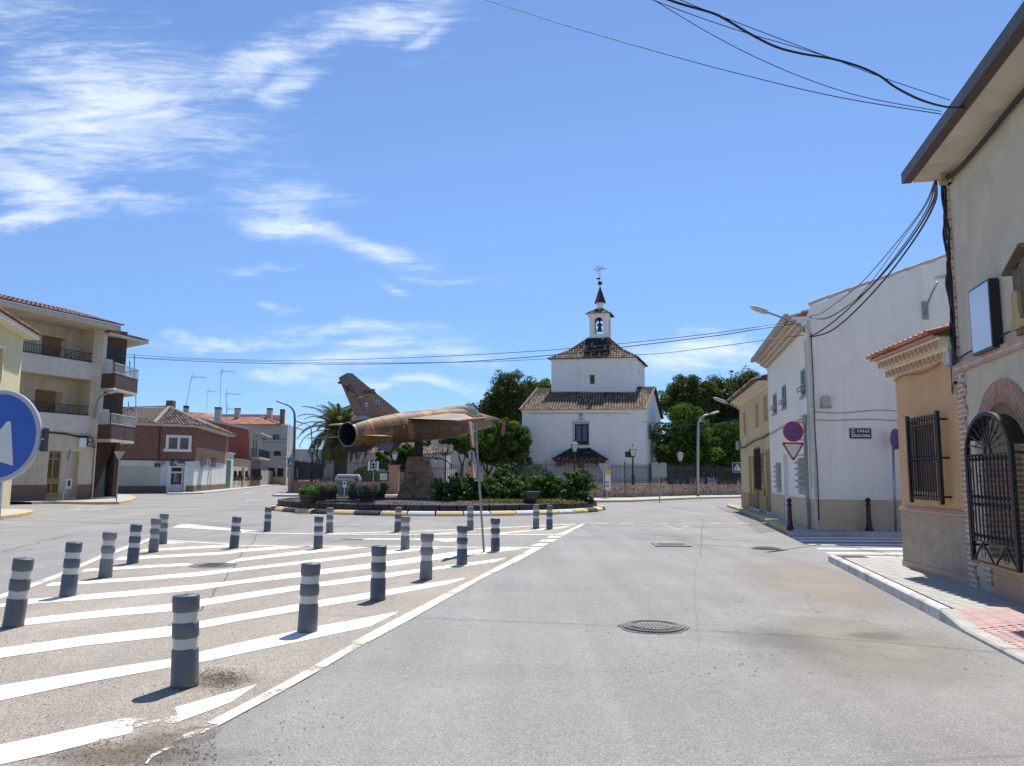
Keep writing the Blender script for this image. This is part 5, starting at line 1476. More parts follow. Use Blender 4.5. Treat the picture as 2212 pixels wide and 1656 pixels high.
for sg in(-1,1):
 w_=surface('wing',(9.2,sg*.55,.60),(3.9,sg*.62,.56),(3.55,sg*4.15,.36),(4.75,sg*4.15,.38),.20,m_camo_pale,(0,-sg*-.05,1))
 mb=MB();mb.tube([JW(3.2,sg*4.2,.35),JW(3.4,sg*4.2,.36),JW(5.6,sg*4.2,.38),JW(5.9,sg*4.2,.38)],[.01,.06,.06,.01],8);mb.build('wingtip_rail',m_camo_pale,w_)
 mb=MB()
 for(x0,y0,x1,y1)in((4.55,.9,4.1,3.9),(7.9,.95,4.9,3.9),(4.5,.9,3.9,.9),(4.3,2.4,3.7,2.4)):
  mb.bar(JW(x0,sg*y0,.665-.02*y0*.9),JW(x1,sg*y1,.665-.075*y1*.9+.02),.012,.012)
 surface('tailplane',(2.45,sg*.55,-.24),(.35,sg*.55,-.06),(-.42,sg*2.45,-.10),(.35,sg*2.45,-.17),.07,m_camo_pale,(0,0,1))
 s0=surface('ventral_fin',(3.7-(.9 if sg>0 else 0),sg*.38,-.60),(1.5-(.9 if sg>0 else 0),sg*.38,-.52),(1.4-(.9 if sg>0 else 0),sg*.66,-.92),(2.9-(.9 if sg>0 else 0),sg*.64,-1.0),.05,m_bluegrey if sg>0 else m_camo,(0,1,.4))
WJ=Wall(T0,d=(math.sin(PSI),math.cos(PSI)))
def fz(c,x,y):
 s,zz=WJ.c(c,x,y);return Vector((WJ.pt(s,zz).x,WJ.pt(s,zz).y,zz))
finp=[fz('T',1118,100),fz('T',1180,62),fz('T',1255,22),fz('T',1330,22),fz('T',1372,55),fz('T',1660,300),fz('T',2165,700),fz('T',2050,790),fz('T',1450,850),fz('T',1408,748)]
mb=MB();th_=Lf*.07
front=[p-th_*(.25 if i<5 else .8 if i not in(6,)else .2)for i,p in enumerate(finp)];backp=[p+th_*(.25 if i<5 else .8 if i not in(6,)else .2)for i,p in enumerate(finp)]
nf=len(finp)
mb.add(front+backp,[tuple(range(nf))[::-1],tuple(range(nf,2*nf))]+[(i,(i+1)%nf,nf+(i+1)%nf,nf+i)for i in range(nf)])
fin=mb.build('tail_fin',m_fin,jt)
def onfin(crop,pts,o_,mat,name,parent):
 mb=MB();P3=[fz(crop,*p)-Lf*o_ for p in pts]
 tri=tessellate_polygon([[Vector((p.dot(Fw),p.z,0))for p in P3]])
 fs=[]
 for t in tri:
  a,b,c=[P3[i]for i in t]
  fs.append(tuple(t)if(b-a).cross(c-a).dot(-Lf)>0 else tuple(t)[::-1])
 mb.add(P3,fs);return mb.build(name,mat,parent)
onfin('T',[(1215,70),(1255,26),(1328,26),(1366,58),(1462,140),(1265,150)],.062,plain('grey_fin_cap',(.16,.16,.165),.5,.1,5,.05),'fin_cap',fin)
lw=4
def fline(pts,w_=4,mat=m_blackmark,name='panel_line',o_=.064):
 mb=MB()
 for a,b in zip(pts,pts[1:]):
  dx,dy=b[0]-a[0],b[1]-a[1];l=math.hypot(dx,dy);nx,ny=-dy/l*w_/2,dx/l*w_/2
  P3=[fz('T',a[0]+nx,a[1]+ny),fz('T',b[0]+nx,b[1]+ny),fz('T',b[0]-nx,b[1]-ny),fz('T',a[0]-nx,a[1]-ny)]
  mb.poly([p-Lf*o_ for p in P3])
 return mb.build(name,mat,fin)
fline([(1300,215),(1365,345),(1440,470),(1535,680)],7,name='rudder_line',o_=.063)
fline([(1180,228),(1352,348)],16,name='fin_cross');fline([(1282,205),(1246,352)],16,name='fin_cross',o_=.066)
fline([(1340,190),(1500,182)],7,plain('pale_edge',(.45,.35,.27),.5),'strake_edge');fline([(1400,688),(1535,672)],6,bpy.data.materials['pale_edge'],'strake_edge')
for a,b,r0 in(((1095,184),(1165,182),.07),((1735,302),(1650,302),.06)):
 mb=MB();A_,B_=fz('T',*a),fz('T',*b);mb.tube([A_,A_.lerp(B_,.5),B_],[.01,r0,r0],8);mb.build('antenna_bullet',plain('slate_metal',(.07,.08,.11),.4),fin)
mb=MB();A_,B_=fz('T',1370,450)-Lf*.10,fz('T',1500,425)-Lf*.10;mb.tube([A_,A_.lerp(B_,.3),A_.lerp(B_,.8),B_],[.01,.07,.07,.02],8);mb.build('rudder_actuator',m_camo_pale,fin)
A_=fz('T',1385,790);mb=MB();mb.tube([A_,A_+Fw*.5,A_+Fw*1.0],[.20,.22,.1],14);mb.build('parachute_housing',m_burnt,fin,smooth=True,autos=40)
def finbadge(cx_,cy_,rx,ry,cols):
 for k,(f,m_)in enumerate(cols):
  onfin('T',[(cx_+rx*f*math.cos(2*PI*i/18),cy_+ry*f*math.sin(2*PI*i/18))for i in range(18)],.064+.004*k,m_,'round_badge',fin)
finbadge(1566,552,33,50,[(1,m_blackmark),(.88,m_whitemark)])
fline([(1550,570),(1575,530)],9,name='badge_mark',o_=.075);fline([(1562,582),(1585,545)],9,name='badge_mark',o_=.075)
finbadge(1755,530,36,58,[(1,m_whitemark),(.78,m_bluemark)]);fline([(1728,575),(1775,585)],16,name='badge_mark',o_=.075)
ctext=fz('T',1555,345)-Lf*.066
xd=(fz('T',1640,338)-fz('T',1470,352));xd=(Fw*1.0)
text_mesh('C.14C-76',.215,m_blackmark,'serial_number',fin,ctext+Fw*.30-Lf*.01,Fw,Up,.008,spacing=1.0,extr=.001)
finbadge(1480,348,11,17,[(1,m_blackmark)])
def side_pt(crop,px_,py_,extra=.012):
 """point on the starboard flank under a pixel"""
 lo,hi=0.3,1.15
 dd=Vector(ray(*D(crop,px_,py_)))
 best=None
 for k in range(400):
  t=30+k*.06;p=Vector((0,0,EYE))+dd*(t/dd.y)
  q=p-T0;x=q.dot(Fw);y=q.dot(Lf);zz=q.dot(Up)
  S_=SEC if x<9.3 else SEC2
  for a,b in zip(S_,S_[1:]):
   if a[0]<=x<=b[0]:
    f=(x-a[0])/(b[0]-a[0]);zc,h,w_,p_=[a[i]+(b[i]-a[i])*f for i in range(1,5)]
    v=(abs(y)/w_)**p_+(abs(zz-zc)/h)**p_
    if v<1.0:return p,x,y,zz
 return None
def decal(mat,name,crop,pts,extra):
 P3=[]
 for p in pts:
  r=side_pt(crop,*p)
  if r is None:return None
  P3.append(r[0]-Lf*0+(-Vector(ray(*D(crop,*p))).normalized())*extra)
 mb=MB().poly(P3[::-1]);return mb.build(name,mat,fus)
for f,m_,e_ in((1,m_redmark,.03),(.68,m_yellmark,.04),(.36,m_redmark,.05)):
 decal(m_,'roundel','C',[(1120+13*f*math.cos(2*PI*i/16),572+18*f*math.sin(2*PI*i/16))for i in range(16)],e_)
decal(m_blackmark,'vent_panel','C',[(1137,553),(1166,549),(1168,583),(1140,587)],.03)
for i in range(5):decal(m_blackmark,'intake_slot','C',[(1540+i*12,577-i*1),(1546+i*12,576-i),(1543+i*12,588-i),(1537+i*12,589-i)],.03)
r=side_pt('C',1768,498)
if r:text_mesh('14-52',.36,m_blackmark,'fuselage_code',fus,r[0]+(-Vector(ray(*D('C',1768,498))).normalized())*.09,Fw,Up,.016,spacing=.95,extr=.001)
def seam(pts,crop='C',r=.010,mat=m_blackmark):
 q=[]
 for p in pts:
  t=side_pt(crop,*p)
  if t:q.append(t[0])
 if len(q)>1:MB().tube(q,r,5).build('panel_seam',mat,fus)
seam([(950,560),(1000,556),(1055,550)]);seam([(925,520),(945,555),(952,563)]);seam([(860,540),(840,600),(800,650)],r=.006)
seam([(1355,510),(1352,600),(1345,660)],r=.012);seam([(1480,605),(1510,590),(1560,560),(1620,545)],'C',.012)
seam([(1850,470),(1862,500),(1858,530),(1845,555)],'C',.02,m_camo_pale)
m_seam=plain('panel_joint',(.05,.032,.022),.6,.1,8,0)
def ring_seam(x,a0=0,a1=2*PI,r=.011):
 S_=SEC if x<9.3 else SEC2
 for A,B in zip(S_,S_[1:]):
  if A[0]<=x<=B[0]:
   f=(x-A[0])/(B[0]-A[0]);zc,h,w_,p_=[A[i]+(B[i]-A[i])*f for i in range(1,5)];q=[]
   for a in np.linspace(a0,a1,33):c_,s_=math.cos(a),math.sin(a);k=(abs(c_)**p_+abs(s_)**p_)**(-1/p_);q.append(JW(x,w_*c_*k*1.003,zc+h*s_*k*1.003))
   MB().tube(q,r,4,caps=False).build('panel_seam',m_seam,fus,uv=False);return
for x in(1.0,2.1,3.3,4.7,6.2,7.6,10.5,11.6):ring_seam(x)
def long_seam(x0,x1,ang,r=.009):
 q=[]
 for x in np.linspace(x0,x1,14):
  S_=SEC
  for A,B in zip(S_,S_[1:]):
   if A[0]<=x<=B[0]:
    f=(x-A[0])/(B[0]-A[0]);zc,h,w_,p_=[A[i]+(B[i]-A[i])*f for i in range(1,5)];c_,s_=math.cos(ang),math.sin(ang);k=(abs(c_)**p_+abs(s_)**p_)**(-1/p_);q.append(JW(x,w_*c_*k*1.003,zc+h*s_*k*1.003));break
 MB().tube(q,r,4,caps=False).build('panel_seam',m_seam,fus,uv=False)
long_seam(.8,8.8,rad(180+28));long_seam(2,6.2,rad(180-18));long_seam(3.3,8.9,rad(180+52))
m_stone,nt_,N_,L_,b__=_mat('rubble_masonry')
v_=obj_vec(N_)
vn=N_.new('ShaderNodeTexVoronoi');vn.feature='DISTANCE_TO_EDGE';vn.inputs['Scale'].default_value=3.6;
wn=N_.new('ShaderNodeTexNoise');wn.inputs['Scale'].default_value=2.5;L_.new(v_,wn.inputs['Vector'])
va=N_.new('ShaderNodeVectorMath');va.operation='ADD';sc_=N_.new('ShaderNodeVectorMath');sc_.operation='SCALE';sc_.inputs['Scale'].default_value=.35
L_.new(wn.outputs['Color'],sc_.inputs[0]);L_.new(v_,va.inputs[0]);L_.new(sc_.outputs[0],va.inputs[1]);L_.new(va.outputs[0],vn.inputs['Vector'])
vcol=N_.new('ShaderNodeTexVoronoi');vcol.inputs['Scale'].default_value=3.6;L_.new(va.outputs[0],vcol.inputs['Vector'])
sepc=N_.new('ShaderNodeSeparateColor');L_.new(vcol.outputs['Color'],sepc.inputs[0])
stc=mixc(N_,L_,sepc.outputs[0],(.19,.11,.07),(.42,.27,.175))
stc=mixc(N_,L_,1.0,stc,grey(N_,L_,mrange(N_,L_,noise(N_,L_,v_,7,6,.7),.3,.7,.75,1.25)),'MULTIPLY')
mort=mrange(N_,L_,vn.outputs['Distance'],.02,.05,1,0)
L_.new(mixc(N_,L_,mort,stc,(.46,.33,.22)),b__.inputs['Base Color']);b__.inputs['Roughness'].default_value=.9
bump(N_,L_,b__,mth(N_,L_,'ADD',mrange(N_,L_,vn.outputs['Distance'],0,.12,0,1),mth(N_,L_,'MULTIPLY',noise(N_,L_,v_,18,5),.4)),.8,.05)
pc=P(905,1000,41.6);pc.z=.45
pdz=P(905,988,41.0).z
pd_=thing('stone_pedestal','tapering rubble stone pedestal carrying the jet on a black post','pedestal',tuple(pc))
mb=MB();wb,wt=1.08,.55;hb=pdz-.45;lv=7
def pw(t):return wb+(wt-wb)*(t**.8)
vs=[]
for k in range(lv+1):
 t=k/lv;w_=pw(t)
 for(sx,sy)in((-1,-1),(0,-1),(1,-1),(1,0),(1,1),(0,1),(-1,1),(-1,0)):
  jj=random.uniform(-.02,.02)if 0<k<lv else 0
  vs.append(Vector((pc.x+sx*(w_+jj),pc.y+sy*(w_+jj)*.85,.42+(hb+.03)*t)))
mb.add(vs,[(k*8+j,k*8+(j+1)%8,(k+1)*8+(j+1)%8,(k+1)*8+j)for k in range(lv)for j in range(8)]+[tuple(lv*8+j for j in range(8))])
mb.build('stone_body',m_stone,pd_)
mb=MB();topz=(JW(5.6,0,-.78)).z+.05
mb.cbox((pc.x-.02,pc.y,pdz-.01),.42,.5,topz-pdz+.1);mb.build('steel_post',plain('black_steel',(.02,.02,.022),.55,.15,4,.1),pd_)
mb=MB();mb.cbox((pc.x,pc.y,pdz-.001),1.02,.9,.03);mb.build('top_slab',plain('rusty_slab',(.26,.16,.10),.85,.2,5,.2),pd_)
#  church
m_chw=plain('church_limewash',(.87,.835,.77),.9,.04,1.2,.2,25,stain=(.70,.67,.62),stain_amt=.4,streaks=.6)
m_tile=tinted('old_barrel_tile',[(0,(.022,.022,.022)),(.25,(.05,.045,.04)),(.4,(.20,.13,.085)),(.65,(.30,.205,.135)),(.85,(.39,.295,.205)),(1,(.45,.37,.27))],.9,.25,10,.3)
m_tilebase=plain('tile_channel',(.07,.052,.04),.95,.3,10,.2)
m_woodred=plain('red_brown_beam',(.12,.04,.028),.7,.2,6,.2)
m_darkwood=plain('dark_brown_wood',(.06,.03,.018),.6,.2,6,.2)
m_spire=plain('spire_metal',(.06,.035,.035),.4,.2,5,.1,40,.3)
m_bell=plain('bronze_bell',(.10,.065,.03),.5,.25,8,.1,40,.6)
fa=rad(-9);fd=Vector((math.cos(fa),math.sin(fa),0));sdv=Vector((math.sin(rad(18)),math.cos(rad(18)),0))
cA=P(*D('E',330,870),74.0);cA.z=0
WF=Wall(cA,d=(fd.x,fd.y))
sR,_=WF.c('E',1303,600)
cB=WF.pt(sR,0)
WS=Wall(cB,d=(sdv.x,sdv.y),flip=False)
dS,_=WS.c('E',1430,600)
_,zE=WF.c('E',820,396)
ch=thing('church','white limewashed church with tiled roofs, square upper body and a small bell turret','church',tuple(cA))
cD=cA+sdv*dS;cC=cB+sdv*dS
Z=Vector((0,0,1))
rs,rz=WF.off(-dS/2*.95).c('E',900,222)
ridgeL=cA+sdv*dS/2;ridgeR=cB+sdv*dS/2
zridge=rz
ws_=[]
w0,_z0=WF.c('R',128,80),0
wsa,wza=WF.c('R',130,85);wsb,wzb2=WF.c('R',405,490)
mb=MB()
WF.panel(mb,[(0,0),(sR,0),(sR,zE),(0,zE)],[R4(wsa,wsb,wzb2,wza),R4(WF.c('R',190,1000)[0],WF.c('R',375,1000)[0],0.02,WF.c('R',280,1010)[1])],.35)
ssa,sza=WS.c('R',1568,120);ssb,szb=WS.c('R',1618,395);ssc,szc=WS.c('R',1575,920);ssd,szd=WS.c('R',1618,1215)
WS.panel(mb,[(0,0),(dS,0),(dS,zE),(dS/2,zridge),(0,zE)],[R4(ssa,ssb,szb,sza),R4(ssc,ssd,szd,szc)],.3)
for a,b in((cA,cD),(cC,cD)):mb.poly([a,b,b+Z*zE,a+Z*zE])
mb.poly([cA+Z*zE,cD+Z*zE,ridgeL+Z*zridge])
mb.build('wall',m_chw,ch)
def roofplane(mb,e0,e1,r1,r0,w_=.25,row=.4,tint=None,**k):
 e0,e1,r1,r0=map(Vector,(e0,e1,r1,r0));al=(e1-e0).normalized();mid=(r0+r1)/2-(e0+e1)/2;up=(mid-al*mid.dot(al)).normalized()
 tile_roof(mb,[e0,e1,r1,r0],al,up,w_,row,tint=tint,ms=0,mbase=1,**k)
def lich(dist):
 def f(t,topd,a):
  edge=dist*(1+.35*math.sin(a*1.3)*math.sin(a*.37+1))
  if topd<edge-.5 or(topd<edge+.25 and random.random()<.55):return random.uniform(0,.26)
  return min(1,max(.3,random.gauss(.53,.13)))
 return f
oh_=.28
mb=MB()
eL=cA-fd*oh_-sdv*oh_;eR=cB+fd*oh_*.4-sdv*oh_
zlow=zE-.02
roofplane(mb,eL+Z*zlow,eR+Z*zlow,ridgeR+fd*.2+Z*(zridge+.05),ridgeL-fd*.15+Z*(zridge+.05),.27,.38,lich(2.1))
bL=cD-fd*oh_+sdv*oh_;bR=cC+fd*oh_+sdv*oh_
mb.add([bL+Z*zlow,bR+Z*zlow,ridgeR+fd*.2+Z*(zridge+.05),ridgeL-fd*.15+Z*(zridge+.05)],[(0,1,2,3)],1)
ridge_tiles(mb,cB+fd*.12-sdv*.25+Z*(zE+.05),ridgeR+fd*.22+Z*(zridge+.08),.11,.4,0,.6);ridge_tiles(mb,ridgeR+fd*.22+Z*(zridge+.06),cC+fd*.2+sdv*.25+Z*(zE+.05),.11,.4,0,.6)
ridge_tiles(mb,cA-fd*.2-sdv*.25+Z*(zE+.03),ridgeL-fd*.18+Z*(zridge+.08),.11,.4,0,.6)
mb.build('lower_roof',[m_tile,m_tilebase],ch)
mb=MB();WF.box(mb,-.06,sR+.06,zE-.22,zE-.04,0,.12);WF.box(mb,-.12,sR+.1,zE-.04,zE+.02,0,.22);mb.build('cornice',m_chw,ch)
tpx0,tyE=D('D',428,1235)
tA=P(tpx0,860,78.2);tA.z=0
WT=Wall(tA,d=(math.cos(rad(-11)),math.sin(rad(-11))))
tR,_=WT.c('D',1341,1350);tB=WT.pt(tR,0)
WTS=Wall(tB,d=(sdv.x,sdv.y));tD_,_=WTS.c('D',1446,1400)
tD_=max(tD_,5.0);tC=tB+sdv*tD_;tDd=tA+sdv*tD_
_,zT=WT.c('D',880,1208)
u0,uz1=WT.c('D',852,1392);u1,uz0=WT.c('D',897,1475)
v0,vz1=WTS.c('D',1376,1322);v1,vz0=WTS.c('D',1385,1390);v2,vz3=WTS.c('D',1410,1362);v3,vz2=WTS.c('D',1418,1422)
mb=MB()
WT.panel(mb,[(0,zE-.5),(tR,zE-.5),(tR,zT),(0,zT)],[R4(u0,u1,uz0,uz1)],.35)
WTS.panel(mb,[(0,zE-.5),(tD_,zE-.5),(tD_,zT),(0,zT)],[R4(v0,v1,vz0,vz1),R4(v2,v3,vz2,vz3)],.3)
for a,b in((tA,tDd),(tC,tDd)):mb.poly([a+Z*(zE-.5),b+Z*(zE-.5),b+Z*zT,a+Z*zT])
mb.build('upper_wall',m_chw,ch)
mb=MB();WT.box(mb,-.05,tR+.05,zT-.16,zT,0,.10);WTS.box(mb,-.05,tD_+.05,zT-.16,zT,0,.10);mb.build('upper_cornice',m_chw,ch)
td=WT.d;th=WT.n
tc=(tA+tB+tC+tDd)/4
cx_,cyt=D('D',955,985)
bz0=P(cx_,cyt,tc.y-1.1).z
bw=(P(*D('D',1040,900),tc.y-1.1).x-P(*D('D',843,900),tc.y-1.1).x)
bside=(P(*D('D',1072,900),tc.y-.2).x-P(*D('D',1040,900),tc.y-1.1).x)
bcx=P(*D('D',942,900),tc.y-1.1)
bA=Vector((bcx.x,bcx.y,0))-td*bw/2
WBt=Wall(bA,d=(td.x,td.y));bB=bA+td*bw;bdep=2.0;bC=bB+sdv*bdep;bD2=bA+sdv*bdep
o2=.30
corners=[tA-td*o2-sdv*o2,tB+td*o2-sdv*o2,tC+td*o2+sdv*o2,tDd-td*o2+sdv*o2]
tops=[bA-td*.08-sdv*.08,bB+td*.08-sdv*.08,bC+td*.08,bD2]
zb_low=zT+.02;zb_top=bz0
mb=MB()
for i in(0,1,2,3):
 j=(i+1)%4
 mids=[corners[k].lerp(tops[k],.52)for k in(i,j)];zm=zb_low+(zb_top-zb_low)*.40
 if i in(0,1):
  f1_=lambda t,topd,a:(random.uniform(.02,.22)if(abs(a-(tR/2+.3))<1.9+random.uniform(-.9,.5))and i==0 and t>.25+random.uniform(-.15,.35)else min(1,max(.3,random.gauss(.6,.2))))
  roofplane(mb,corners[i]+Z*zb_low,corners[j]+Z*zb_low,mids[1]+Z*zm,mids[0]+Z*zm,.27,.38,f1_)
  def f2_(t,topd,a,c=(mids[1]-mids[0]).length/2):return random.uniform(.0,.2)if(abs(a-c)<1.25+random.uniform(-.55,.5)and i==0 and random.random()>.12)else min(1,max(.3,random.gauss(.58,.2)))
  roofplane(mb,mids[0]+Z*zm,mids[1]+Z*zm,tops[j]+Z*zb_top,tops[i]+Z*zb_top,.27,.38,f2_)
 else:
  mb.add([corners[i]+Z*zb_low,corners[j]+Z*zb_low,mids[1]+Z*zm,mids[0]+Z*zm],[(0,1,2,3)],1)
  mb.add([mids[0]+Z*zm,mids[1]+Z*zm,tops[j]+Z*zb_top,tops[i]+Z*zb_top],[(0,1,2,3)],1)
 k=i;mk=corners[k].lerp(tops[k],.52)
 if k<3:
  ridge_tiles(mb,corners[k]+Z*(zb_low+.05),mk+Z*(zm+.06),.12,.4,0,.55);ridge_tiles(mb,mk+Z*(zm+.06),tops[k]+Z*(zb_top+.04),.12,.4,0,.4)
mb.build('upper_roof',[m_tile,m_tilebase],ch)
_,bzt=WBt.c('D',940,740);a0_,az0=WBt.c('D',897,940);a1_,azs=WBt.c('D',990,800);_,azt=WBt.c('D',942,755)
bf=MB()
op=arch(a0_,a1_,az0,azt-(a1_-a0_)/2,10)
WBt.panel(bf,R4(0,bw,bz0-.3,bzt),[op],.32)
WB2=WBt.off(-bdep);WB2.n=-WB2.n;WB2b=WB2
WB2.panel(bf,R4(0,bw,bz0-.3,bzt),[op],.32)
WBs=Wall(bB,d=(sdv.x,sdv.y));WBs.panel(bf,R4(0,bdep,bz0-.3,bzt),[arch(.55,1.35,az0,azt-.4,8)],.3)
WBl=Wall(bA,d=(sdv.x,sdv.y));WBl.n=-WBl.n if WBl.n.x>0 else WBl.n;WBl.panel(bf,R4(0,bdep,bz0-.3,bzt),[arch(.55,1.35,az0,azt-.4,8)],.3)
bf.poly([bA+Z*(az0-.002),bB+Z*(az0-.002),bC+Z*(az0-.002),bD2+Z*(az0-.002)]);bf.poly([bA+Z*bzt,bB+Z*bzt,bC+Z*bzt,bD2+Z*bzt])
bo=bf.build('belfry',m_chw,ch)
mb=MB();WBt.box(mb,-.12,bw+.12,bzt-.0,bzt+.12,-bdep-.1,.12);WBt.box(mb,-.2,bw+.2,bzt+.12,bzt+.22,-bdep-.2,.22);mb.build('belfry_cornice',m_chw,bo)
bm_=(bA+bB+bC+bD2)/4
_,rpz=WBt.off(-.9).c('D',955,668)
mb=MB();e_=[bA-td*.3-sdv*.3,bB+td*.3-sdv*.3,bC+td*.3+sdv*.3,bD2-td*.3+sdv*.3];zl=bzt+.22
tp=[bm_+(q-bm_)*.2 for q in e_]
for i in range(4):
 j=(i+1)%4;roofplane(mb,e_[i]+Z*zl,e_[j]+Z*zl,tp[j]+Z*rpz,tp[i]+Z*rpz,.24,.34,lambda t,topd,a:random.choice([random.uniform(.1,.3),random.uniform(.5,.8)]))
mb.build('belfry_roof',[m_tile,m_tilebase],bo)
zs0=P(*D('D',955,608),bm_.y).z;zs1=P(*D('D',955,412),bm_.y).z;zbl=P(*D('D',958,386),bm_.y).z;zcr=P(*D('D',960,165),bm_.y).z;zcx=P(*D('D',960,232),bm_.y).z;zvn=P(*D('D',960,337),bm_.y).z
mb=MB();mb.lathe([(.42,rpz-.05),(.42,rpz+.1),(.34,rpz+.16),(.28,rpz+.26),(.32,(rpz+zs0)/2+.08),(.46,zs0-.03),(.5,zs0)],(bm_.x,bm_.y,0),16);mb.build('spire_base',m_chw,bo,smooth=True,autos=40)
mb=MB();R0=.52;sq=[bm_+Vector((math.cos(t)*R0*1.25,math.sin(t)*R0*1.25,zs0))for t in(rad(-110),rad(-20),rad(70),rad(160))]
mb.add(sq+[bm_+Z*zs1],[(0,1,4),(1,2,4),(2,3,4),(3,0,4),(3,2,1,0)]);mb.build('spire',m_spire,bo)
mb=MB();mb.ball((bm_.x,bm_.y,zbl),.245,16,10);mb.build('spire_ball',m_spire,bo,smooth=True)
mb=MB();mb.tube([bm_+Z*zbl,bm_+Z*(zcx-.45)],.035,6);mb.tube([bm_+Z*(zcx-.45),bm_+Z*zcr],[.022,.008],6)
xr_=td
for sg in(-1,1):
 mb.tube([bm_+Z*zcx,bm_+Z*zcx+xr_*.35*sg+Z*.03,bm_+Z*zcx+xr_*.82*sg],[.03,.03,.008],5)
 for sz in(-1,1):
  pts=[bm_+Z*(zcx+sz*.1)+xr_*sg*.1,bm_+Z*(zcx+sz*.30)+xr_*sg*.16,bm_+Z*(zcx+sz*.34)+xr_*sg*.34];mb.tube(pts,.02,5)
  mb.tube([bm_+Z*(zcx+sz*.12)+xr_*sg*.12,bm_+Z*(zcx+sz*.20)+xr_*sg*.30,bm_+Z*(zcx+sz*.36)+xr_*sg*.36],.018,5)
  mb.tube([bm_+Z*(zcx+sz*.06)+xr_*sg*.05,bm_+Z*(zcx+sz*.09)+xr_*sg*.4,bm_+Z*zcx+xr_*sg*.6],.012,4)
mb.build('cross',m_spire,bo)
mb=MB();mb.tube([bm_+Z*zvn-xr_*.55,bm_+Z*zvn+xr_*.4],.012,5)
c0=bm_+Z*zvn;mb.add([c0-xr_*.02+Z*.12,c0-xr_*.25+Z*.10,c0-xr_*.45+Z*.03,c0-xr_*.30-Z*.02,c0-xr_*.42-Z*.07,c0-xr_*.02-Z*.10],[(0,1,2,3,4,5)]);mb.build('weather_vane',m_spire,bo)
bc=bm_-sdv*.35;bzc=(az0+azt)/2
mb=MB();mb.lathe([(.33,bzc-.55),(.30,bzc-.5),(.22,bzc-.3),(.17,bzc-.05),(.12,bzc+.05),(.03,bzc+.08)],(bc.x,bc.y,0),18);mb.build('bell',m_bell,bo,smooth=True,autos=50)
mb=MB();mb.cbox((bc.x,bc.y,bzc+.05),.5,.16,.28);mb.cbox((bc.x,bc.y,bzc+.3),.16,.14,.34);mb.cbox((bc.x,bc.y,bzc+.6),.42,.12,.08);mb.tube([bc+Z*(bzc+.12)-td*.42,bc+Z*(bzc+.12)+td*.42],.04,6);mb.build('bell_yoke',m_darkwood,bo)
mb=MB();mb.cbox((bc.x-.38,bc.y,az0),.08,.08,.75);mb.build('bell_frame',m_black,bo)
mb=MB();WT.box(mb,u0,u1,uz0,uz1,-.34,-.28);o=mb.build('window',plain('amber_glass',(.07,.05,.015),.3,.3,6,.05),ch)
mb=MB()
for a,b,c2,d2 in((u0-.04,u0+.04,uz0-.04,uz1+.04),(u1-.04,u1+.04,uz0-.04,uz1+.04)):WT.box(mb,a,b,c2,d2,-.02,.02)
WT.box(mb,u0-.04,u1+.04,uz0-.08,uz0,-.02,.03);WT.box(mb,u0-.04,u1+.04,uz1,uz1+.06,-.02,.03);mb.build('frame',plain('brown_stone_frame',(.30,.21,.17),.8,.1,8,.1),o)
for a,b,c2,d2 in((v0,v1,vz0,vz1),(v2,v3,vz2,vz3)):
 mb=MB();WTS.box(mb,a,b,c2,d2,-.3,-.25);mb.build('window',m_glass,ch)
for a,b,c2,d2 in((ssa,ssb,szb,sza),(ssc,ssd,szd,szc)):
 mb=MB();WS.box(mb,a,b,c2,d2,-.3,-.26);o=mb.build('window',m_darkwood,ch)
 mb=MB();L2=b-a
 for i in range(5):mb.tube([WS.pt(a+L2*i/4,c2,.14),WS.pt(a+L2*i/4,d2+.1,.14),WS.pt(a+L2*i/4,d2+.3,.14)],[.02,.02,.004],4)
 for f in(0,.33,.66,1):mb.bar(WS.pt(a,c2+(d2-c2)*f,.14),WS.pt(b,c2+(d2-c2)*f,.14),.025,.02)
 mb.build('grille',m_black,o)
mb=MB();WF.box(mb,wsa,wsb,wzb2,wza,-.34,-.30);bigw=mb.build('window',glass_pane('church_glass',(.10,.14,.22),.25),ch)
mb=MB();fr=.13
for a,b,c2,d2 in((wsa,wsa+fr,wzb2,wza),(wsb-fr,wsb,wzb2,wza),(wsa+fr,wsb-fr,wza-fr,wza),(wsa+fr,wsb-fr,wzb2,wzb2+.35),((wsa+wsb)/2-.07,(wsa+wsb)/2+.07,wzb2+.35,wza-fr)):WF.box(mb,a,b,c2,d2,-.29,-.20)
mb.build('frame',m_darkwood,bigw)
mb=MB();n=9
for i in range(n):s=wsa-.12+(wsb-wsa+.16)*i/(n-1);mb.tube([WF.pt(s,wzb2-.05,.18),WF.pt(s,wza+.12,.18)],.016,5)
for f in(0,.45,1):zz=wzb2-.05+(wza-wzb2+.17)*f;mb.bar(WF.pt(wsa-.12,zz,.18),WF.pt(wsb+.04,zz,.18),.03,.03)
for s in(wsa-.12,wsb+.04):
 mb.tube([WF.pt(s,wza+.12,.18),WF.pt(s,wza+.38,.18)],[.03,.004],5)
 for f in np.linspace(0,1,12):mb.ball(tuple(WF.pt(s,wzb2+(wza-wzb2)*f,.18)),.035,6,4)
mb.bar(WF.pt(wsa-.12,wza+.1,.18),WF.pt(wsa-.12,wza+.1,0),.02,.02);mb.bar(WF.pt(wsb,wza+.1,.18),WF.pt(wsb,wza+.1,0),.02,.02)
sm=(wsa+wsb)/2-.03;ztp=WF.c('E',798,425)[1];zxx=WF.c('E',798,437)[1]
mb.tube([WF.pt(sm,wza+.1,.18),WF.pt(sm,ztp,.18)],[.03,.01],5);mb.tube([WF.pt(sm-.24,zxx,.18),WF.pt(sm+.24,zxx,.18)],.022,5)
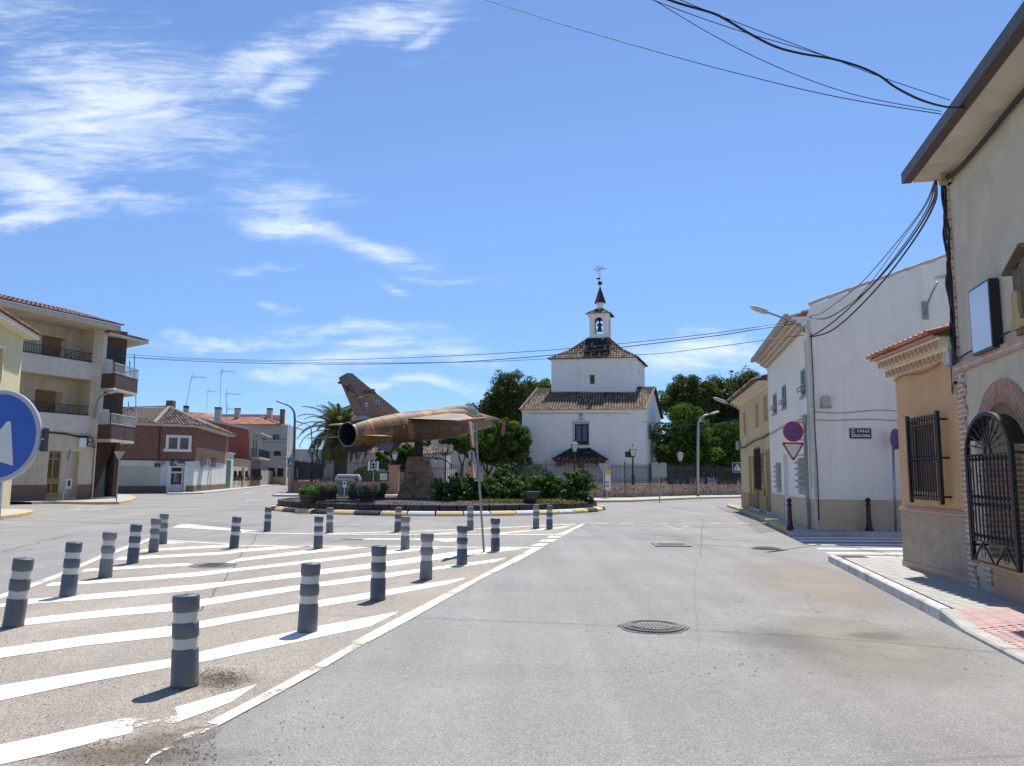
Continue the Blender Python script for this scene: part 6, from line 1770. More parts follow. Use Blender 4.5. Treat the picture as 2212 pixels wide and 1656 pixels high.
for sg in(-1,1):
 mb.tube([WF.pt(sm+sg*.5,wza+.14,.18),WF.pt(sm+sg*.32,wza+.3,.18),WF.pt(sm+sg*.02,wza+.62,.18)],.018,5)
 for sz in(-1,1):mb.tube([WF.pt(sm,zxx,.18),WF.pt(sm+sg*.14,zxx+sz*.14,.18)],.014,4)
mb.build('grille',m_black,bigw)
dA,_=WF.c('R',190,1000);dB,dzt=WF.c('R',375,1010)
mb=MB();WF.box(mb,dA,dB,0,dzt,-.34,-.28);mb.build('door',m_darkwood,ch)
mb=MB()
for i in range(10):s=dA+(dB-dA)*(i+.5)/10;WF.box(mb,s-.045,s+.045,dzt-.32,dzt-.2,-.279,-.25)
mb.build('door_ornament',m_black,ch)
pr_d=1.7;WP_=WF.off(pr_d)
pa,pz=WP_.c('R',-720,830)if False else WP_.c('S',1325,110);pb,_=WP_.c('R',772,790)
_,pzt=WF.off(.2).c('E',830,700)
ta,_=WF.c('E',770,705);tb,_=WF.c('E',830,700)
pm=(pa+pb)/2;tl,tr_=pm-.95,pm+.35
pz=WP_.c('R',400,790)[1]
e0,e1=WP_.pt(pa,pz),WP_.pt(pb,pz);w0_,w1_=WF.pt(pa,pz),WF.pt(pb,pz);t0,t1=WF.pt(pm-.75,pzt,0),WF.pt(pm+.75,pzt,0)
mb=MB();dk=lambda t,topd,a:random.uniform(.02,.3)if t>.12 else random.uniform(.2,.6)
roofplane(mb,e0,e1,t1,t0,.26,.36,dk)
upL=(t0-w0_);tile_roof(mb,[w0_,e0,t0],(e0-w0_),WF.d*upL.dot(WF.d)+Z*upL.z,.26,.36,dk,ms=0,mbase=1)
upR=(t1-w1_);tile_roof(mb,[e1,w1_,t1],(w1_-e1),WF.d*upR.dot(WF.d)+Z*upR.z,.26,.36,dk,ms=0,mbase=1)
ridge_tiles(mb,e0+Z*.05,t0+Z*.05,.1,.35,0,.1);ridge_tiles(mb,e1+Z*.05,t1+Z*.05,.1,.35,0,.1)
po=mb.build('porch_roof',[m_tile,m_tilebase],ch)
mb=MB();WF.box(mb,pa+.35,pb-.35,pz-.34,pz-.14,pr_d-.42,pr_d-.22);WF.box(mb,pa+.35,pa+.55,pz-.34,pz-.14,0,pr_d-.42);WF.box(mb,pb-.55,pb-.35,pz-.34,pz-.14,0,pr_d-.42)
n=12
for i in range(n):s=pa+.2+(pb-pa-.4)*i/(n-1);WF.box(mb,s-.07,s+.07,pz-.14,pz-.02,.02,pr_d-.05)
mb.build('porch_beam',m_woodred,ch)
mb=MB()
for s,sg in((pa+.35,1),(pb-.35,-1)):
 WF.poly(mb,[(s,pz-.34),(s+sg*.95,pz-.34),(s+sg*.75,pz-.46),(s+sg*.55,pz-.50),(s+sg*.45,pz-.62),(s,pz-.62)],pr_d-.23,0,.18)
WF.poly(mb,[(pm-.28,pz-.34),(pm+.28,pz-.34),(pm+.2,pz-.55),(pm+.3,pz-.75),(pm-.3,pz-.75),(pm-.2,pz-.55)],pr_d-.21,0,.16)
mb.build('porch_bracket',m_woodred,ch)
mb=MB()
for s in(pa+.45,pb-.45):mb.prism([tuple(WF.pt(s+dx,0,pr_d-.35+dy))[:2]for dx,dy in((-.13,-.13),(.13,-.13),(.13,.13),(-.13,.13))],0,pz-.62)
mb.build('porch_column',plain('pale_stone_column',(.50,.45,.38),.85,.1),ch)
wire('facade_wire',[WF.pt(*WF.c('E',x,424),.05)for x in(385,700,1000,1180)],.02,m_cablegrey,label='thin straight wire strung under the eave of the church facade',cat='cable',smooth_pts=False)
aA=WS.pt(dS,0);
apA=P(*D('E',1425,900),88);apB=P(*D('E',1468,900),87)
an=thing('side_chapel','small ochre annexe with a pointed arch window and white hood, right of the church','building',(apA.x,apA.y,0))
WAp=Wall(Vector((apA.x,apA.y,0)),Vector((apB.x,apB.y,0)))
zA=WAp.c('E',1440,760)[1]
mb=MB();mb.prism([tuple(WAp.pt(0,0))[:2],tuple(WAp.pt(WAp.L,0))[:2],tuple(WAp.pt(WAp.L,0,-5))[:2],tuple(WAp.pt(0,0,-5))[:2]],0,zA);mb.build('wall',m_chw,an)
mb=MB();q=arch(.25,WAp.L-.15,.1,zA-1.9,10,1.3);WAp.poly(mb,q,.02);mb.build('arch_window',m_yellow,an)
mb=MB();vs=[]
for k in range(9):
 t=k/8;vs+=[WAp.pt(t*(WAp.L+.9),zA+.55-1.1*t**2,-2),WAp.pt(t*(WAp.L+.9),zA+.55-1.1*t**2,.5)]
mb.add(vs,[(2*k,2*k+1,2*k+3,2*k+2)for k in range(8)]);mb.add([v-Z*.25 for v in vs],[(2*k,2*k+1,2*k+3,2*k+2)for k in range(8)]);mb.add([vs[2*k+1]for k in range(9)]+[vs[2*k+1]-Z*.25 for k in range(8,-1,-1)],[tuple(range(18))])
mb.build('hood_roof',m_chw,an)
#  park fence
m_rubble,nt_,N_,L_,b__=_mat('pink_rubble_wall')
v_=obj_vec(N_)
vo=N_.new('ShaderNodeTexVoronoi');vo.feature='DISTANCE_TO_EDGE';vo.inputs['Scale'].default_value=6.5;L_.new(v_,vo.inputs['Vector'])
vc_=N_.new('ShaderNodeTexVoronoi');vc_.inputs['Scale'].default_value=6.5;L_.new(v_,vc_.inputs['Vector']);sp_=N_.new('ShaderNodeSeparateColor');L_.new(vc_.outputs['Color'],sp_.inputs[0])
c1=mixc(N_,L_,sp_.outputs[0],(.50,.36,.25),(.30,.17,.11))
c1=mixc(N_,L_,mth(N_,L_,'GREATER_THAN',sp_.outputs[1],.80),c1,(.12,.065,.045))
c1=mixc(N_,L_,mrange(N_,L_,vo.outputs['Distance'],.03,.07,1,0),c1,(.52,.41,.30))
L_.new(c1,b__.inputs['Base Color']);b__.inputs['Roughness'].default_value=.9;bump(N_,L_,b__,vo.outputs['Distance'],.6,.05)
m_coping=plain('terracotta_coping',(.36,.20,.14),.85,.2,6,.2)
m_pilaster=brick('red_brick_pier',(.36,.14,.09),(.42,.19,.12),(.45,.32,.24),.24,.07,.012,.5,.85,.5,.2)
m_pinkwall=flat_two('pink_render_wall',(.45,.26,.17),(.30,.16,.11),1.5,.35,.65,.9,.3)
m_fence=plain('blue_grey_fence_paint',(.028,.031,.04),.5,.2,8,.1)
def gp(crop,x,y):p=GC(crop,x,y);return Vector((p.x,p.y,0))
fpts=[gp('O',1300,1370),gp('Q',1140,1178)]
gpts=[P(*D('L',320,770),60.5),gp('E',820,1105),gp('E',1160,1100),gp('E',1700,1083),gp('E',2075,1078)]
gpts[0].z=0
def fence_run(a,b,n_pil,wh_,fh,lab_w,lab_f,mat_w,sp=.13,scroll=True,wt=.32,pil=True):
 a=Vector((a.x,a.y,0));b=Vector((b.x,b.y,0));W_=Wall(a,b)
 tw=thing('low_wall',lab_w,'wall',tuple(a))
 mb=MB();W_.box(mb,0,W_.L,0,wh_,-wt,0);mb.build('wall_body',mat_w,tw)
 mb=MB();W_.box(mb,0,W_.L,wh_,wh_+.07,-wt-.03,.03);mb.build('coping',m_coping,tw)
 if pil:
  for i in range(n_pil+1):
   s=W_.L*i/n_pil;mb=MB();W_.box(mb,max(0,s-.24),min(W_.L,s+.24),0,wh_-.001,.001,.045);mb.build('pilaster',m_pilaster,tw)
 tf=thing('iron_fence',lab_f,'fence',tuple(a+Vector((0,0,wh_))))
 z0,z1=wh_+.07,wh_+.07+fh;o_=-wt/2
 mb=MB();n=int(W_.L/sp)
 for i in range(n):
  s=(i+.5)*W_.L/n
  mb.tube([W_.pt(s,z0+.12,o_),W_.pt(s,z1-.1+(.06 if i%2 else 0),o_),W_.pt(s,z1+.06+(.06 if i%2 else 0),o_)],[.019,.019,.004],4,caps=False)
 mb.build('pickets',m_fence,tf,uv=False)
 mb=MB()
 for zz in(z0+.12,z0+.34,z1-.22):W_.box(mb,0,W_.L,zz,zz+.035,o_-.015,o_+.015)
 mb.build('rails',m_fence,tf)
 if scroll:
  mb=MB()
  for i in range(int(W_.L/.24)):
   s=(i+.5)*.24
   mb.tube([W_.pt(s-.08,z0+.15,o_+.016),W_.pt(s+.05,z0+.19,o_+.016),W_.pt(s-.05,z0+.29,o_+.016),W_.pt(s+.08,z0+.33,o_+.016)],.012,3,caps=False)
  mb.build('scrollwork',m_fence,tf,uv=False)
 for i in range(n_pil+1):
  s=min(max(W_.L*i/n_pil,.05),W_.L-.05);mb=MB();mb.tube([W_.pt(s,z0,o_),W_.pt(s,z1+.1,o_),W_.pt(s,z1+.28,o_)],[.035,.035,.005],6);mb.build('post',m_fence,tf)
 return W_
WH=.95
wA=fence_run(fpts[0],fpts[1],4,1.05,1.75,'low pink rubble wall between the crossing sign lamp and the brick gate pillar','dark iron fence with scrolls, on the low wall behind the grey container',m_pinkwall)
h1=.95
fence_run(gpts[0],gpts[1],3,.9,1.75,'low rubble wall hidden mostly behind the climbing plants of the roundabout','iron picket fence behind the climbing plants, left of the church porch',m_rubble)
fence_run(gpts[1],gpts[2],2,1.0,1.55,'low pink rubble wall with brick piers in front of the church porch','blue-grey iron picket fence in front of the church porch',m_rubble)
fence_run(gpts[2],gpts[3],3,1.0,1.55,'low pink rubble wall running from the church corner to the curved lamp','iron picket fence from the church corner to the curved street lamp',m_rubble)
fence_run(gpts[3],gpts[4],2,1.0,1.55,'low rubble wall past the curved lamp, towards the ochre house','iron picket fence past the curved lamp, under the park trees',m_rubble)
ra_=fpts[0];rb_=ra_+Vector((-3.2,24,0))
fence_run(ra_+Vector((-.05,.35,0)),rb_,4,1.05,1.75,'low pink wall turning away down the left street at the lamp post','iron fence turning away down the left street',m_pinkwall,sp=.2,scroll=False)
def offp(p,q,o_):d=(q-p).normalized();n=Vector((d.y,-d.x,0));n=n if n.y<0 else-n;return n*o_
ko=[gp('E',815,1128),gp('E',1160,1125),gp('E',1700,1100),gp('E',2075,1092)]
mb=MB()
inner=[gpts[1],gpts[2],gpts[3],gpts[4]]
polyz(mb,[Vector((p.x,p.y,.13))for p in ko]+[Vector((p.x,p.y,.13))for p in inner[::-1]])
fo0=gp('O',930,1415);fo1=P(*D('Q',1250,1215),60);fo1.z=0
l0=gpts[0]
polyz(mb,[Vector((p.x,p.y,.128))for p in(fo0,fo1,ko[0],gpts[1],gpts[0]+Vector((.2,.6,0)),fpts[1]+Vector((.4,.6,0)),fpts[0]+Vector((-1.5,.4,0)),fpts[0]+Vector((-5.0,24,0)),fpts[0]+Vector((-6.5,24,0)))])
setting(mb.build('park_pavement',m_paving_far))
mb=MB()
def kerb_line(pts,mb,h=.13,w_=.15,mi=0):
 for a,b in zip(pts,pts[1:]):
  d=(b-a).normalized();n=Vector((d.y,-d.x,0));n=n if n.y<0 else-n
  mb.obox(a+Vector((0,0,-.02)),b-a,n*w_,Vector((0,0,h+.02)),mi)
kerb_line([Vector((p.x,p.y,0))for p in ko],mb,.133);setting(mb.build('ochre_kerb',m_kerbyellow))
mb=MB();kerb_line([fo0,fo1,ko[0]],mb,.133);kerb_line([fpts[0]+Vector((-6.5,24,0)),fo0],mb,.133);setting(mb.build('park_kerb',m_conc))
mb=MB();polyz(mb,[Vector((p.x,p.y+.3,.02))for p in(fpts[0],fpts[1],gpts[0],gpts[1],gpts[2],gpts[3],gpts[4])]+[Vector((60,130,.02)),Vector((-20,150,.02))])
setting(mb.build('park_ground',flat_two('park_soil',(.22,.17,.12),(.34,.28,.2),.6,.35,.65,.95,.3)))
def pillar(c,w_,h,lab):
 t=thing('brick_pillar',lab,'pillar',(c.x,c.y,0));mb=MB();mb.cbox((c.x,c.y,0),w_,w_,h);mb.build('shaft',m_pilaster,t)
 mb=MB();mb.cbox((c.x,c.y,h),w_+.14,w_+.14,.08);mb.build('cap',m_coping,t);return t
p1_=gp('Q',1208,1176);ph1=P(*D('Q',1210,630),p1_.y).z
pillar(p1_,.82,ph1,'red brick gate pillar left of the stone pedestal, with a lantern on top')
p2_=P(*D('L',295,700),60.2);ph2=P(*D('L',295,655),60.2).z;p2_.z=0
pillar(p2_,.72,ph2,'red brick gate pillar seen between the leaning sign pole and the four-armed lamp')
m_lglass=plain('frosted_lamp_glass',(.62,.58,.50),.4,.08,6,0)
m_post=plain('lamp_post_black',(.018,.019,.024),.45,.2,8,.1)
def lantern_head(t,c,s=1.0,up_=True):
 """four-sided lantern; c = bottom of the cage"""
 mb=MB();x,y,z0=c
 lo=[(x+dx*.13*s,y+dy*.13*s,z0+.06*s)for dx,dy in((-1,-1),(1,-1),(1,1),(-1,1))];hi=[(x+dx*.23*s,y+dy*.23*s,z0+.55*s)for dx,dy in((-1,-1),(1,-1),(1,1),(-1,1))]
 mb.add(lo+hi,[(i,(i+1)%4,4+(i+1)%4,4+i)for i in range(4)]);mb.build('lantern_glass',m_lglass,t)
 mb=MB()
 for i in range(4):mb.bar(lo[i],hi[i],.035*s,.035*s);mb.bar(((lo[i][0]+lo[(i+1)%4][0])/2,(lo[i][1]+lo[(i+1)%4][1])/2,lo[i][2]),((hi[i][0]+hi[(i+1)%4][0])/2,(hi[i][1]+hi[(i+1)%4][1])/2,hi[i][2]),.016*s,.016*s)
 mb.cbox((x,y,z0),.34*s,.34*s,.06*s);mb.cbox((x,y,z0+.55*s),.54*s,.54*s,.035*s)
 r=[(x+dx*.30*s,y+dy*.30*s,z0+.585*s)for dx,dy in((-1,-1),(1,-1),(1,1),(-1,1))];r2=[(x+dx*.09*s,y+dy*.09*s,z0+.80*s)for dx,dy in((-1,-1),(1,-1),(1,1),(-1,1))]
 mb.add(r+r2,[(i,(i+1)%4,4+(i+1)%4,4+i)for i in range(4)]+[(4,5,6,7),(3,2,1,0)])
 mb.tube([(x,y,z0+.78*s),(x,y,z0+.86*s),(x,y,z0+.9*s),(x,y,z0+1.06*s)],[.05*s,.06*s,.02*s,.004],6)
 mb.build('lantern_frame',m_post,t)
def lantern_post(c,ztop,lab,s=1.0,base_z=1.0):
 t=thing('lantern_post',lab,'street lamp',tuple(c));x,y=c.x,c.y;zc=ztop-1.0*s
 mb=MB();mb.lathe([(.20,base_z),(.19,base_z+.1),(.12,base_z+.22),(.13,base_z+.9),(.08,base_z+1.0),(.07,base_z+1.1),(.062,zc-.3),(.09,zc-.26),(.06,zc-.2),(.05,zc-.05),(.13,zc)],(x,y,0),12);mb.build('post',m_post,t,smooth=True,autos=40)
 lantern_head(t,(x,y,zc),s);return t
lp=P(*D('E',748,900),59.2);lz=P(*D('E',748,640),59.2).z;lp.z=.95;lantern_post(lp,lz+.15,'black lantern post in front of the church porch',1.05,.9)
lp=P(*D('R',1286,1300),60.5);lz=P(*D('R',1286,500),60.5).z;lp.z=.95;t=lantern_post(lp,lz+.1,'black lantern post with a small box, before the right part of the church wall',1.05,.9)
mb=MB();bz_=P(*D('R',1255,745),60.5).z;mb.cbox((lp.x-.33,lp.y,bz_),.50,.18,.46,0,.2);mb.build('speaker_box',m_post,t)
lp=P(*D('E',1585,1000),66.5);lz=P(*D('E',1585,718),66.5).z;lp.z=.95;lantern_post(lp,lz+.1,'black lantern post under the round park trees, right of the church',1.05,.9)
for(cx1,yb,yt,Yd,lab)in((2008,1240,870,82,'leftmost of three distant lanterns under the trees right of the church'),(2065,1240,880,84,'middle of three distant lanterns under the trees right of the church'),(2120,1240,880,80,'rightmost of three distant lanterns under the trees right of the church')):
 lp=P(*D('R',cx1,1200),Yd);lz=P(*D('R',cx1,yt),Yd).z;lp.z=0;lantern_post(lp,lz+.1,lab,.8,0)
for(cr_,cx1,yt,Yd,hb,lab)in(('Q',1235,400,p1_.y,ph1+.08,'small lantern on top of the left brick gate pillar'),('L',308,535,p2_.y,ph2+.08,'small lantern on top of the right brick gate pillar')):
 lp=P(*D(cr_,cx1,yt),Yd);zt_=lp.z;lp.z=hb;t=thing('pillar_lantern',lab,'street lamp',tuple(lp))
 s_=1.0;zc=max(zt_-.95,hb+.35);mb=MB();mb.lathe([(.12,hb),(.05,hb+.08),(.045,zc-.05),(.12,zc)],(lp.x,lp.y,0),10);mb.build('stem',m_post,t,smooth=True,autos=40);lantern_head(t,(lp.x,lp.y,zc),s_)
lp=P(*D('U',982,1400),66);hz=P(*D('U',982,905),66).z;sc0=P(*D('U',1085,905),66).x-lp.x;lp.z=0
t=thing('four_armed_lamp','black ornamental lamp post carrying several lanterns behind the gate','street lamp',tuple(lp))
mb=MB();mb.lathe([(.22,0),(.2,.2),(.12,.4),(.12,1.1),(.07,1.2),(.06,hz-.6),(.1,hz-.55),(.05,hz-.4),(.05,hz-.1)],(lp.x,lp.y,0),12);mb.build('post',m_post,t,smooth=True,autos=40)
mb=MB()
for a in(0,PI/2,PI,1.5*PI):
 d=Vector((math.cos(a),math.sin(a),0))*sc0;c=Vector((lp.x,lp.y,hz-.45))
 mb.tube([c+d*t_+Z*(-.12*math.sin(t_*PI)+(.05 if t_<1 else .05))for t_ in np.linspace(0,1,7)],.035,6)
 mb.tube([c+d*(.5+.16*math.cos(q))+Z*(-.02+.16*math.sin(q))for q in np.linspace(0,5,9)],.025,5)
mb.build('arms',m_post,t)
for a in(0,PI/2,PI,1.5*PI):
 d=Vector((math.cos(a),math.sin(a),0))*sc0;lantern_head(t,(lp.x+d.x,lp.y+d.y,hz-.38),.95)
ga_,gb_=p1_+Vector((.5,0,0)),p2_-Vector((.5,0,0));Wg=Wall(ga_,gb_)
sA,zA_=Wg.c('U',700,1095);sB,zB_=Wg.c('U',1110,1260)
gt=thing('iron_gate','wrought iron park gate with an arched overthrow and scrolls behind the pedestal','gate',tuple(ga_))
mb=MB();cxg=Wg.c('U',750,1080)[0];zpk=Wg.c('U',750,1062)[1]
hw_=(sB-cxg);zsp=zB_
for rr_ in(1.0,.93):mb.tube([Wg.pt(cxg+hw_*rr_*math.cos(a),zsp+(zpk-zsp)*rr_*(math.sin(a)**.8 if math.sin(a)>0 else 0))for a in np.linspace(0,PI,21)],.035,6)
for i in range(18):
 a=PI*(i+.5)/18;r1,r2_=.935,.995;mb.tube([Wg.pt(cxg+hw_*r*math.cos(a),zsp+(zpk-zsp)*r*math.sin(a)**.8)for r in(r1,r2_)],.02,4)
mb.tube([Wg.pt(cxg,zpk-.1),Wg.pt(cxg,zpk+.6)],[.03,.005],5)
for sg in(-1,1):mb.tube([Wg.pt(cxg,zpk+.05),Wg.pt(cxg+sg*.22,zpk+.15),Wg.pt(cxg+sg*.3,zpk+.5)],[.03,.025,.005],5)
mb.build('overthrow',m_fence,gt)
mb=MB();n=34;zg=1.55
for i in range(n+1):s=Wg.L*i/n;mb.tube([Wg.pt(s,.1),Wg.pt(s,zg+1.1-.25*math.sin(PI*i/n))],.016,4)
for zz in(.15,1.0,1.25,2.2):Wg.box(mb,0,Wg.L,zz,zz+.04,-.02,.02)
for i in range(n//2):s=Wg.L*(i+.5)/(n//2);mb.tube([Wg.pt(s-.12,1.02,.02),Wg.pt(s+.08,1.08,.02),Wg.pt(s-.08,1.18,.02),Wg.pt(s+.12,1.24,.02)],.016,4)
mb.build('gate_leaves',m_fence,gt,uv=False)
lh=Wg.pt(Wg.c('U',812,1150)[0],Wg.c('U',812,1190)[1]);t=thing('hanging_lantern','small lantern hanging from the arched gate overthrow','street lamp',tuple(lh))
mb=MB();mb.tube([lh+Z*.65,lh+Z*1.15],.02,4);mb.build('chain',m_post,t);lantern_head(t,tuple(lh),.6)
n0,nz0=wA.c('Q',940,912,.08);n1,nz1=wA.c('Q',1115,742,.08)
nb_=thing('notice_board','black framed notice board with a pale sheet, on the fence left of the brick pillar','notice board',tuple(wA.pt(n0,nz0,.08)))
mb=MB();wA.box(mb,n0,n1,nz0,nz1,.03,.10);mb.build('frame',m_black,nb_)
mb=MB();wA.box(mb,n0+.09,n1-.09,nz0+.09,nz1-.09,.095,.108);mb.build('sheet',plain('pale_notice',(.42,.46,.45),.4,.08,4,0),nb_)
bxp=P(*D('U',1125,1375),62);bxt=P(*D('U',1125,1270),62).z;t=thing('white_box','small white cabinet at the right end of the gate arch','cabinet',(bxp.x,bxp.y,0))
mb=MB();mb.cbox((bxp.x,bxp.y,bxp.z),.48,.3,bxt-bxp.z);mb.build('case',m_whitealu,t);mb=MB();mb.cbox((bxp.x,bxp.y,0),.12,.12,bxp.z);mb.build('stand',m_greymetal,t)
kc=P(*D('Q',290,1215),58);kc.z=.13
kt=P(*D('Q',290,785),58).z-.13;kw=P(*D('Q',590,900),58).x-P(*D('Q',150,900),58).x
t=thing('waste_container','grey street waste container with a domed lid and a small round sign','container',tuple(kc))
m_cont=plain('grey_container_plastic',(.14,.15,.155),.6,.12,5,.15);m_lid=plain('pale_grey_lid',(.34,.35,.36),.5,.08,5,.1)
cxk=P(*D('Q',370,1000),58).x
mb=MB();hb=kt*.72;dpt=1.15
lo=[(cxk-kw*.38,kc.y-dpt*.4,.16),(cxk+kw*.38,kc.y-dpt*.4,.16),(cxk+kw*.38,kc.y+dpt*.4,.16),(cxk-kw*.38,kc.y+dpt*.4,.16)]
hi=[(cxk-kw*.49,kc.y-dpt*.5,.13+hb),(cxk+kw*.49,kc.y-dpt*.5,.13+hb),(cxk+kw*.49,kc.y+dpt*.5,.13+hb),(cxk-kw*.49,kc.y+dpt*.5,.13+hb)]
mb.add(lo+hi,[(i,(i+1)%4,4+(i+1)%4,4+i)for i in range(4)]+[(3,2,1,0)])
for f in(-.2,.0,.2):mb.obox((cxk+kw*f-.03,kc.y-dpt*.5-.01,.3),(.06,0,0),(0,.12,0),(0,0,hb*.7))
mb.build('body',m_cont,t)
mb=MB();zz=.13+hb;prof=[(-.5,0),(-.5,.12),(-.36,kt-hb-.06),(-.28,kt-hb),(.28,kt-hb),(.36,kt-hb-.06),(.5,.12),(.5,0)]
vs=[]
for sx,k in((-.5,1),(-.42,1.0),(.42,1.0),(.5,1)):
 for py,pz_ in prof:vs.append((cxk+kw*sx*(1.0),kc.y+dpt*py,zz+pz_*(.55 if abs(sx)==.5 else 1)))
mb.add(vs,[(i*8+j,i*8+j+1,(i+1)*8+j+1,(i+1)*8+j)for i in range(3)for j in range(7)]+[tuple(range(8)),tuple(range(24,32))[::-1]])
mb.build('lid',m_lid,t)
mb=MB();mb.obox((cxk-kw*.35,kc.y-dpt*.475,zz+.17),(kw*.66,0,0),(0,-.03,.05),(0,.0,.04));mb.build('handle_bar',m_cont,t)
sgx=P(*D('Q',300,965),57.3);mb=MB();mb.obox((sgx.x-.14,kc.y-dpt*.5-.04,sgx.z-.24),(.28,0,0),(0,.02,0),(0,0,.46));mb.build('sticker',m_whitealu,t)
mb=MB();mb.tube([(sgx.x,kc.y-dpt*.5-.043,sgx.z+.06),(sgx.x,kc.y-dpt*.5-.048,sgx.z+.06)],.11,16);mb.build('round_mark',m_redmark,t)
mb=MB();mb.tube([(sgx.x,kc.y-dpt*.5-.049,sgx.z+.06),(sgx.x,kc.y-dpt*.5-.053,sgx.z+.06)],.075,16);mb.build('mark_centre',m_bluemark,t)
mb=MB();mb.obox((sgx.x-.02,kc.y-dpt*.5-.06,.13),(.05,0,0),(0,.02,0),(0,0,.8));mb.build('front_strut',m_whitealu,t)
#  left side: three storey block
m_conc2=plain('rough_concrete_render',(.56,.485,.37),.9,.12,2.5,.4,30,stain=(.32,.28,.22),stain_amt=.6,streaks=.8)
m_white2=plain('grey_white_render',(.60,.56,.49),.9,.10,2.0,.3,30,stain=(.37,.34,.29),stain_amt=.6,streaks=.6)
m_brownbrick=brick('dark_brown_brick',(.085,.035,.022),(.11,.05,.032),(.07,.05,.04),.25,.06,.008,.5,.8,.4,.2)
m_bluebrown=brick('brown_ceramic_cladding',(.13,.07,.05),(.10,.055,.04),(.07,.045,.035),.06,.9,.006,0,.6,.3,.2)
m_blind=brick('ochre_blind',(.30,.17,.08),(.27,.15,.07),(.12,.07,.03),3,.05,.006,0,.7,.3,.1)
m_curtglass=glass_pane('blue_glass',(.07,.11,.19),.1)
m_oldglass=glass_pane('balcony_glass',(.02,.025,.03),.12)
m_goldalu=plain('gold_anodised_frame',(.28,.20,.07),.4,.1,6,.05,40,.5)
m_mauve=plain('mauve_plinth',(.20,.125,.10),.85,.15,3,.3)
m_railwhite=plain('white_railing_paint',(.60,.57,.53),.5,.06,8,.05)
m_tile2=tinted('dark_red_roof_tile',[(0,(.10,.05,.04)),(.5,(.22,.10,.075)),(1,(.34,.18,.13))],.9,.25)
PG=.13
a1=G(*D('A',625,1512),PG);a1.z=0
A1=Wall(a1,d=((-(1106-1780))/FPX,1));
if A1.d.y>0:A1.d=-A1.d
a2=G(*D('A',805,1508),PG);a2.z=0
A2=Wall(a1,a2)
ab=thing('apartment_block','three storey rendered apartment block with balconies and a brown brick corner','apartment block',tuple(a1))
zr=A1.c('A',640,340)[1]
zb={}
_,zt2=A1.c('A',640,575);_,zb2=A1.c('A',640,695);_,zt1=A1.c('A',600,940);_,zb1=A1.c('A',600,1062)
LEN=14
back=Vector((-.93,.37,0))
gd0,gdz=A1.c('A',340,1180);gd1,_=A1.c('A',440,1180)
gw0,_=A1.c('A',550,1180)
s_a,s_b=min(gd0,gd1),max(gd0,gd1)
mb=MB();hole=R4(gw0+.0,s_b,PG+.15,gdz)
A1.panel(mb,R4(0,LEN,0,zb1),[hole],.35)
rec=1.3;W3=A1.off(-rec)
pier=.55
A1.box(mb,0,pier,zb1,zr,-rec,0)
def storey(z0,z1,wx0,wx1,wyt,wyb,crop='A'):
 s0_,zt_=W3.c(crop,wx0,wyt);s1_,_=W3.c(crop,wx1,wyt);s0_,s1_=min(s0_,s1_),max(s0_,s1_)
 h=R4(s0_,s1_,z0+.05,zt_);W3.panel(mb,R4(pier,LEN,z0,z1),[h],.3);return h
hA=storey(zb1+.1,zb2,245,430,755,900);hB=storey(zb2+.1,zr,292,470,380,530)
for zz in(zb1,zb2):
 A1.box(mb,pier,LEN,zz,zz+.18,-rec-.01,-.12)
for a,b in((A1.pt(LEN,0),A1.pt(LEN,0)+back*9),(A1.pt(LEN,0)+back*9,a2+back*9),(a2+back*9,a2)):
 mb.poly([a,b,b+Z*zr,a+Z*zr])
mb.build('wall',m_conc2,ab)
for nm,z0,z1 in(('balcony',zb1,zt1),('balcony',zb2,zt2)):
 mb=MB();A1.box(mb,.45,LEN,z0,z1,-.10,.035);A1.box(mb,.02,.45,z0,z1,-.5,.02)
 mb.obox(A1.pt(.02,z0,.02),A1.pt(.45,z0,.035)-A1.pt(.02,z0,.02),A1.n*.001,Z*(z1-z0))
 bo_=mb.build(nm,m_white2,ab)
 mb=MB();n=int(LEN/.16)
 for i in range(n):s=.2+i*.16;mb.tube([A1.pt(s,z1,-.04),A1.pt(s,z1+.55,-.04)],.014,4)
 for zz in(z1+.06,z1+.55):A1.box(mb,.1,LEN,zz,zz+.04,-.06,-.02)
 for s in(2.2,3.05,7.2,8.0):
  for sg in(-1,1):mb.tube([A1.pt(s+sg*.02,z1+.3,-.03),A1.pt(s+sg*.16,z1+.46,-.03),A1.pt(s+sg*.26,z1+.3,-.03),A1.pt(s+sg*.16,z1+.14,-.03),A1.pt(s+sg*.04,z1+.3,-.03)],.02,4)
 mb.build('railing',m_black,bo_)
for h,lit in((hA,0),(hB,1)):
 s0_,s1_,z0_,z1_=h[0][0],h[1][0],h[0][1],h[2][1]
 mb=MB();W3.box(mb,s0_+.25,s1_,z0_ if not lit else(z0_+(z1_-z0_)*.45),z1_,-.25,-.20);o=mb.build('window',m_blind,ab)
 if lit:
  mb=MB();W3.box(mb,s0_+.25,s1_,z0_,z0_+(z1_-z0_)*.45,-.28,-.24);mb.build('pane',m_curtglass,o)
  mb=MB();W3.box(mb,(s0_+s1_)/2+.05,(s0_+s1_)/2+.13,z0_,z0_+(z1_-z0_)*.48,-.24,-.2);mb.build('frame',m_railwhite,o)
mb=MB();A1.box(mb,s_a,s_b,PG+.12,gdz-.02,-.34,-.30);dr=mb.build('door',m_oldglass,ab)
mb=MB()
for f in(0,.5,1):s=s_a+(s_b-s_a)*f;A1.box(mb,s-.05,s+.05,PG+.12,gdz,-.299,-.24)
for zz in(PG+.14,1.05,1.3,gdz-.5,gdz-.12):A1.box(mb,s_a+.05,s_b-.05,zz,zz+(.28 if zz<.4 or 1<zz<1.1 else .08),-.298,-.245)
for i in range(9):s=s_a+(s_b-s_a)*(i+.5)/9;A1.box(mb,s-.012,s+.012,.5,gdz-.5,-.299,-.26)
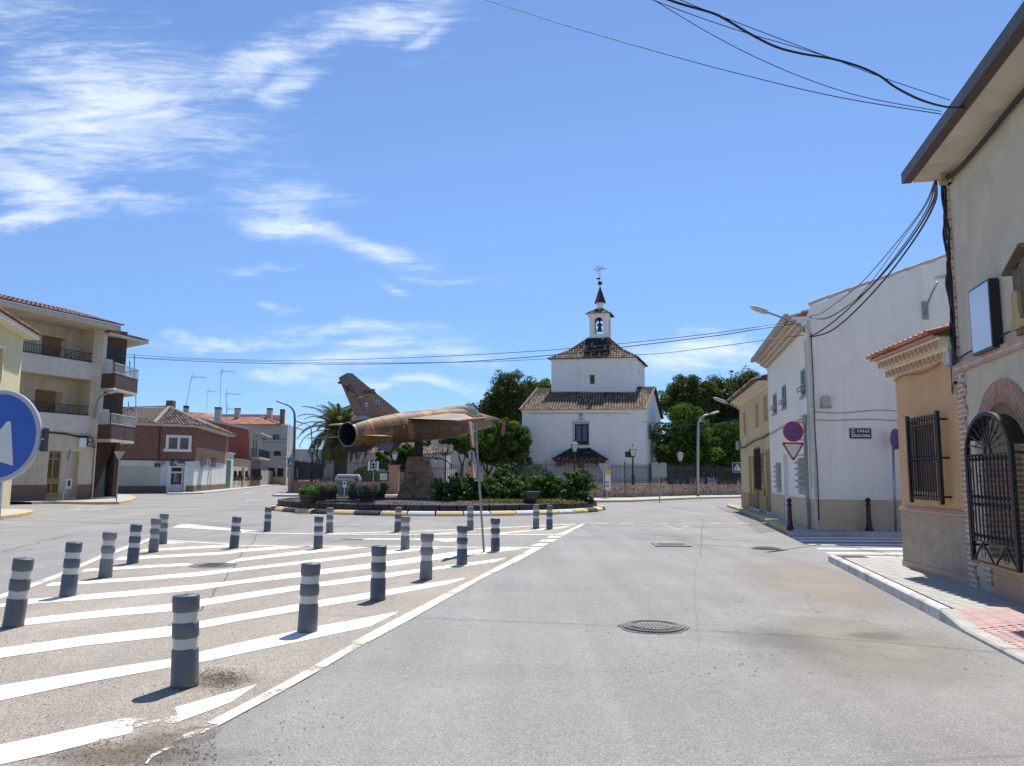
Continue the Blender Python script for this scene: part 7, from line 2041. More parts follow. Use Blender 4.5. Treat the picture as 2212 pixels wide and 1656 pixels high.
mb.build('frame',m_goldalu,dr)
mb=MB();A1.box(mb,gw0,s_a,PG+.1,gdz,-.34,-.29);mb.build('entry_panel',m_conc2,ab)
mb=MB();A1.box(mb,gw0+.15,gw0+.6,.75,1.35,-.29,-.27);o=mb.build('letter_box',m_whitealu,ab);mb=MB();A1.box(mb,gw0+.27,gw0+.42,.9,1.25,-.269,-.255);mb.build('letter_slot',m_black,o)
mb=MB();A1.box(mb,s_b,LEN,0,1.0,.001,.03);A1.box(mb,0,gw0,0,1.0,.001,.03);mb.build('plinth',m_mauve,ab)
mb=MB();OV=1.15
A1.box(mb,-.35,LEN,zr,zr+.32,-rec,OV);mb.build('eave',m_conc2,ab)
mb=MB();e0=A1.pt(-.55,zr+.33,OV+.06);e1=A1.pt(LEN,zr+.33,OV+.06);up_a=-A1.n*5+Z*1.35
tile_roof(mb,[e0,e1,e1+up_a,e0+up_a],A1.d,up_a,.28,.4,ms=0,mbase=1);mb.build('roof',[m_tile2,m_tilebase],ab)
zc1=A2.c('A',800,1105)[1]
mb=MB()
dd0,_=A2.c('A',640,1300);dd1,_=A2.c('A',785,1300)
A2.panel(mb,R4(0,A2.L,0,zr+.2),[R4(dd0,dd1,PG+.12,zc1-.15)],.5)
side=Wall(a2,a2+Vector((-.85,1,0))*7)
mb.poly([side.pt(0,0),side.pt(7,0),side.pt(7,zr),side.pt(0,zr)])
mb.build('brick_corner',m_brownbrick,ab)
mb=MB();A2.box(mb,dd0,dd1,PG+.1,zc1-.15,-.5,-.44);o=mb.build('shop_door',m_oldglass,ab)
mb=MB();A2.box(mb,dd0+.12,dd0+.5,PG+.12,2.3,-.44,-.40);mb.build('door_leaf',plain('red_wood_door',(.11,.035,.02),.5,.2,6,.1),o)
mb=MB();A2.box(mb,dd0-.1,dd1+.1,0,PG+.11,-.4,.15);mb.build('doorstep',plain('pale_doorstep',(.45,.42,.38),.8,.2,8,.3),ab)
mb=MB();mb.cbox(tuple(A1.pt(-.02,zb1-.5,.02)),.42,.42,zr-zb1+.5);mb.build('corner_pier',m_white2,ab)
def wrap_pts(crop,zt,e=0):
 pass
q0=P(*D('A',672,650),a1.y-.1);q1=P(*D('A',792,655),a1.y-.9+.4);q2=P(*D('A',952,700),a2.y+1.3)
q0.z=q1.z=q2.z=0
q3=q2+Vector((-2.3,1.7,0));
for(zb_,yt,yb_,yr)in((0,650,750,580),(1,1000,1100,926)):
 zt_=P(*D('A',690,yt),q0.y).z;zlo=P(*D('A',690,yb_),q0.y).z;zrl=P(*D('A',690,yr),q0.y).z
 mb=MB()
 for a,b in((q0,q1),(q1,q2),(q2,q3)):
  d=(b-a);n=Vector((d.y,-d.x,0)).normalized();n=n if n.dot(-a)>0 else-n
  if(a,b)==(q2,q3):n=Vector((.6,.8,0))
  mb.obox(a+Z*zlo,d,-n*.09,Z*(zt_-zlo))
 bo_=mb.build('balcony',m_bluebrown,ab)
 sl=[q0,q1,q2,q3,a2+Vector((-.4,.6,0)),a1+Vector((.2,.2,0))]
 mb=MB();mb.prism([(p.x,p.y)for p in sl],zlo-.16,zlo);mb.build('balcony_slab',m_soffit,bo_)
 mb=MB()
 for a,b in((q0,q1),(q1,q2),(q2,q3)):
  d=b-a;n=max(2,int(d.length/.16))
  for i in range(n):p=a+d*(i/n);mb.bar(p+Z*zt_,p+Z*zrl,.026,.026)
  mb.bar(a+Z*zrl,b+Z*zrl,.06,.05);mb.bar(a+Z*(zt_+.06),b+Z*(zt_+.06),.05,.04)
 mb.build('railing',m_railwhite,bo_)
 s0_,_=A2.c('A',705,yt-60);mb=MB();A2.box(mb,.25,A2.L-.35,zt_-.5,zt_+1.75,.0,.05);o=mb.build('balcony_door',plain('dark_balcony_door',(.03,.024,.02),.6,.2),ab)
 mb=MB();A2.box(mb,.3,.75,zt_-.4,zt_+1.0,.051,.09);mb.build('white_leaf',m_railwhite,o)
er=P(*D('A',1025,437),a2.y+1.6);er.z=0;zer=zr+.0
e0=A1.pt(-.3,0,OV*.8);e0.z=0
sl=[A1.pt(0,0,.35),P(*D('A',760,345),a1.y-.3),er,er+Vector((-3.4,2.6,0)),a2+back*5,a1+back*4]
zs_=P(*D('A',1025,442),a2.y+1.6).z
mb=MB();mb.prism([(p.x,p.y)for p in sl],zs_,zs_+.16);mb.build('corner_soffit',m_soffit,ab)
mb=MB();ctr=a1+back*3+Z*(zs_+1.0)
r3=[Vector((p.x,p.y,zs_+.17))for p in sl]
for i in range(1,3):mb.add([r3[i],r3[i+1],ctr],[(0,1,2)],1)
roofplane(mb,r3[1],r3[2],ctr+Vector((.4,.4,.1)),ctr,.28,.4)
mb.build('corner_roof',[m_tile2,m_tile2],ab)
mb=MB();mb.tube([a1+A1.n*.12+Z*PG,a1+A1.n*.12+Z*zb1],.05,8);mb.tube([A1.pt(.1,zb1+.1,.08),A1.pt(.1,zr,.08)],.05,8);mb.build('downpipe',m_pipe,ab)
for i,(x,yt,yb_)in enumerate(((896,560,660),(928,510,680),(887,840,1000),(938,800,990))):
 pA=P(*D('A',x,yt),q2.y-.6);pB=P(*D('A',x,yb_),q2.y-.6);t=MB();t.tube([pA,pB],.035,5);tag(t.build('clothes_line_pole',m_railwhite),['white pole standing on the upper corner balcony, further left','taller white pole on the upper corner balcony, under the roof','thin white pole above the lower corner balcony, further left','thin white pole at the tip of the lower corner balcony'][i],'pole')
pb=A1.c('A',560,1125);t=thing('meter_box','white square electrical box beside the dark meter on the apartment corner','electrical box',tuple(A1.pt(pb[0],pb[1]-.3,.05)))
mb=MB();A1.box(mb,pb[0]-.25,pb[0]+.25,pb[1]-.28,pb[1]+.28,.035,.2);mb.build('case',m_whitealu,t)
pb=A1.c('A',595,1115);t=thing('electric_meter','dark electric meter box with coiled cable on the apartment corner','electrical box',tuple(A1.pt(pb[0],pb[1]-.3,.05)))
mb=MB();A1.box(mb,pb[0]-.24,pb[0]+.12,pb[1]-.3,pb[1]+.25,.035,.26);mb.build('case',m_darkmetal,t);mb=MB();A1.box(mb,pb[0]-.18,pb[0]+.06,pb[1]-.02,pb[1]+.18,.262,.27);A1.box(mb,pb[0]-.18,pb[0]+.06,pb[1]-.25,pb[1]-.1,.262,.27);mb.build('window',m_greymetal,t)
mb=MB();mb.tube([A1.pt(pb[0]-.45+.2*math.cos(q),pb[1]-.15+.2*math.sin(q),.12)for q in np.linspace(0,2*PI,12)],.035,5,caps=False);mb.build('cable_coil',m_cable,t)
wire('wall_cable',[A1.pt(A1.c('A',x,y)[0],A1.c('A',x,y)[1],.08)for x,y in((300,1050),(380,1058),(450,1065),(520,1080),(600,1085))],.05,m_cable,label='black cable bundle under the first balcony of the apartment block')
la=P(*D('A',662,860),a1.y-.35);lb_=P(*D('A',690,810),a1.y-.8);lc=P(*D('A',748,775),a1.y-1.3);ld=P(*D('A',798,762),a1.y-1.6)
def arm_lamp(pts,head,lab,r=.05,hs=.16,mh=None):
 t=thing('street_lamp',lab,'street lamp',tuple(pts[0]));mb=MB();mb.tube(pts,r,8);mb.build('arm',m_galv,t,smooth=True)
 a,b=head;mb=MB();mb.tube([a,a.lerp(b,.25),a.lerp(b,.8),b],[hs*.5,hs,hs*.9,hs*.3],10);mb.build('lamp_head',mh or plain('lamp_head_grey',(.5,.5,.49),.5,.05,8,0),t,smooth=True);return t
arm_lamp([la+Z*-.9,la,lb_,lc],(lc,ld),'lamp on a bent arm fixed to the apartment block between its balconies')
yA=P(28,1010,37.5);yA.z=0
YW=Wall(yA,d=(.32,-1));ylz=P(42,722,37.5).z
yh2=thing('yellow_house','pale yellow house at the left picture edge with a tiled roof verge','house',tuple(yA))
w0_,wz1=YW.c('A',20,480);_,wz0=YW.c('A',5,700)
mb=MB();YW.panel(mb,R4(0,16,0,ylz-.2),[R4(w0_,w0_+1.6,wz0,wz1)],.25)
bk=Vector((-1,-.32,0));
mb.poly([yA,yA+bk*10,yA+bk*10+Z*(ylz-.2),yA+Z*(ylz-.2)]);mb.build('wall',plain('pale_yellow_render',(.66,.58,.34),.9,.06,2,.2),yh2)
mb=MB();YW.box(mb,w0_,w0_+1.6,wz0,wz1,-.24,-.18);o=mb.build('window',m_blind,yh2);mb=MB()
YW.box(mb,w0_-.14,w0_,wz0,wz1+.14,.001,.05);YW.box(mb,w0_,w0_+1.6,wz1,wz1+.14,.001,.05);mb.build('frame',m_creamtrim,o)
mb=MB();YW.box(mb,-.5,16,ylz-.2,ylz+.02,-.3,.55);mb.build('eave',m_creamtrim,yh2)
mb=MB();e0=YW.pt(-.55,ylz+.03,.6);e1=YW.pt(16,ylz+.03,.6);up_=-YW.n*5+Z*2.3;tile_roof(mb,[e0,e1,e1+up_,e0+up_],YW.d,up_,.28,.4,ms=0,mbase=1);mb.build('roof',[m_redtile,m_tilebase],yh2)
def pave(name,pts,h,matk,mats,kerb_idx):
 mb=MB();polyz(mb,[Vector((p.x,p.y,h))for p in pts]);setting(mb.build(name,mats))
 mb=MB()
 for i in kerb_idx:
  a,b=Vector(pts[i]),Vector(pts[(i+1)%len(pts)]);a.z=b.z=0;d=b-a;n=Vector((-d.y,d.x,0)).normalized();c=sum((Vector((p.x,p.y,0))for p in pts),Vector())/len(pts)
  n=n if n.dot(c-a)>0 else-n;k=max(1,int(d.length/1.0))
  for j in range(k):mb.obox(a+d*(j/k)+d.normalized()*.008-Z*.02,d/k-d.normalized()*.016,n*.16,Z*(h+.023))
 setting(mb.build(name+'_kerb',matk))
pave('left_pavement',[G(*D('W',-600,1425)),G(*D('W',300,1437)),G(*D('W',560,1432)),G(*D('W',900,1438)),G(*D('W',1120,1436)),G(*D('W',1230,1418)),G(*D('W',1278,1395)),G(*D('W',1268,1378)),G(*D('W',1200,1360)),G(*D('W',1050,1352)),G(*D('W',1000,1375)),G(*D('W',-600,1380))],PG,m_kerbyellow,m_paving_far,[1,2,3,4,5,6,7])
pave('near_left_pavement',[G(*D('W',-900,1640)),G(*D('W',0,1583)),G(*D('W',200,1558)),G(*D('W',308,1532)),G(*D('W',312,1520)),G(*D('W',200,1508)),G(*D('W',-900,1500))],PG,m_kerbyellow,m_paving_far,[0,1,2,3])
#  brick corner house with a shop
m_redbrick=brick('dark_red_brick',(.21,.095,.065),(.25,.115,.08),(.17,.09,.065),.25,.065,.008,.5,.85,.4,.35)
m_orbrick=brick('orange_brick',(.42,.20,.10),(.48,.25,.13),(.35,.27,.2),.3,.09,.012,.5,.85,.5,.2)
m_greytile=tinted('grey_brown_tile',[(0,(.09,.07,.055)),(.4,(.22,.165,.125)),(.75,(.36,.29,.23)),(1,(.46,.39,.31))],.9,.3)
m_whitepl=plain('shop_white_plaster',(.66,.66,.65),.9,.08,1.5,.2,30,stain=(.5,.49,.46),stain_amt=.5,streaks=.6)
m_creampl=plain('shop_cream_plaster',(.55,.51,.40),.9,.06,1.5,.2)
m_graniteb=plain('brown_granite_dado',(.17,.12,.085),.8,.25,5,.3)
b0=gp('B',-150,1545);bC=gp('B',878,1538);bS=gp('B',1232,1502)
WB1=Wall(b0,bC);WBS=Wall(bC,bS)
bhs=thing('brick_shop_house','two storey dark brick house with hipped tile roof, its white ground floor a shop','house',tuple(bC))
z1f=WB1.c('B',600,1182)[1];zev=WB1.c('B',520,808)[1]
ww0,wz1=WB1.c('B',606,918);ww1,wz0=WB1.c('B',845,1078)
d0,dz1=WB1.c('B',640,1262);d1,_=WB1.c('B',790,1262)
zd_=WB1.c('B',300,1462)[1]
mb=MB();WB1.panel(mb,R4(0,WB1.L,z1f,zev),[R4(ww0,ww1,wz0,wz1)],.15);WBS.poly(mb,R4(0,WBS.L,z1f,zev))
bkk=Vector((-.98,-.19,0))*8
mb.poly([bS,bS+bkk,bS+bkk+Z*zev,bS+Z*zev]);mb.build('upper_wall',m_redbrick,bhs)
mb=MB();WBS.box(mb,.4,WBS.L-.15,WBS.c('B',1000,1195)[1],WBS.c('B',1000,1052)[1],.001,.04);mb.build('brick_patch',m_orbrick,bhs)
mb=MB();WB1.box(mb,.1,WB1.L,z1f-.05,z1f+.03,0,.05);WB1.box(mb,WB1.c('B',510,1000)[0],WB1.c('B',518,1000)[0]+.03,z1f,zev,0,.06);mb.build('drip_line',m_black,bhs)
mb=MB();WB1.panel(mb,R4(0,WB1.L,0,z1f),[R4(d0,d1,.1,dz1)],.5);WBS.poly(mb,R4(0,WBS.L,0,z1f));mb.build('ground_wall',m_whitepl,bhs)
mb=MB();WB1.box(mb,0,WB1.c('B',525,1300)[0],zd_,z1f-.55,.001,.03);mb.build('cream_panel',m_creampl,bhs)
mb=MB();WB1.box(mb,0,d0-.1,0,zd_,.001,.05);WB1.box(mb,d1+.1,WB1.L,0,zd_,.001,.05);WBS.box(mb,0,WBS.L,0,zd_,.001,.05);mb.build('dado',m_graniteb,bhs)
mb=MB();WB1.box(mb,ww0,ww1,wz0,wz1,-.14,-.10);o=mb.build('window',glass_pane('grey_glass',(.10,.11,.09),.2),bhs);mb=MB()
for a,b,c2,d2 in((ww0-.12,ww0+.12,wz0-.1,wz1+.1),(ww1-.12,ww1+.12,wz0-.1,wz1+.1),((ww0+ww1)/2-.1,(ww0+ww1)/2+.1,wz0+.12,wz1-.12)):WB1.box(mb,a,b,c2,d2,-.09,.05)
WB1.box(mb,ww0+.12,ww1-.12,wz1-.12,wz1+.1,-.09,.045);WB1.box(mb,ww0-.3,ww1+.15,wz0-.12,wz0+.12,-.08,.1);mb.build('frame',m_whitealu,o)
mb=MB();WB1.box(mb,d0,d1,.1,dz1,-.5,-.44);dr=mb.build('shop_door',m_black_board,bhs)
mb=MB()
for a,b,c2,d2 in((d0,d0+.15,.1,dz1),(d1-.15,d1,.1,dz1),(d0+.15,d1-.15,.1,.75),(d0+.15,d1-.15,dz1-.5,dz1-.35)):WB1.box(mb,a,b,c2,d2,-.439,-.36)
WB1.box(mb,d0-.3,d0,.05,dz1+.2,-.1,.06);WB1.box(mb,d1,d1+.18,.05,dz1+.2,-.1,.06);WB1.box(mb,d0,d1,dz1,dz1+.2,-.1,.06);mb.build('frame',m_whitealu,dr)
mb=MB();pw0,pw1,pz0,pz1=d0+.32,d1-.32,.85,dz1-.6;WB1.box(mb,pw0,pw1,pz0,pz1,-.435,-.40);po_=mb.build('poster',plain('magenta_poster',(.30,.09,.16),.5,.2,4,0),dr)
mb=MB();WB1.box(mb,pw0+.1,pw1-.25,pz0+.05,pz0+1.1,-.399,-.39);WB1.box(mb,pw0+.3,pw1-.3,pz1-.55,pz1-.1,-.399,-.39);mb.build('poster_picture',plain('grey_poster_print',(.33,.29,.29),.6,.4,7,0),po_)
mb=MB();WB1.box(mb,pw0+.28,pw1-.28,pz1-.28,pz1-.2,-.389,-.385);WB1.box(mb,pw0+.2,pw1-.25,pz1-.8,pz1-.65,-.398,-.385);mb.build('poster_print',m_black_board,po_)
g0,gz1=WB1.c('B',637,1186);g1,gz0=WB1.c('B',790,1248)
ss=thing('shop_sign','teal shop sign with white and gold lettering above the poster-covered door','sign',tuple(WB1.pt(g0,gz0,.06)))
mb=MB();WB1.box(mb,g0,g1,gz0,gz1,.055,.14);mb.build('board',plain('teal_sign_board',(.015,.105,.20),.4,.15,3,0),ss)
gx=WB1.d
text_mesh('R',(gz1-gz0)*1.0,plain('gold_lettering',(.42,.40,.30),.5),'lettering',ss,WB1.pt(g0+(g1-g0)*.30,(gz0+gz1)/2+.05,.145),gx,(0,0,1),.02,shear=.35)
text_mesh('izos',(gz1-gz0)*.68,m_whitealu,'lettering',ss,WB1.pt(g0+(g1-g0)*.66,(gz0+gz1)/2-.08,.145),gx,(0,0,1),.015,spacing=1.25,shear=.3)
g0,gz1=WB1.c('B',464,1216);g1,gz0=WB1.c('B',527,1256);t=thing('street_name_plate','small dark street name plate on the cream shop wall','street sign',tuple(WB1.pt(g0,gz0,.04)))
mb=MB();WB1.box(mb,g0,g1,gz0,gz1,.032,.07);mb.build('plate',m_black_board,t)
mb=MB()
for k in range(2):WB1.box(mb,g0+.12,g1-.12,gz0+.12+k*.28,gz0+.2+k*.28,.071,.075)
mb.build('lettering',m_goldalu,t)
g0,gz1=WB1.c('B',543,1188);g1,gz0=WB1.c('B',575,1230);t=thing('meter_box','small grey box under the brick storey, left of the teal shop sign','electrical box',tuple(WB1.pt(g0,gz0,0)))
mb=MB();WB1.box(mb,g0,g1,gz0,gz1,.035,.3);mb.build('case',m_greymetal,t);
eo=.5;zA_=zev+.15
E0=WB1.pt(0,zA_,eo);E1=bC+WB1.n*eo*.9+WBS.n*eo*1.6+Z*zA_;E2=WBS.pt(WBS.L,zA_,eo*1.7)
apx=P(*D('B',620,605),77.5)
rdg=P(*D('B',60,625),74.5);far=P(*D('B',900,750),84)
kink0=WB1.pt(WB1.c('B',445,780)[0],zA_,eo)
rLeft=P(*D('B',-150,628),74.5)
mb=MB()
roofplane(mb,E0,kink0,apx+Vector((-.2,0,0)),rLeft,.30,.4)
al_=(E1-kink0).normalized()
tile_roof(mb,[kink0,E1,apx],al_,((apx-(kink0+E1)/2)-al_*(apx-(kink0+E1)/2).dot(al_)),.30,.4,ms=0,mbase=1)
al_=(E2-E1).normalized();farp=bS+bkk*.45+Z*(apx.z-.35)
roofplane(mb,E1,E2,farp,apx,.30,.4)
for a,b in((kink0,apx),(E1,apx),(rLeft,apx)):ridge_tiles(mb,a+Z*.08,b+Z*.08,.16,.42,0,.7)
mb.build('roof',[m_greytile,m_tilebase],bhs)
mb=MB();WB1.box(mb,0,WB1.L+.3,zev-.02,zA_,-.3,eo-.1);WBS.box(mb,-.3,WBS.L,zev-.021,zA_-.002,-.3,eo*1.6);mb.build('eave',m_white2,bhs)
mb=MB();c_=apx+Vector((0,.4,-.2));mb.cbox(tuple(c_),.7,.7,.9);mb.build('chimney',m_graniteb,bhs)
#  row along the left street
dirS=(gp('B',1750,1452)-bS);dirS=Vector((dirS.x,dirS.y,0)).normalized()
RS=Wall(bS,d=(dirS.x,dirS.y))
def rsx(x,y=1450):return RS.c('B',x,y)[0]
def rbox(name,lab,cat,s0,s1,h,mat,depth=6,o_=0.0):
 t=thing(name,lab,cat,tuple(RS.pt(s0,0)));mb=MB();RS.box(mb,s0,s1,0,h,-depth,o_);mb.build('wall',mat,t);return t
s0,s1=rsx(1236),rsx(1312);hg=RS.c('B',1270,1110)[1]
t=rbox('gate_porch','narrow white plastered gateway with a green metal door beside the brick shop house','gateway',s0,s1,hg,m_whitepl,4)
mb=MB();RS.box(mb,s0-.1,s1+.1,hg,hg+.15,-4,.15);mb.build('coping',m_conc,t)
sd0,sd1=rsx(1240),rsx(1275);mb=MB();RS.box(mb,s0+.2,(s0+s1)/2+.4,.05,RS.c('B',1250,1180)[1],.001,.06);mb.build('door',plain('green_metal_door',(.02,.14,.075),.5,.12,4,.1),t)
s2,s3=s1+.02,rsx(1502);hc=RS.c('B',1400,1182)[1]
t=rbox('cream_house','single storey cream house with three barred windows on the left street','house',s2,s3,hc,plain('cream_render',(.50,.43,.32),.9,.1,2,.2),6)
def street_windows(t,lst,yt,yb_):
 for xa,xb in lst:
  a,b=rsx(xa),rsx(xb);_,zt_=RS.c('B',xa,yt);_,zb_=RS.c('B',xa,yb_)
  mb=MB();RS.box(mb,a,b,zb_,zt_,.001,.03);o=mb.build('window',m_oldglass,t);mb=MB()
  for i in range(5):
   s=a+(b-a)*i/4;mb.tube([RS.pt(s,zt_,.08),RS.pt(s,(zt_+zb_)/2+.1,.12),RS.pt(s,zb_+.25,.38),RS.pt(s,zb_,.12)],.03,4)
  for f in(.05,.5,.95):RS.box(mb,a,b,zb_+(zt_-zb_)*f,zb_+(zt_-zb_)*f+.05,.08,.13)
  mb.build('grille',m_black,o)
street_windows(t,((1320,1345),(1372,1398),(1445,1470)),1298,1405)
mb=MB();RS.box(mb,s2,s3,0,1.0,.001,.03)if False else None
mb=MB();RS.box(mb,rsx(1405),rsx(1430),.05,RS.c('B',1415,1262)[1],.001,.035);mb.build('door',plain('brown_door',(.20,.10,.055),.6,.15,4,.1),t)
mb=MB();RS.box(mb,s2,s3,hc,hc+.12,-6,.2);mb.build('coping',m_coping,t)
s4,s5=rsx(1504),rsx(1612);hr=RS.c('B',1550,1175)[1]
t=rbox('red_tiled_house','narrow dark red tiled house with three windows and a balcony above, on the left street','house',s4,s5,hr,plain('dark_red_tiles',(.20,.05,.04),.5,.15,3,.1),10)
street_windows(t,((1515,1535),(1548,1570),(1585,1605)),1275,1400)
zup=RS.c('B',1560,905)[1]
mb=MB();up0=rsx(1500);RS.box(mb,up0,s5,hr+.3,zup,-9,.0);mb.build('upper_wall',m_creampl,t)
mb=MB();RS.box(mb,up0,s5+1.2,hr+.05,hr+.3,-.2,1.1);mb.build('balcony',m_conc,t)
mb=MB();RS.box(mb,up0,s5+1.2,zup,zup+.2,-9,1.2);mb.build('roof',m_conc,t)
mb=MB()
for i in range(24):s=up0+(s5+1.2-up0)*i/23;mb.bar(RS.pt(s,hr+.3,1.05),RS.pt(s,hr+1.35,1.05),.05,.05)
for i in range(8):o_=1.05*i/7;mb.bar(RS.pt(up0,hr+.3,o_),RS.pt(up0,hr+1.35,o_),.05,.05)
RS.box(mb,up0,s5+1.2,hr+1.35,hr+1.42,1.0,1.1);mb.bar(RS.pt(up0,hr+1.38,0),RS.pt(up0,hr+1.38,1.05),.07,.07);mb.build('railing',m_black,t)
mb=MB();RS.box(mb,rsx(1515),rsx(1530),hr+.3,hr+2.6,.001,.03);RS.box(mb,rsx(1545),rsx(1560),hr+.3,hr+2.6,.001,.03);mb.build('balcony_door',m_brownstone,t)
tw=thing('red_party_wall','tall red brick side wall with a slanting top behind the cream house','wall',tuple(RS.pt(s3,0)))
YB=RS.pt(s4,0).y
ptsw=[PC('B',x,y,YB-1)for x,y in((1240,1110),(1478,1160),(1483,850),(1200,790),(920,730),(920,900))]
mb=MB();W_rb=Wall(Vector((ptsw[0].x-8,YB-1,0)),Vector((ptsw[1].x,YB-1,0)))
pl=[W_rb.c('B',x,y)for x,y in((900,1180),(1478,1165),(1486,846),(1200,785),(900,730))]
W_rb.poly(mb,pl,0,0,.4);mb.build('wall',brick('hollow_red_brick',(.30,.075,.05),(.34,.095,.06),(.20,.10,.08),.33,.2,.015,.5,.85,.3,.15),tw)
mb=MB();pl2=[pl[4],pl[3],pl[2]]
for a,b in zip(pl2,pl2[1:]):mb.bar(W_rb.pt(*a,-.1)+Z*.12,W_rb.pt(*b,-.1)+Z*.12,.8,.3)
mb.build('coping',m_conc,tw)
s6,s7=rsx(1614),rsx(1748);hb_=RS.c('B',1680,1295)[1]
t=rbox('block_wall','long plain wall of pale concrete blocks on the left street','wall',s6,s7,hb_,brick('concrete_blocks',(.42,.38,.30),(.38,.34,.27),(.30,.27,.22),.5,.25,.02,.5,.9,.3,.12),.3)
Yb=gp('B',1750,1455).y+2
EW=Wall(P(*D('B',1180,1400),Yb),P(*D('B',1905,1400),Yb))
eb=thing('pale_apartment_building','large pale rendered building with red roof and tall chimneys closing the left street','building',(EW.A.x,EW.A.y,0))
zt_=EW.c('B',1700,800)[1];eR=EW.c('B',1912,900)[0];eL=EW.c('B',1180,900)[0]
EW2=Wall(EW.pt(eR,0),d=(-.12,1));e2L=EW2.c('B',1962,1100)[0];e2L=9
m_palebl=plain('pale_building_render',(.46,.42,.37),.9,.08,1.2,.2,stain=(.34,.31,.27),stain_amt=.5,streaks=.5)
hs2=[]
for(xa,ya),(xb,yb_)in(((1757,902),(1824,965)),((1765,1082),(1838,1140)),((1620,895),(1680,960)),((1640,1078),(1685,1160)),((1800,1268),(1865,1358)),((1700,1265),(1770,1300)),((1752,1300),(1775,1358))):
 a,zt2_=EW.c('B',xa,ya);b,zb2_=EW.c('B',xb,yb_);hs2.append(R4(a,b,zb2_,zt2_))
mb=MB();EW.panel(mb,R4(eL,eR,0,zt_),hs2,.5)
mb.poly([EW2.pt(0,0),EW2.pt(e2L,0),EW2.pt(e2L,zt_),EW2.pt(0,zt_)]);mb.poly([EW2.pt(0,zt_),EW2.pt(e2L,zt_),EW.pt(eL,zt_,-e2L),EW.pt(eL,zt_)]);mb.build('wall',m_palebl,eb)
for h in hs2:
 mb=MB();EW.box(mb,h[0][0],h[1][0],h[0][1],h[2][1],-.5,-.4);mb.build('window',m_oldglass,eb)
for k in range(4):
 for f in(.15,.6):
  mb=MB();EW2.box(mb,e2L*f,e2L*f+1.4,zt_*(.04+.25*k)+.4,zt_*(.04+.25*k)+2.3,.001,.03)
  if k<4:mb.build('window',m_oldglass,eb)
for yy in(968,1142):
 zz=EW.c('B',1700,yy)[1];mb=MB();EW.box(mb,EW.c('B',1600,900)[0],eR,zz-.15,zz+.1,0,.5);o=mb.build('ledge',m_conc,eb)
mb=MB();EW.box(mb,EW.c('B',1750,1400)[0],eR,0,EW.c('B',1800,1365)[1],.001,.1);EW2.box(mb,0,e2L,0,EW.c('B',1800,1365)[1],.001,.1);mb.build('plinth',m_yellow,eb)
rzt=EW.c('B',1640,712)[1]
E0_,E1_=EW.pt(EW.c('B',1280,800)[0],zt_+.05,.6),EW.pt(EW.c('B',1840,800)[0],zt_+.05,.6)
R1_=P(*D('B',1630,712),Yb+9);R0_=P(*D('B',1060,720),Yb+9)
mb=MB();roofplane(mb,E0_,E1_,R1_,R0_,.45,.7);roofplane(mb,E1_,E1_+Vector((-.5,18,0)),R1_+Vector((0,1,0)),R1_,.45,.7);ridge_tiles(mb,E1_+Z*.1,R1_+Z*.1,.25,.6)
E2_=P(*D('B',830,735),Yb-6);E3_=P(*D('B',1050,750),Yb-6);R3_=P(*D('B',1108,668),Yb+2);R2_=P(*D('B',820,672),Yb+2)
roofplane(mb,E2_,E3_,R3_,R2_,.45,.7)
mb.build('roof',[m_redtile,m_redtile],eb)
mb=MB()
for(xa,xb,yt,yb_)in((1180,1690,680,730),(1690,1832,690,780)):EWp=EW.off(-12);a,zt3=EWp.c('B',xa,yt);b,_=EWp.c('B',xb,yt);EWp.box(mb,a,b,zt_-2,zt3,-3,0)
mb.build('parapet_block',m_palebl,eb)
for i,(xa,xb,yt,yb_,Yc)in enumerate(((788,827,588,690,88),(1130,1180,605,770,Yb-3),(1345,1390,615,740,Yb+6),(1695,1742,615,740,Yb+7),(1838,1875,628,800,Yb+3))):
 a=PC('B',xa,yt,Yc);b=PC('B',xb,yb_,Yc)
 t=thing('chimney_stack',['rendered chimney with an antenna mast, just right of the hipped tile roof','broad rendered chimney left of the red tiled roof, beside the twin aerials','tall chimney in the middle of the far red roof','dark-capped chimney right of the hip of the far red roof','reddish tall chimney at the right corner of the far pale building'][i],'chimney',(a.x,a.y,b.z))
 mb=MB();mb.cbox(((a.x+b.x)/2,a.y,b.z-1.5),b.x-a.x,b.x-a.x,a.z-b.z+1.2);mb.build('stack',m_palebl if i<4 else m_mauve,t)
 mb=MB();mb.cbox(((a.x+b.x)/2,a.y,a.z-.3),(b.x-a.x)*1.06,(b.x-a.x)*1.06,.3);mb.build('cap',m_darkmetal,t)
def aerial(x0,y0,x1,y1,Yc,lab,s=1.0,second=None):
 a=PC('B',x0,y0,Yc);b=PC('B',x1,y1,Yc);t=thing('tv_aerial',lab,'aerial',tuple(a));mb=MB();mb.tube([a,b],.028*s,5);mb.build('mast',m_galv,t)
 for yy in[0]+([second]if second else[]):
  c=b if not yy else PC('B',x0+(x1-x0)*(yy-y0)/(y1-y0),yy,Yc)
  mb=MB();L_=1.7*s;mb.tube([c+Vector((0,0,-.12)),c+Vector((L_,0,-.22))],.02*s,4)
  for k in range(9):p=c+Vector((L_*(.3+.7*k/8),0,-.13-.09*(.3+.7*k/8)));w_=.28*(1-k/14)*s;mb.tube([p+Vector((-.05,-w_,.1)),p+Vector((.05,w_,-.1))],.012*s,3)
  for k in(-1,1):
   for q in(.15,.3,.45):mb.tube([c+Vector((.25,0,-.12)),c+Vector((-.1+.1,k*.1,-.12+k*q*s))],.01,3)
   mb.tube([c+Vector((0,-.3,-.12+.35*k*s)),c+Vector((0,.3,-.12+.35*k*s))],.012,3);mb.tube([c+Vector((.45,0,-.14)),c+Vector((.02,0,-.12+.5*k*s))],.014,3)
  mb.build('yagi',m_galv,t)
aerial(808,585,868,262,88,'leaning TV aerial on the chimney just right of the hipped tile roof')
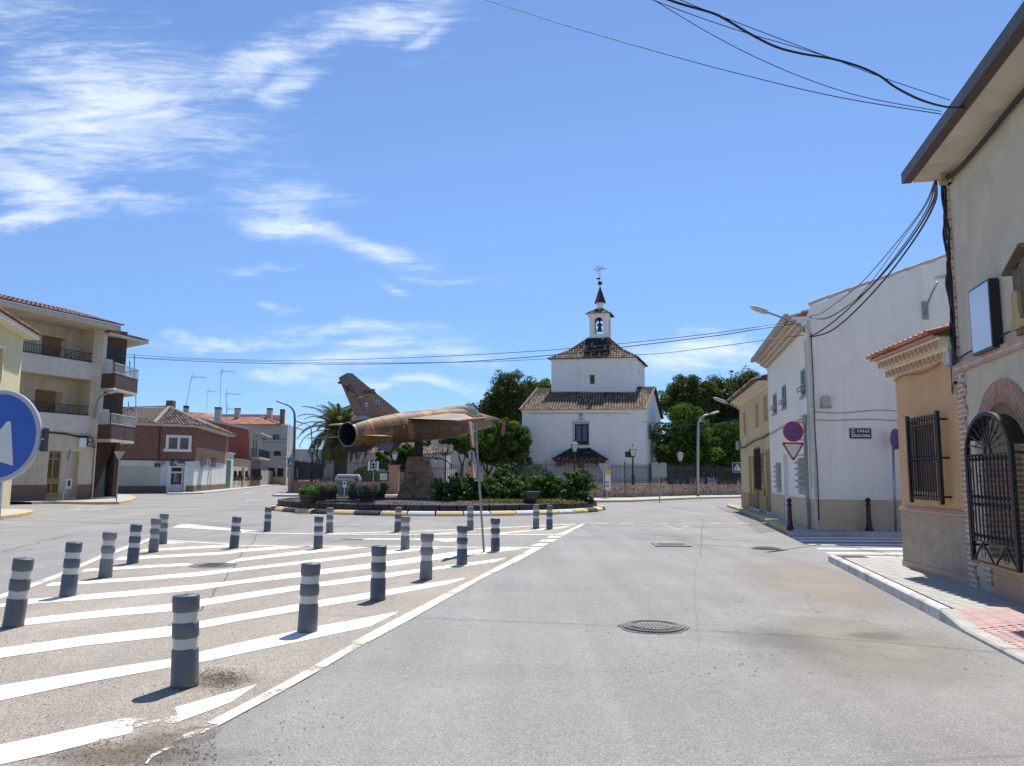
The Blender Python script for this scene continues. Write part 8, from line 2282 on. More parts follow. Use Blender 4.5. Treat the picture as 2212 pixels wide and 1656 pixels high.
aerial(1030,665,1042,420,120,'small TV aerial standing between the leaning one and the tallest one',.9)
aerial(1172,772,1188,200,92,'tallest TV aerial, next to the broad chimney')
aerial(1268,1100,1240,445,88,'TV aerial with two yagis on a long mast before the red brick party wall',1.0,610)
def pole_sign(c,h,shape,size,lab,front=None,az=0.0,tilt=0.0,pole_h=None,pmat=None,pr=.035,backside=True):
 t=thing('road_sign',lab,'road sign',tuple(c));mb=MB();mb.tube([c,c+Z*(pole_h or h+size*.5)],pr,8);mb.build('pole',pmat or m_galv,t,smooth=True,autos=40)
 ctr=c+Z*h;d=Vector((math.cos(az),math.sin(az),0));n=Vector((d.y,-d.x,0))
 def disc(f,o_,m_,nm):
  mb=MB()
  if shape=='circle':ps=[(f*size/2*math.cos(2*PI*i/28),f*size/2*math.sin(2*PI*i/28))for i in range(28)]
  elif shape=='yield':
   k=size*.5774*f;ps=[(k*math.cos(rad(a)),k*math.sin(rad(a)))for a in(150,30,-90)]
   q=[]
   for i in range(3):
    p0_,p1_=Vector((*ps[i-1],0)),Vector((*ps[i],0));p2_=Vector((*ps[(i+1)%3],0));q.append(tuple(p1_.lerp(p0_,.07))[:2]);q.append(tuple(p1_.lerp(p2_,.07))[:2])
   ps=q
  else:ps=[(-f*size/2,-f*size/2),(f*size/2,-f*size/2),(f*size/2,f*size/2),(-f*size/2,f*size/2)]
  P1=[ctr+d*x+Z*y+n*(.05+o_)for x,y in ps];P2=[p-n*(.018 if o_<.001 else .004)for p in P1];k=len(ps)
  mb.add(P1+P2,[tuple(range(k)),tuple(range(k,2*k))[::-1]]+[(i,(i+1)%k,k+(i+1)%k,k+i)for i in range(k)]);return mb.build(nm,m_,t)
 disc(1,0,m_galv,'sign_plate')
 if front:
  for i,(f,m_)in enumerate(front):disc(f,.003+.004*i,m_,'sign_face')
 return t,ctr,d,n
c=gp('A',802,1532);c=G(*D('A',803,1530),PG);pole_sign(c,P(*D('A',838,1222),c.y).z,'yield',.62,'grey back of a give-way sign at the yellow kerb corner beside the brown brick entrance',az=rad(15),pole_h=P(*D('A',828,1197),c.y).z)
c=G(*D('A',432,1525),PG);t,ctr,d_,n_=pole_sign(c,P(*D('A',481,1220),c.y).z,'circle',.6,'edge-on round sign on a leaning pole before the gold-framed door',az=rad(-88))
t.rotation_euler=(0,.085,0)
for(x,yb_,yt,shp,sz,lab,Yc)in((950,1530,1235,'yield',1.5,'grey back of a triangular sign before the white shop wall',66),(1068,1520,1215,'square',1.35,'grey back of a square sign before the white shop wall',70)):
 c=GC('B',x,yb_);pole_sign(Vector((c.x,c.y,.1)),P(*D('B',x+40,yt),c.y).z,shp,sz*.72,lab,az=rad(0))
for i,(xa,xb,yt,yb_)in enumerate(((1163,1190,1260,1505),)):
 a=PC('B',xa,yt,84);b=GC('B',xb,yb_);t=thing('concrete_post','narrow brown service post at the right end of the shop house','post',(b.x,b.y,0));mb=MB();mb.cbox((b.x-.4,b.y,0),.9,.4,a.z);mb.build('post',m_graniteb,t)
c=GC('B',955,1240);t=thing('air_conditioner','small air conditioner unit on the orange brick patch of the shop house','air conditioner',tuple(WBS.pt(2,3,0)))
sa,za=WBS.c('B',960,1238);sb,zb_=WBS.c('B',1005,1175);mb=MB();WBS.box(mb,sa,sb,za,zb_,.05,.6);mb.build('case',m_greymetal,t)
mb=MB();mb.tube([WBS.pt((sa+sb)/2,(za+zb_)/2,.6),WBS.pt((sa+sb)/2,(za+zb_)/2,.62)],.3,16);mb.build('fan_grille',m_darkmetal,t)
lp_=[gp('B',600,1556),gp('B',720,1556),gp('B',1000,1548),gp('B',1300,1515),gp('B',1700,1468),gp('B',1950,1442)]
mb=MB();far_=[RS.pt(rsx(1950,1440)if False else(lp_[-1]-bS).length,0),bS,bC,gp('B',600,1547)]
polyz(mb,[Vector((p.x,p.y,.10))for p in lp_+far_]);setting(mb.build('left_street_pavement',m_paving_far))
mb=MB()
for a,b in zip(lp_,lp_[1:]):d=b-a;n=Vector((-d.y,d.x,0)).normalized()*.2;mb.obox(a-Z*.02,d,n,Z*.125)
setting(mb.build('left_street_kerb',m_conc))
#  buildings behind the fence
m_greyw=plain('grey_lime_wall',(.50,.49,.47),.9,.06,1,.15,stain=(.42,.41,.39),stain_amt=.4,streaks=.5)
hw1=Wall(P(*D('T',880,900),108),P(*D('U',1035,900),108));
gh=thing('grey_hall','tall grey gabled hall behind the palm and the jet','building',(hw1.A.x,hw1.A.y,0))
mb=MB();L_=hw1.L;zL=hw1.c('T',880,745)[1];spk,zpk_=hw1.c('T',1440,525);zRr=hw1.c('U',1035,655)[1]
hw1.poly(mb,[(0,0),(L_,0),(L_,zRr),(spk,zpk_),(-.9,zL-.2),(0,zL-.4)]);mb.poly([hw1.pt(L_,0),hw1.pt(L_,0,-12),hw1.pt(L_,zRr,-12),hw1.pt(L_,zRr)]);mb.build('wall',m_greyw,gh)
mb=MB();a,b,c=hw1.pt(-1,zL-.15,.3),hw1.pt(spk,zpk_+.1,.3),hw1.pt(L_+.3,zRr,.3);nb2=-hw1.n*14
mb.add([a,b,c,a+nb2,b+nb2,c+nb2,a-Z*.12,b-Z*.12,c-Z*.12],[(0,1,4,3),(1,2,5,4),(0,6,7,1),(1,7,8,2)]);mb.build('roof',m_darkmetal,gh)
an2=Wall(P(*D('U',560,1100),84),P(*D('U',1240,1100),84))
t=thing('tiled_annex','low white annexe with an old barrel tile roof behind the pedestal','building',(an2.A.x,an2.A.y,0))
ax0,az_=an2.c('U',200,995);ax1,_=an2.c('U',1000,985);mb=MB();an2.box(mb,ax0-6,ax1,0,az_,-6,0);mb.build('wall',m_greyw,t)
mb=MB();e0,e1=an2.pt(ax0-6,az_,.3),an2.pt(ax1+.3,az_,.3);roofplane(mb,e0,e1,an2.pt(an2.c('U',690,820)[0],an2.off(-4).c('U',690,815)[1],-4),an2.pt(ax0-6,an2.off(-4).c('U',690,815)[1],-4),.3,.42)
mb.build('roof',[m_tile,m_tilebase],t)
wl2=Wall(P(*D('U',1040,1100),96),P(*D('U',1560,1100),94));t=thing('grey_annex','plain grey annexe wall behind the garden trees','building',(wl2.A.x,wl2.A.y,0))
mb=MB();wl2.box(mb,-4,wl2.L-1.5,0,wl2.c('U',1100,740)[1],-8,0);mb.build('wall',m_greyw,t)
mb=MB();wl2.box(mb,-4,wl2.L-1.4,wl2.c('U',1100,740)[1],wl2.c('U',1100,740)[1]+.2,-8.2,.2);mb.build('coping',m_conc,t)
ow=Wall(P(*D('S',60,400),88),P(*D('S',760,400),86));t=thing('ochre_garden_wall','ochre garden wall with pale urn-topped piers behind the left trees','wall',(ow.A.x,ow.A.y,0))
zow=ow.c('S',250,235)[1];mb=MB();ow.box(mb,0,ow.L,0,zow,-.4,0);mb.build('wall',m_creampl,t)
for x in(140,530,720):
 s=ow.c('S',x,300)[0];mb=MB();ow.box(mb,s-.35,s+.35,0,zow+.5,-.5,.12);mb.build('pier',m_creampl,t)
 c=ow.pt(s,zow+.5,-.2);mb=MB();mb.lathe([(.3,0),(.42,.1),(.4,.5),(.2,.75),(.08,.9)],tuple(c),10);mb.build('urn',m_whitepl,t,smooth=True,autos=50)
aw=Wall(P(*D('Q',700,900),92),P(*D('Q',1400,900),92));t=thing('arched_white_building','white building with a brick-edged arch behind the fence, left of the brick pillar','building',(aw.A.x,aw.A.y,0))
mb=MB();aw.box(mb,-9,aw.L,0,aw.c('Q',900,330)[1],-5,0);mb.build('wall',m_greyw,t)
c0,cz=aw.c('Q',1010,640);rr3=aw.c('Q',1010,455)[1]-cz;mb=MB()
for i in range(18):
 a,b=PI*i/18,PI*(i+1)/18;aw.poly(mb,[(c0+r*math.cos(q),cz+r*math.sin(q))for r,q in((rr3-.25,a),(rr3,a),(rr3,b),(rr3-.25,b))],.05)
mb.build('brick_arch',m_coping,t)
mb=MB();aw.poly(mb,arch(c0-rr3+.25,c0+rr3-.25,0,cz),.02);mb.build('arch_recess',m_white2,t)
lb2=Wall(P(*D('O',1300,1000),120),P(*D('O',1600,1000),120));t=thing('grey_shed','low shed with a grey pitched roof behind the fence at the left street corner','building',(lb2.A.x,lb2.A.y,0))
mb=MB();lb2.box(mb,-1,lb2.L+14,0,lb2.c('O',1400,740)[1],-6,0);mb.build('wall',plain('shed_wall',(.25,.22,.19),.9,.1,2,.2),t)
mb=MB();za=lb2.c('O',1400,735)[1];lb2.poly(mb,[(-1,za),(lb2.L*.62,za),(lb2.c('O',1250,620)[0],lb2.c('O',1250,620)[1])],.3,0,6);mb.build('roof',m_greymetal,t)
for(crop,x0,x1,yt,Yc,lab)in(('R',1935,2600,880,104,'long white building far behind the park trees on the right'),):
 W5=Wall(P(*D(crop,x0,900),Yc),P(*D(crop,x1,900),Yc));t=thing('white_building',lab,'building',(W5.A.x,W5.A.y,0));mb=MB();W5.box(mb,0,W5.L+14,0,W5.c(crop,x0,yt)[1],-6,0);mb.build('wall',m_whitepl,t)
 mb=MB();W5.box(mb,0,W5.L+14,W5.c(crop,x0,yt)[1],W5.c(crop,x0,yt)[1]+.3,-6.3,.4);mb.build('coping',m_conc,t)
 mb=MB()
 for i in range(6):W5.box(mb,1+i*3,1.9+i*3,.8,2.2,.001,.05)
 mb.build('windows',m_oldglass,t)
for i,(x,wpx,yt,Yc,lab)in enumerate(((640,60,1010,230,'far low roof beyond the left street, left of the lamp post'),)):
 a=P(x,yt,Yc);t=thing('distant_house',lab,'house',(a.x,a.y,0));mb=MB();mb.cbox((a.x,a.y,0),16,10,a.z);mb.build('wall',m_palebl,t)
 mb=MB();mb.add([(a.x-9,a.y-6,a.z),(a.x+9,a.y-6,a.z),(a.x+9,a.y+6,a.z),(a.x-9,a.y+6,a.z),(a.x-5,a.y,a.z+3),(a.x+5,a.y,a.z+3)],[(0,1,5,4),(2,3,4,5),(1,2,5),(3,0,4)]);mb.build('roof',m_redtile,t)
 #  vegetation
def leafmat(name,lo,mid,hi,tr=.25):return tinted(name,[(0,lo),(.5,mid),(1,hi)],.8,.1,4,0,tr,spec=.08)
m_pine=leafmat('pine_needles',(.035,.050,.020),(.075,.098,.034),(.16,.185,.065),.3)
m_broad=leafmat('broad_leaves',(.04,.07,.018),(.085,.14,.033),(.18,.26,.06),.35)
m_darkleaf=leafmat('dark_broad_leaves',(.03,.052,.015),(.062,.10,.026),(.14,.195,.05),.3)
m_vine=leafmat('climber_leaves',(.035,.066,.020),(.070,.125,.036),(.16,.245,.075),.28)
m_palm=leafmat('palm_leaflets',(.05,.065,.028),(.085,.105,.045),(.15,.165,.08),.2)
m_palmdry=leafmat('dry_palm_leaflets',(.16,.10,.05),(.20,.13,.06),(.28,.2,.1),.2)
m_bark=plain('tree_bark',(.085,.06,.042),.95,.3,6,.8,18);m_paleb=plain('pale_bark',(.34,.31,.26),.9,.2,5,.5,18)
def limb(mb,a,b,r0,r1,wig=.12,n=5):
 a=Vector(a);b=Vector(b);L_=(b-a).length;pts=[a.lerp(b,i/n)+Vector((random.gauss(0,wig),random.gauss(0,wig),0))*(L_*.12 if 0<i<n else 0)for i in range(n+1)]
 mb.tube(pts,[r0+(r1-r0)*i/n for i in range(n+1)],8);return pts
def tree(name,lab,base,blobs,nl,size,mat,trunk_r=.25,bark=None,fork=.35,group=None,shell=.55,seed=None,limbs=True,aspect=.55,up=.3):
 """blobs: world centres and radii of the crown masses; each mass is broken into clumps"""
 if seed is not None:random.seed(seed)
 t=thing(name,lab,'tree',tuple(base),group);base=Vector(base)
 zc=sum(b[0][2]for b in blobs)/len(blobs);ctr=Vector((sum(b[0][0]for b in blobs)/len(blobs),sum(b[0][1]for b in blobs)/len(blobs),zc))
 fk=base.lerp(Vector((base.x*.7+ctr.x*.3,base.y,zc)),fork);mb=MB();limb(mb,base-Z*.1,fk,trunk_r,trunk_r*.75)
 clumps=[]
 for(c,r,*w_)in blobs:
  c=Vector(c);rr_=(Vector(r)if hasattr(r,'__len__')else Vector((r,r,r)))*.8;c.z-=rr_.z*.45;limb(mb,fk,c-Z*rr_.z*.3,trunk_r*.55,trunk_r*.14)
  k=max(9,int(12*(rr_.x*rr_.y*rr_.z)**.4))
  for _ in range(k):
   d=Vector((random.gauss(0,1),random.gauss(0,1),random.gauss(0,1))).normalized();f=random.uniform(.45,1.0)
   cc=c+Vector((d.x*rr_.x,d.y*rr_.y,d.z*rr_.z))*f;cr2=(rr_.x+rr_.z)/2*random.uniform(.22,.42)
   clumps.append((tuple(cc),(cr2,cr2,cr2*random.uniform(.6,.9))))
   if random.random()<.35:limb(mb,c-Z*rr_.z*.2,cc,trunk_r*.14,.015,.1,3)
 mb.build('trunk',bark or m_bark,t,smooth=True,uv=False)
 leaves('crown',clumps,nl,size,mat,t,shell=shell,aspect=aspect,up=up)
 return t
def PB(c,x,y,Y,r):p=PC(c,x,y,Y);return(tuple(p),r)
def m_at(px_,Y):return px_/FPX*Y
def g0(p,zz=0):return(p[0],p[1],zz)
Y1=98
tree('pine_tree','tall dark pine rising behind the jet nose, left of the church',g0(PC('C',2000,900,Y1)),[PB('C',2040,160,Y1,(3.6,3,3.2)),PB('C',2080,290,Y1,(4.8,4,3.4)),PB('C',1950,380,Y1,(3.6,3.5,3.2)),PB('C',1800,400,Y1,(2.6,2.6,1.8)),PB('C',1870,300,Y1,(1.6,1.6,1.2)),PB('C',2110,450,Y1+1,(4.8,4,3.2)),PB('C',1990,500,Y1,(3.5,3,2))],30000,.36,m_pine,.4,aspect=.35)
tree('pine_tree','paler pine crown just touching the left side of the church tower',g0(PC('E',480,900,104)),[PB('E',470,190,104,(2.8,3,2.0)),PB('E',520,260,104,(3.0,3,2.6)),PB('E',430,280,104,(3,3,2.4))],12000,.36,m_broad,.35,aspect=.4)
tree('pine_tree','low dark pine mass at the left foot of the tall pine',g0(PC('E',60,900,100)),[PB('E',40,400,100,(3.2,3,3)),PB('E',150,470,100,(3.6,3,3)),PB('E',250,430,100,(3.6,3,3.4))],11000,.36,m_pine,.35,aspect=.4)
Y2=96
tree('pine_tree','broad pine behind the round trees, nearest the church',g0(PC('E',1640,900,Y2)),[PB('E',1650,190,Y2,(3.6,3,2.8)),PB('E',1580,270,Y2,(3.6,3,2.6)),PB('E',1740,260,Y2,(3.2,3,3.0)),PB('E',1490,310,Y2,(2.0,2,1.6)),PB('E',1650,330,Y2,(4.4,3,2.4))],22000,.36,m_pine,.4,aspect=.38)
tree('pine_tree','dark pine behind the round trees, with a notched crown',g0(PC('E',1900,900,Y2+4)),[PB('E',1900,200,Y2+4,(3.4,3,3)),PB('E',1850,320,Y2+4,(3.2,3,3)),PB('E',1980,330,Y2+4,(4,3,4)),PB('E',1930,450,Y2+4,(4,3,3))],18000,.38,m_pine,.4,aspect=.38)
tree('pine_tree','highest pine on the right, half hidden by the ochre house',g0(PC('E',2130,900,Y2+2)),[PB('E',2120,130,Y2+2,(3.2,3,2.6)),PB('E',2080,230,Y2+2,(4,3,3.4)),PB('E',2190,220,Y2+2,(5,3,4.6)),PB('E',2100,420,Y2+2,(4,3,4))],18000,.38,m_pine,.4,aspect=.38)
Y3=76
m_round=leafmat('clipped_tree_leaves',(.036,.062,.014),(.075,.118,.026),(.16,.22,.048),.3)
tree('round_park_tree','big round-crowned green tree right beside the church',g0(PC('E',1640,1000,Y3)),[PB('E',1610,470,Y3,(3.2,3.0,2.8)),PB('E',1545,600,Y3,(2.5,3.0,3.2)),PB('E',1690,600,Y3,(2.6,3,3.0)),PB('E',1600,720,Y3,(3.6,3,1.6))],22000,.24,m_round,.28,shell=.75,aspect=.7)
tree('round_park_tree','round-crowned green tree before the ochre house corner',g0(PC('E',1890,1000,Y3+2)),[PB('E',1915,570,Y3+2,(2.5,3,2.4)),PB('E',1970,650,Y3+2,(2.3,2.8,2.8)),PB('E',1890,730,Y3+2,(2.8,3,1.6)),PB('E',1990,750,Y3+2,(2.0,2.6,1.6))],16000,.24,m_round,.26,shell=.75,aspect=.7)
for i,(x,Yc)in enumerate(((1500,84),(1780,86),(2010,82))):
 tree('park_tree',['low dark tree under the round crowns, nearest the church','low dark tree between the two round crowns','low dark tree under the round crowns, nearest the ochre house'][i],g0(PC('E',x,1000,Yc)),[PB('E',x,790,Yc,(3.6,3,2.2)),PB('E',x+60,700,Yc+2,(3.6,3,2.4))],7000,.32,m_darkleaf,.22,aspect=.6)
Y4=72
tree('garden_tree','leafy tree whose sunlit crown meets the left church wall',g0(PC('L',600,700,Y4)),[PB('L',700,280,Y4,(2.1,2,1.9)),PB('L',760,430,Y4,(1.9,2,2.2)),PB('L',560,330,Y4,(2.2,2,1.6)),PB('L',640,440,Y4,(2.4,2,1.6))],17000,.20,m_broad,.2,aspect=.7,shell=.6)
tree('garden_tree','dark leafy tree below the jet nose',g0(PC('L',480,740,Y4+2)),[PB('L',450,400,Y4+2,(2.4,2,2.2)),PB('L',330,360,Y4+2,(2.2,2,1.6)),PB('L',540,500,Y4+2,(2,2,1.6))],12000,.2,m_darkleaf,.2,aspect=.7)
tree('garden_tree','dark tree with two curved bare stems behind the leaning sign',g0(PC('L',215,760,Y4-2)),[PB('L',160,340,Y4-2,(2.0,2,1.1)),PB('L',280,370,Y4-2,(2.2,2,1.3))],8000,.2,m_darkleaf,.16,aspect=.7,fork=.45)
tree('garden_tree','slim dark cypress-like trunk tree touching the church wall',g0(PC('L',745,760,Y4+3)),[PB('L',745,560,Y4+3,(1.1,1,1.8)),PB('L',770,640,Y4+3,(.9,1,1.2))],5000,.2,m_darkleaf,.22,aspect=.7)
tree('garden_tree','tree with a pale forked trunk behind the left brick pillar',g0(PC('Q',1300,900,74)),[PB('Q',1150,400,74,(1.5,1.4,1.4)),PB('Q',1450,400,74,(1.4,1.4,1.8)),PB('Q',1130,540,74,(1.2,1.2,1.0)),PB('Q',1480,250,74,(1.6,1.4,1.6)),PB('Q',1800,150,75,(.9,.8,.6))],12000,.2,m_darkleaf,.3,m_paleb,aspect=.75,fork=.7)
for(crop,x,y,Yc,r,lab)in(('Q',705,850,68.5,1.05,'clipped round bush behind the fence, right of the grey container'),('S',1045,520,62.5,1.25,'large clipped round bush behind the picket fence, left of the church porch'),('S',1850,560,61.5,.95,'clipped round bush at the foot of the lantern post by the porch')):
 c=PC(crop,x,y,Yc);t=thing('clipped_bush',lab,'bush',(c.x,c.y,0));mb=MB();mb.tube([(c.x,c.y,0),(c.x,c.y,c.z)],.1,6);mb.build('stem',m_bark,t);leaves('foliage',[((c.x,c.y,c.z-r*.2),(r*1.15,r,r*1.15))],5200,.13,m_darkleaf,t,shell=.86,aspect=.7)
VX=[('L',70,900,37.8,(.9,.9,.75)),('L',200,850,38.0,(1.0,1.0,.95)),('L',330,880,37.6,(.9,1,.85)),('L',470,860,37.8,(1.0,1,1.0)),('L',600,800,38.4,(.9,1,1.05)),('L',640,920,37.4,(1.0,1,.7)),('L',760,900,37.8,(.9,1,.85)),('L',880,920,37.8,(.7,.8,.65)),('L',960,850,38.0,(.5,.6,.7)),('L',1090,880,37.8,(.42,.5,.95)),('L',1150,800,37.9,(.6,.5,.22)),('L',1200,940,37.6,(.5,.6,.45)),('L',1340,840,37.9,(.52,.5,.85)),('L',1390,790,37.9,(.4,.4,.5)),('L',1330,960,37.7,(.45,.5,.55)),('L',610,730,38.4,(.45,.4,.35))]
VL=['climber mound nearest the stone pedestal','climber mound left of the leaning sign pole','climber mound right behind the leaning sign pole','tall climber mound right of the leaning sign pole','climber mound with the highest pointed tip','low climber mound in front of the pointed one','climber mound before the clipped round bush','small climber mound left of the vine arch','thin climber right at the left foot of the vine arch','upright vine column carrying the left side of the arch','thin arch of vine bridging two upright columns','low vine cushion between the two columns','upright vine column at the right end of the planting','bushy top of the right-hand vine column','low foot of the right-hand vine column','wispy tip above the highest climber mound']
grp=[(0,[0,1]),(1,[2,3]),(2,[4,5,15]),(3,[6,7]),(4,[8,9,10,11]),(5,[12,13,14])]
lab6=['green climbing plant mound between the pedestal and the leaning sign pole','green climbing plant mound just right of the leaning sign pole','highest climbing plant mound, with a pointed tip','climbing plant mound in front of the big clipped bush','vine trained into an open arch at the right of the planting','upright bushy vine column at the far right of the roundabout planting']
for gi,idx in grp:
 cs_=[]
 for k in idx:
  crop,x,y,Yc,r=VX[k];c=PC(crop,x,y,Yc)-Z*.22;r=(r[0],r[1],r[2]*.85);cs_.append((c,r))
 b0_=cs_[0][0];t=thing('climbing_plant',lab6[gi],'climbing plant',(b0_.x,b0_.y,.48),'climbing plants on the roundabout')
 cl=[]
 for c,r in cs_:
  for _ in range(46):
   d=Vector((random.gauss(0,.50),random.gauss(0,.5),random.gauss(0,.50)));q=c+Vector((d.x*r[0],d.y*r[1],d.z*r[2]))
   q.z=max(q.z,.55);rr_=random.uniform(.06,.26);cl.append((tuple(q),(rr_*1.2,rr_,rr_*.8)))
  for _ in range(7):
   d=Vector((random.uniform(-1,1),random.uniform(-.6,.6),random.uniform(.55,1.15)));q=c+Vector((d.x*r[0],d.y*r[1],d.z*r[2]))
   for k in range(4):p_=c.lerp(q,.7+.12*k);cl.append((tuple(p_),(.07,.07,.06)))
 mb=MB()
 for c,r in cs_:
  for _ in range(4):limb(mb,(c.x+random.uniform(-.3,.3)*r[0],c.y,.45),(c.x+random.uniform(-.5,.5)*r[0],c.y,c.z+r[2]*.4),.035,.012,.3)
 if gi==4:mb.tube([PC('L',1085,1000,37.8),PC('L',1090,800,37.8),PC('L',1130,775,37.8),PC('L',1190,775,37.8),PC('L',1235,820,37.8)],.03,5)
 mb.build('stems',m_bark,t,uv=False)
 leaves('foliage',cl,int(1350*len(idx)),.17,m_vine,t,shell=.1,aspect=.8,up=.6)
leaves('ground_ivy',[((GC('L',x,1040,.5).x,RC.y-4.6+random.uniform(-.8,.6),.50),(.9,.8,.12))for x in range(420,1340,90)],3500,.10,leafmat('dry_weed',(.10,.10,.03),(.20,.17,.06),(.34,.27,.13),.2),shell=.1)
setting(bpy.data.objects['ground_ivy'],'stuff','low weeds in front of the climbing plants')
fl=PC('L',880,1035,34.2);fl.z=.45;t=thing('floodlight','black floodlight tilted on the roundabout bed before the climbing plants','floodlight',tuple(fl))
mb=MB();mb.obox(fl+Vector((-.3,.05,.03)),(.56,0,0),(0,.18,.02),(.22,-.12,.5));mb.build('housing',m_black_board,t);mb=MB();mb.cbox(tuple(fl),.4,.2,.04);mb.bar(fl+Vector((-.15,.05,0)),fl+Vector((-.1,.1,.3)),.04,.03);mb.build('bracket',m_black,t)
m_barrel=plain('black_barrel_wood',(.022,.018,.016),.7,.3,6,.3)
m_hoop=plain('barrel_hoop',(.05,.048,.046),.5,.2,8,.1)
m_succ=leafmat('grey_green_succulent',(.10,.13,.09),(.18,.22,.14),(.34,.38,.24),.1);m_herb=leafmat('bright_herb_leaves',(.05,.11,.02),(.10,.20,.035),(.20,.33,.07),.25)
for i,(x,yb_,w_,yt,Yc,mt_,lab)in enumerate(((312,1245,170,1140,34.4,m_herb,'nearest half-barrel planter with bright green leaves, at the left of the roundabout'),(420,1190,110,1115,37.5,m_succ,'half-barrel planter mostly hidden behind the leafy one'),(500,1187,110,1115,38.5,m_succ,'half-barrel planter with grey succulents in front of the container'),(700,1190,110,1120,38.2,m_succ,'half-barrel planter with tall grey stems, just right of the container'),(810,1212,150,1130,36.0,m_succ,'large half-barrel planter in the middle of the right-hand group'),(912,1180,110,1115,38.8,m_herb,'half-barrel planter at the right of the group, nearest the pedestal'))):
 c=PC('C',x,yb_,Yc);c.z=.43;R_=m_at(w_*.2539,Yc)/2;h=max(PC('C',x,yt,Yc).z-.43,.4)
 t=thing('barrel_planter',lab,'planter',tuple(c),'half-barrel planters on the roundabout')
 mb=MB();mb.lathe([(R_*.74,0),(R_*.86,h*.45),(R_*.98,h*.97),(R_,h),(R_*.92,h),(R_*.9,h-.08),(.01,h-.09)],tuple(c),22);mb.build('barrel',m_barrel,t,smooth=True,autos=35)
 mb=MB()
 for f in(.2,.72):rr_=R_*(.74+.24*f)+.012;mb.lathe([(rr_*.98,h*f),(rr_+.006,h*f),(rr_+.02,h*f+.06),(rr_*.98,h*f+.06)],tuple(c),22,caps=False)
 mb.build('hoops',m_hoop,t)
 cl=[((c.x+random.uniform(-.8,.8)*R_,c.y+random.uniform(-.8,.8)*R_,c.z+h+random.uniform(.02,.22)),random.uniform(.12,.26))for _ in range(14)]
 if i==3:cl+=[((c.x+random.uniform(-.5,.5)*R_,c.y,c.z+h+random.uniform(.2,.75)),.14)for _ in range(8)]
 leaves('plants',cl,1500,.085,mt_,t,shell=.2,aspect=.45 if mt_ is m_succ else .7,up=.6)
pbs=PC('Q',220,900,71);pbs.z=0;pcr=PC('T',1130,985,71)
t=thing('palm_tree','date palm with arching fronds behind the fence, left of the jet tail','palm tree',tuple(pbs))
mb=MB();H_=pcr.z-.5;mb.lathe([(.62*(1 if k%2 else .93)*(1.0+.25*(k/24)**2),H_*k/24)for k in range(25)]+[(.4,H_+.3)],(pbs.x,pbs.y,0),14);mb.build('trunk',plain('palm_trunk',(.13,.09,.055),.95,.35,5,1.0,12),t)
mb=MB();ridge=MB();dry=MB()
def frond(mb_,rb_,c,az,el,L_,sag,n=34):
 d=Vector((math.cos(az),math.sin(az),0));pts=[];p=Vector(c);e=el;st_=L_/n
 for i in range(n+1):
  pts.append(p.copy());p=p+(d*math.cos(e)+Z*math.sin(e))*st_;e-=sag/n*(1+.9*i/n)
 rb_.tube(pts[::2],[.035*(1-.85*i/(n//2+1))+.004 for i in range(len(pts[::2]))],4,caps=False)
 for i in range(3,n+1):
  tng=(pts[min(i+1,n)]-pts[i-1]).normalized();sd_=tng.cross(Z)
  if sd_.length<.05:sd_=d.cross(Z)
  sd_.normalize();upn=sd_.cross(tng).normalized();ll=.78*math.sin(PI*min(1,.18+.82*i/n))**.6*(L_/4.2)+.08
  for sg in(-1,1):
   for q in(0,.5):
    b=pts[i-1].lerp(pts[i],q)if i<=n else pts[i];dr_=(sd_*sg*.75+tng*.75+upn*random.uniform(.05,.4)-Z*.22).normalized();tip=b+dr_*ll*random.uniform(.85,1.1)-Z*.06
    w_=tng*.045;mb_.add([b-w_,b+w_,tip],[(0,1,2)])
for k in range(58):
 az=k*2.39996;f=k/58;el=rad(86-98*f);L_=random.uniform(3.7,4.5)if f>.2 else random.uniform(2.8,3.5)
 frond(mb,ridge,pcr+Vector((math.cos(az)*.25,math.sin(az)*.25,-.35*f)),az,el+random.uniform(-.06,.06),L_,rad(42+50*f))
for k in range(12):az=k*2.1;frond(dry,ridge,pcr+Vector((math.cos(az)*.3,math.sin(az)*.3,-.7)),az,rad(-25),2.6,rad(55),18)
mb.build('fronds',m_palm,t,uv=False);ridge.build('rachises',m_palmdry,t,uv=False);dry.build('dry_fronds',m_palmdry,t,uv=False)
bl=[]
for k in range(60):x=-260+k*9+random.uniform(-3,3);bl.append(((x,300+random.uniform(-15,15),2.4),(6,4,random.uniform(2.5,4.2))))
o=leaves('distant_trees',bl,26000,1.1,m_pine,None,shell=.5,loc=(0,300,0));setting(o,'stuff','far belt of trees closing the horizon')
#  lamps, signs and overhead cables
m_lamph=bpy.data.materials['lamp_head_grey']
m_oldgalv=plain('weathered_galvanised',(.27,.265,.25),.6,.3,9,.2,40,.2)
def curved_lamp(base,pts,lab,r=.07,foot=None,mat=None,fm=None):
 t=thing('street_lamp',lab,'street lamp',tuple(base));n=len(pts)
 P_=[Vector(base)]+[Vector(p)for p in pts];mb=MB();mb.tube(P_,[r*1.2]+[r*(1-.5*i/n)for i in range(n)],10);mb.build('pole',mat or m_galv,t,smooth=True)
 a,b=P_[-2],P_[-1];d=(b-a).normalized();mb=MB();mb.tube([b,b+d*.25,b+d*.8,b+d*.9],[.05,.10,.09,.03],8);mb.build('lamp_head',m_lamph,t,smooth=True)
 if foot:mb=MB();mb.prism([(base[0]+foot[0]*math.cos(rad(22.5+45*i)),base[1]+foot[0]*math.sin(rad(22.5+45*i)))for i in range(8)],0,foot[1]);mb.build('foot',fm or plain('concrete_foot',(.30,.28,.26),.9,.1,3,.2),t)
 return t
YL=GC('O',1240,1362).y
m_bluepole=plain('blue_grey_pole',(.10,.12,.17),.45,.1,5,.05)
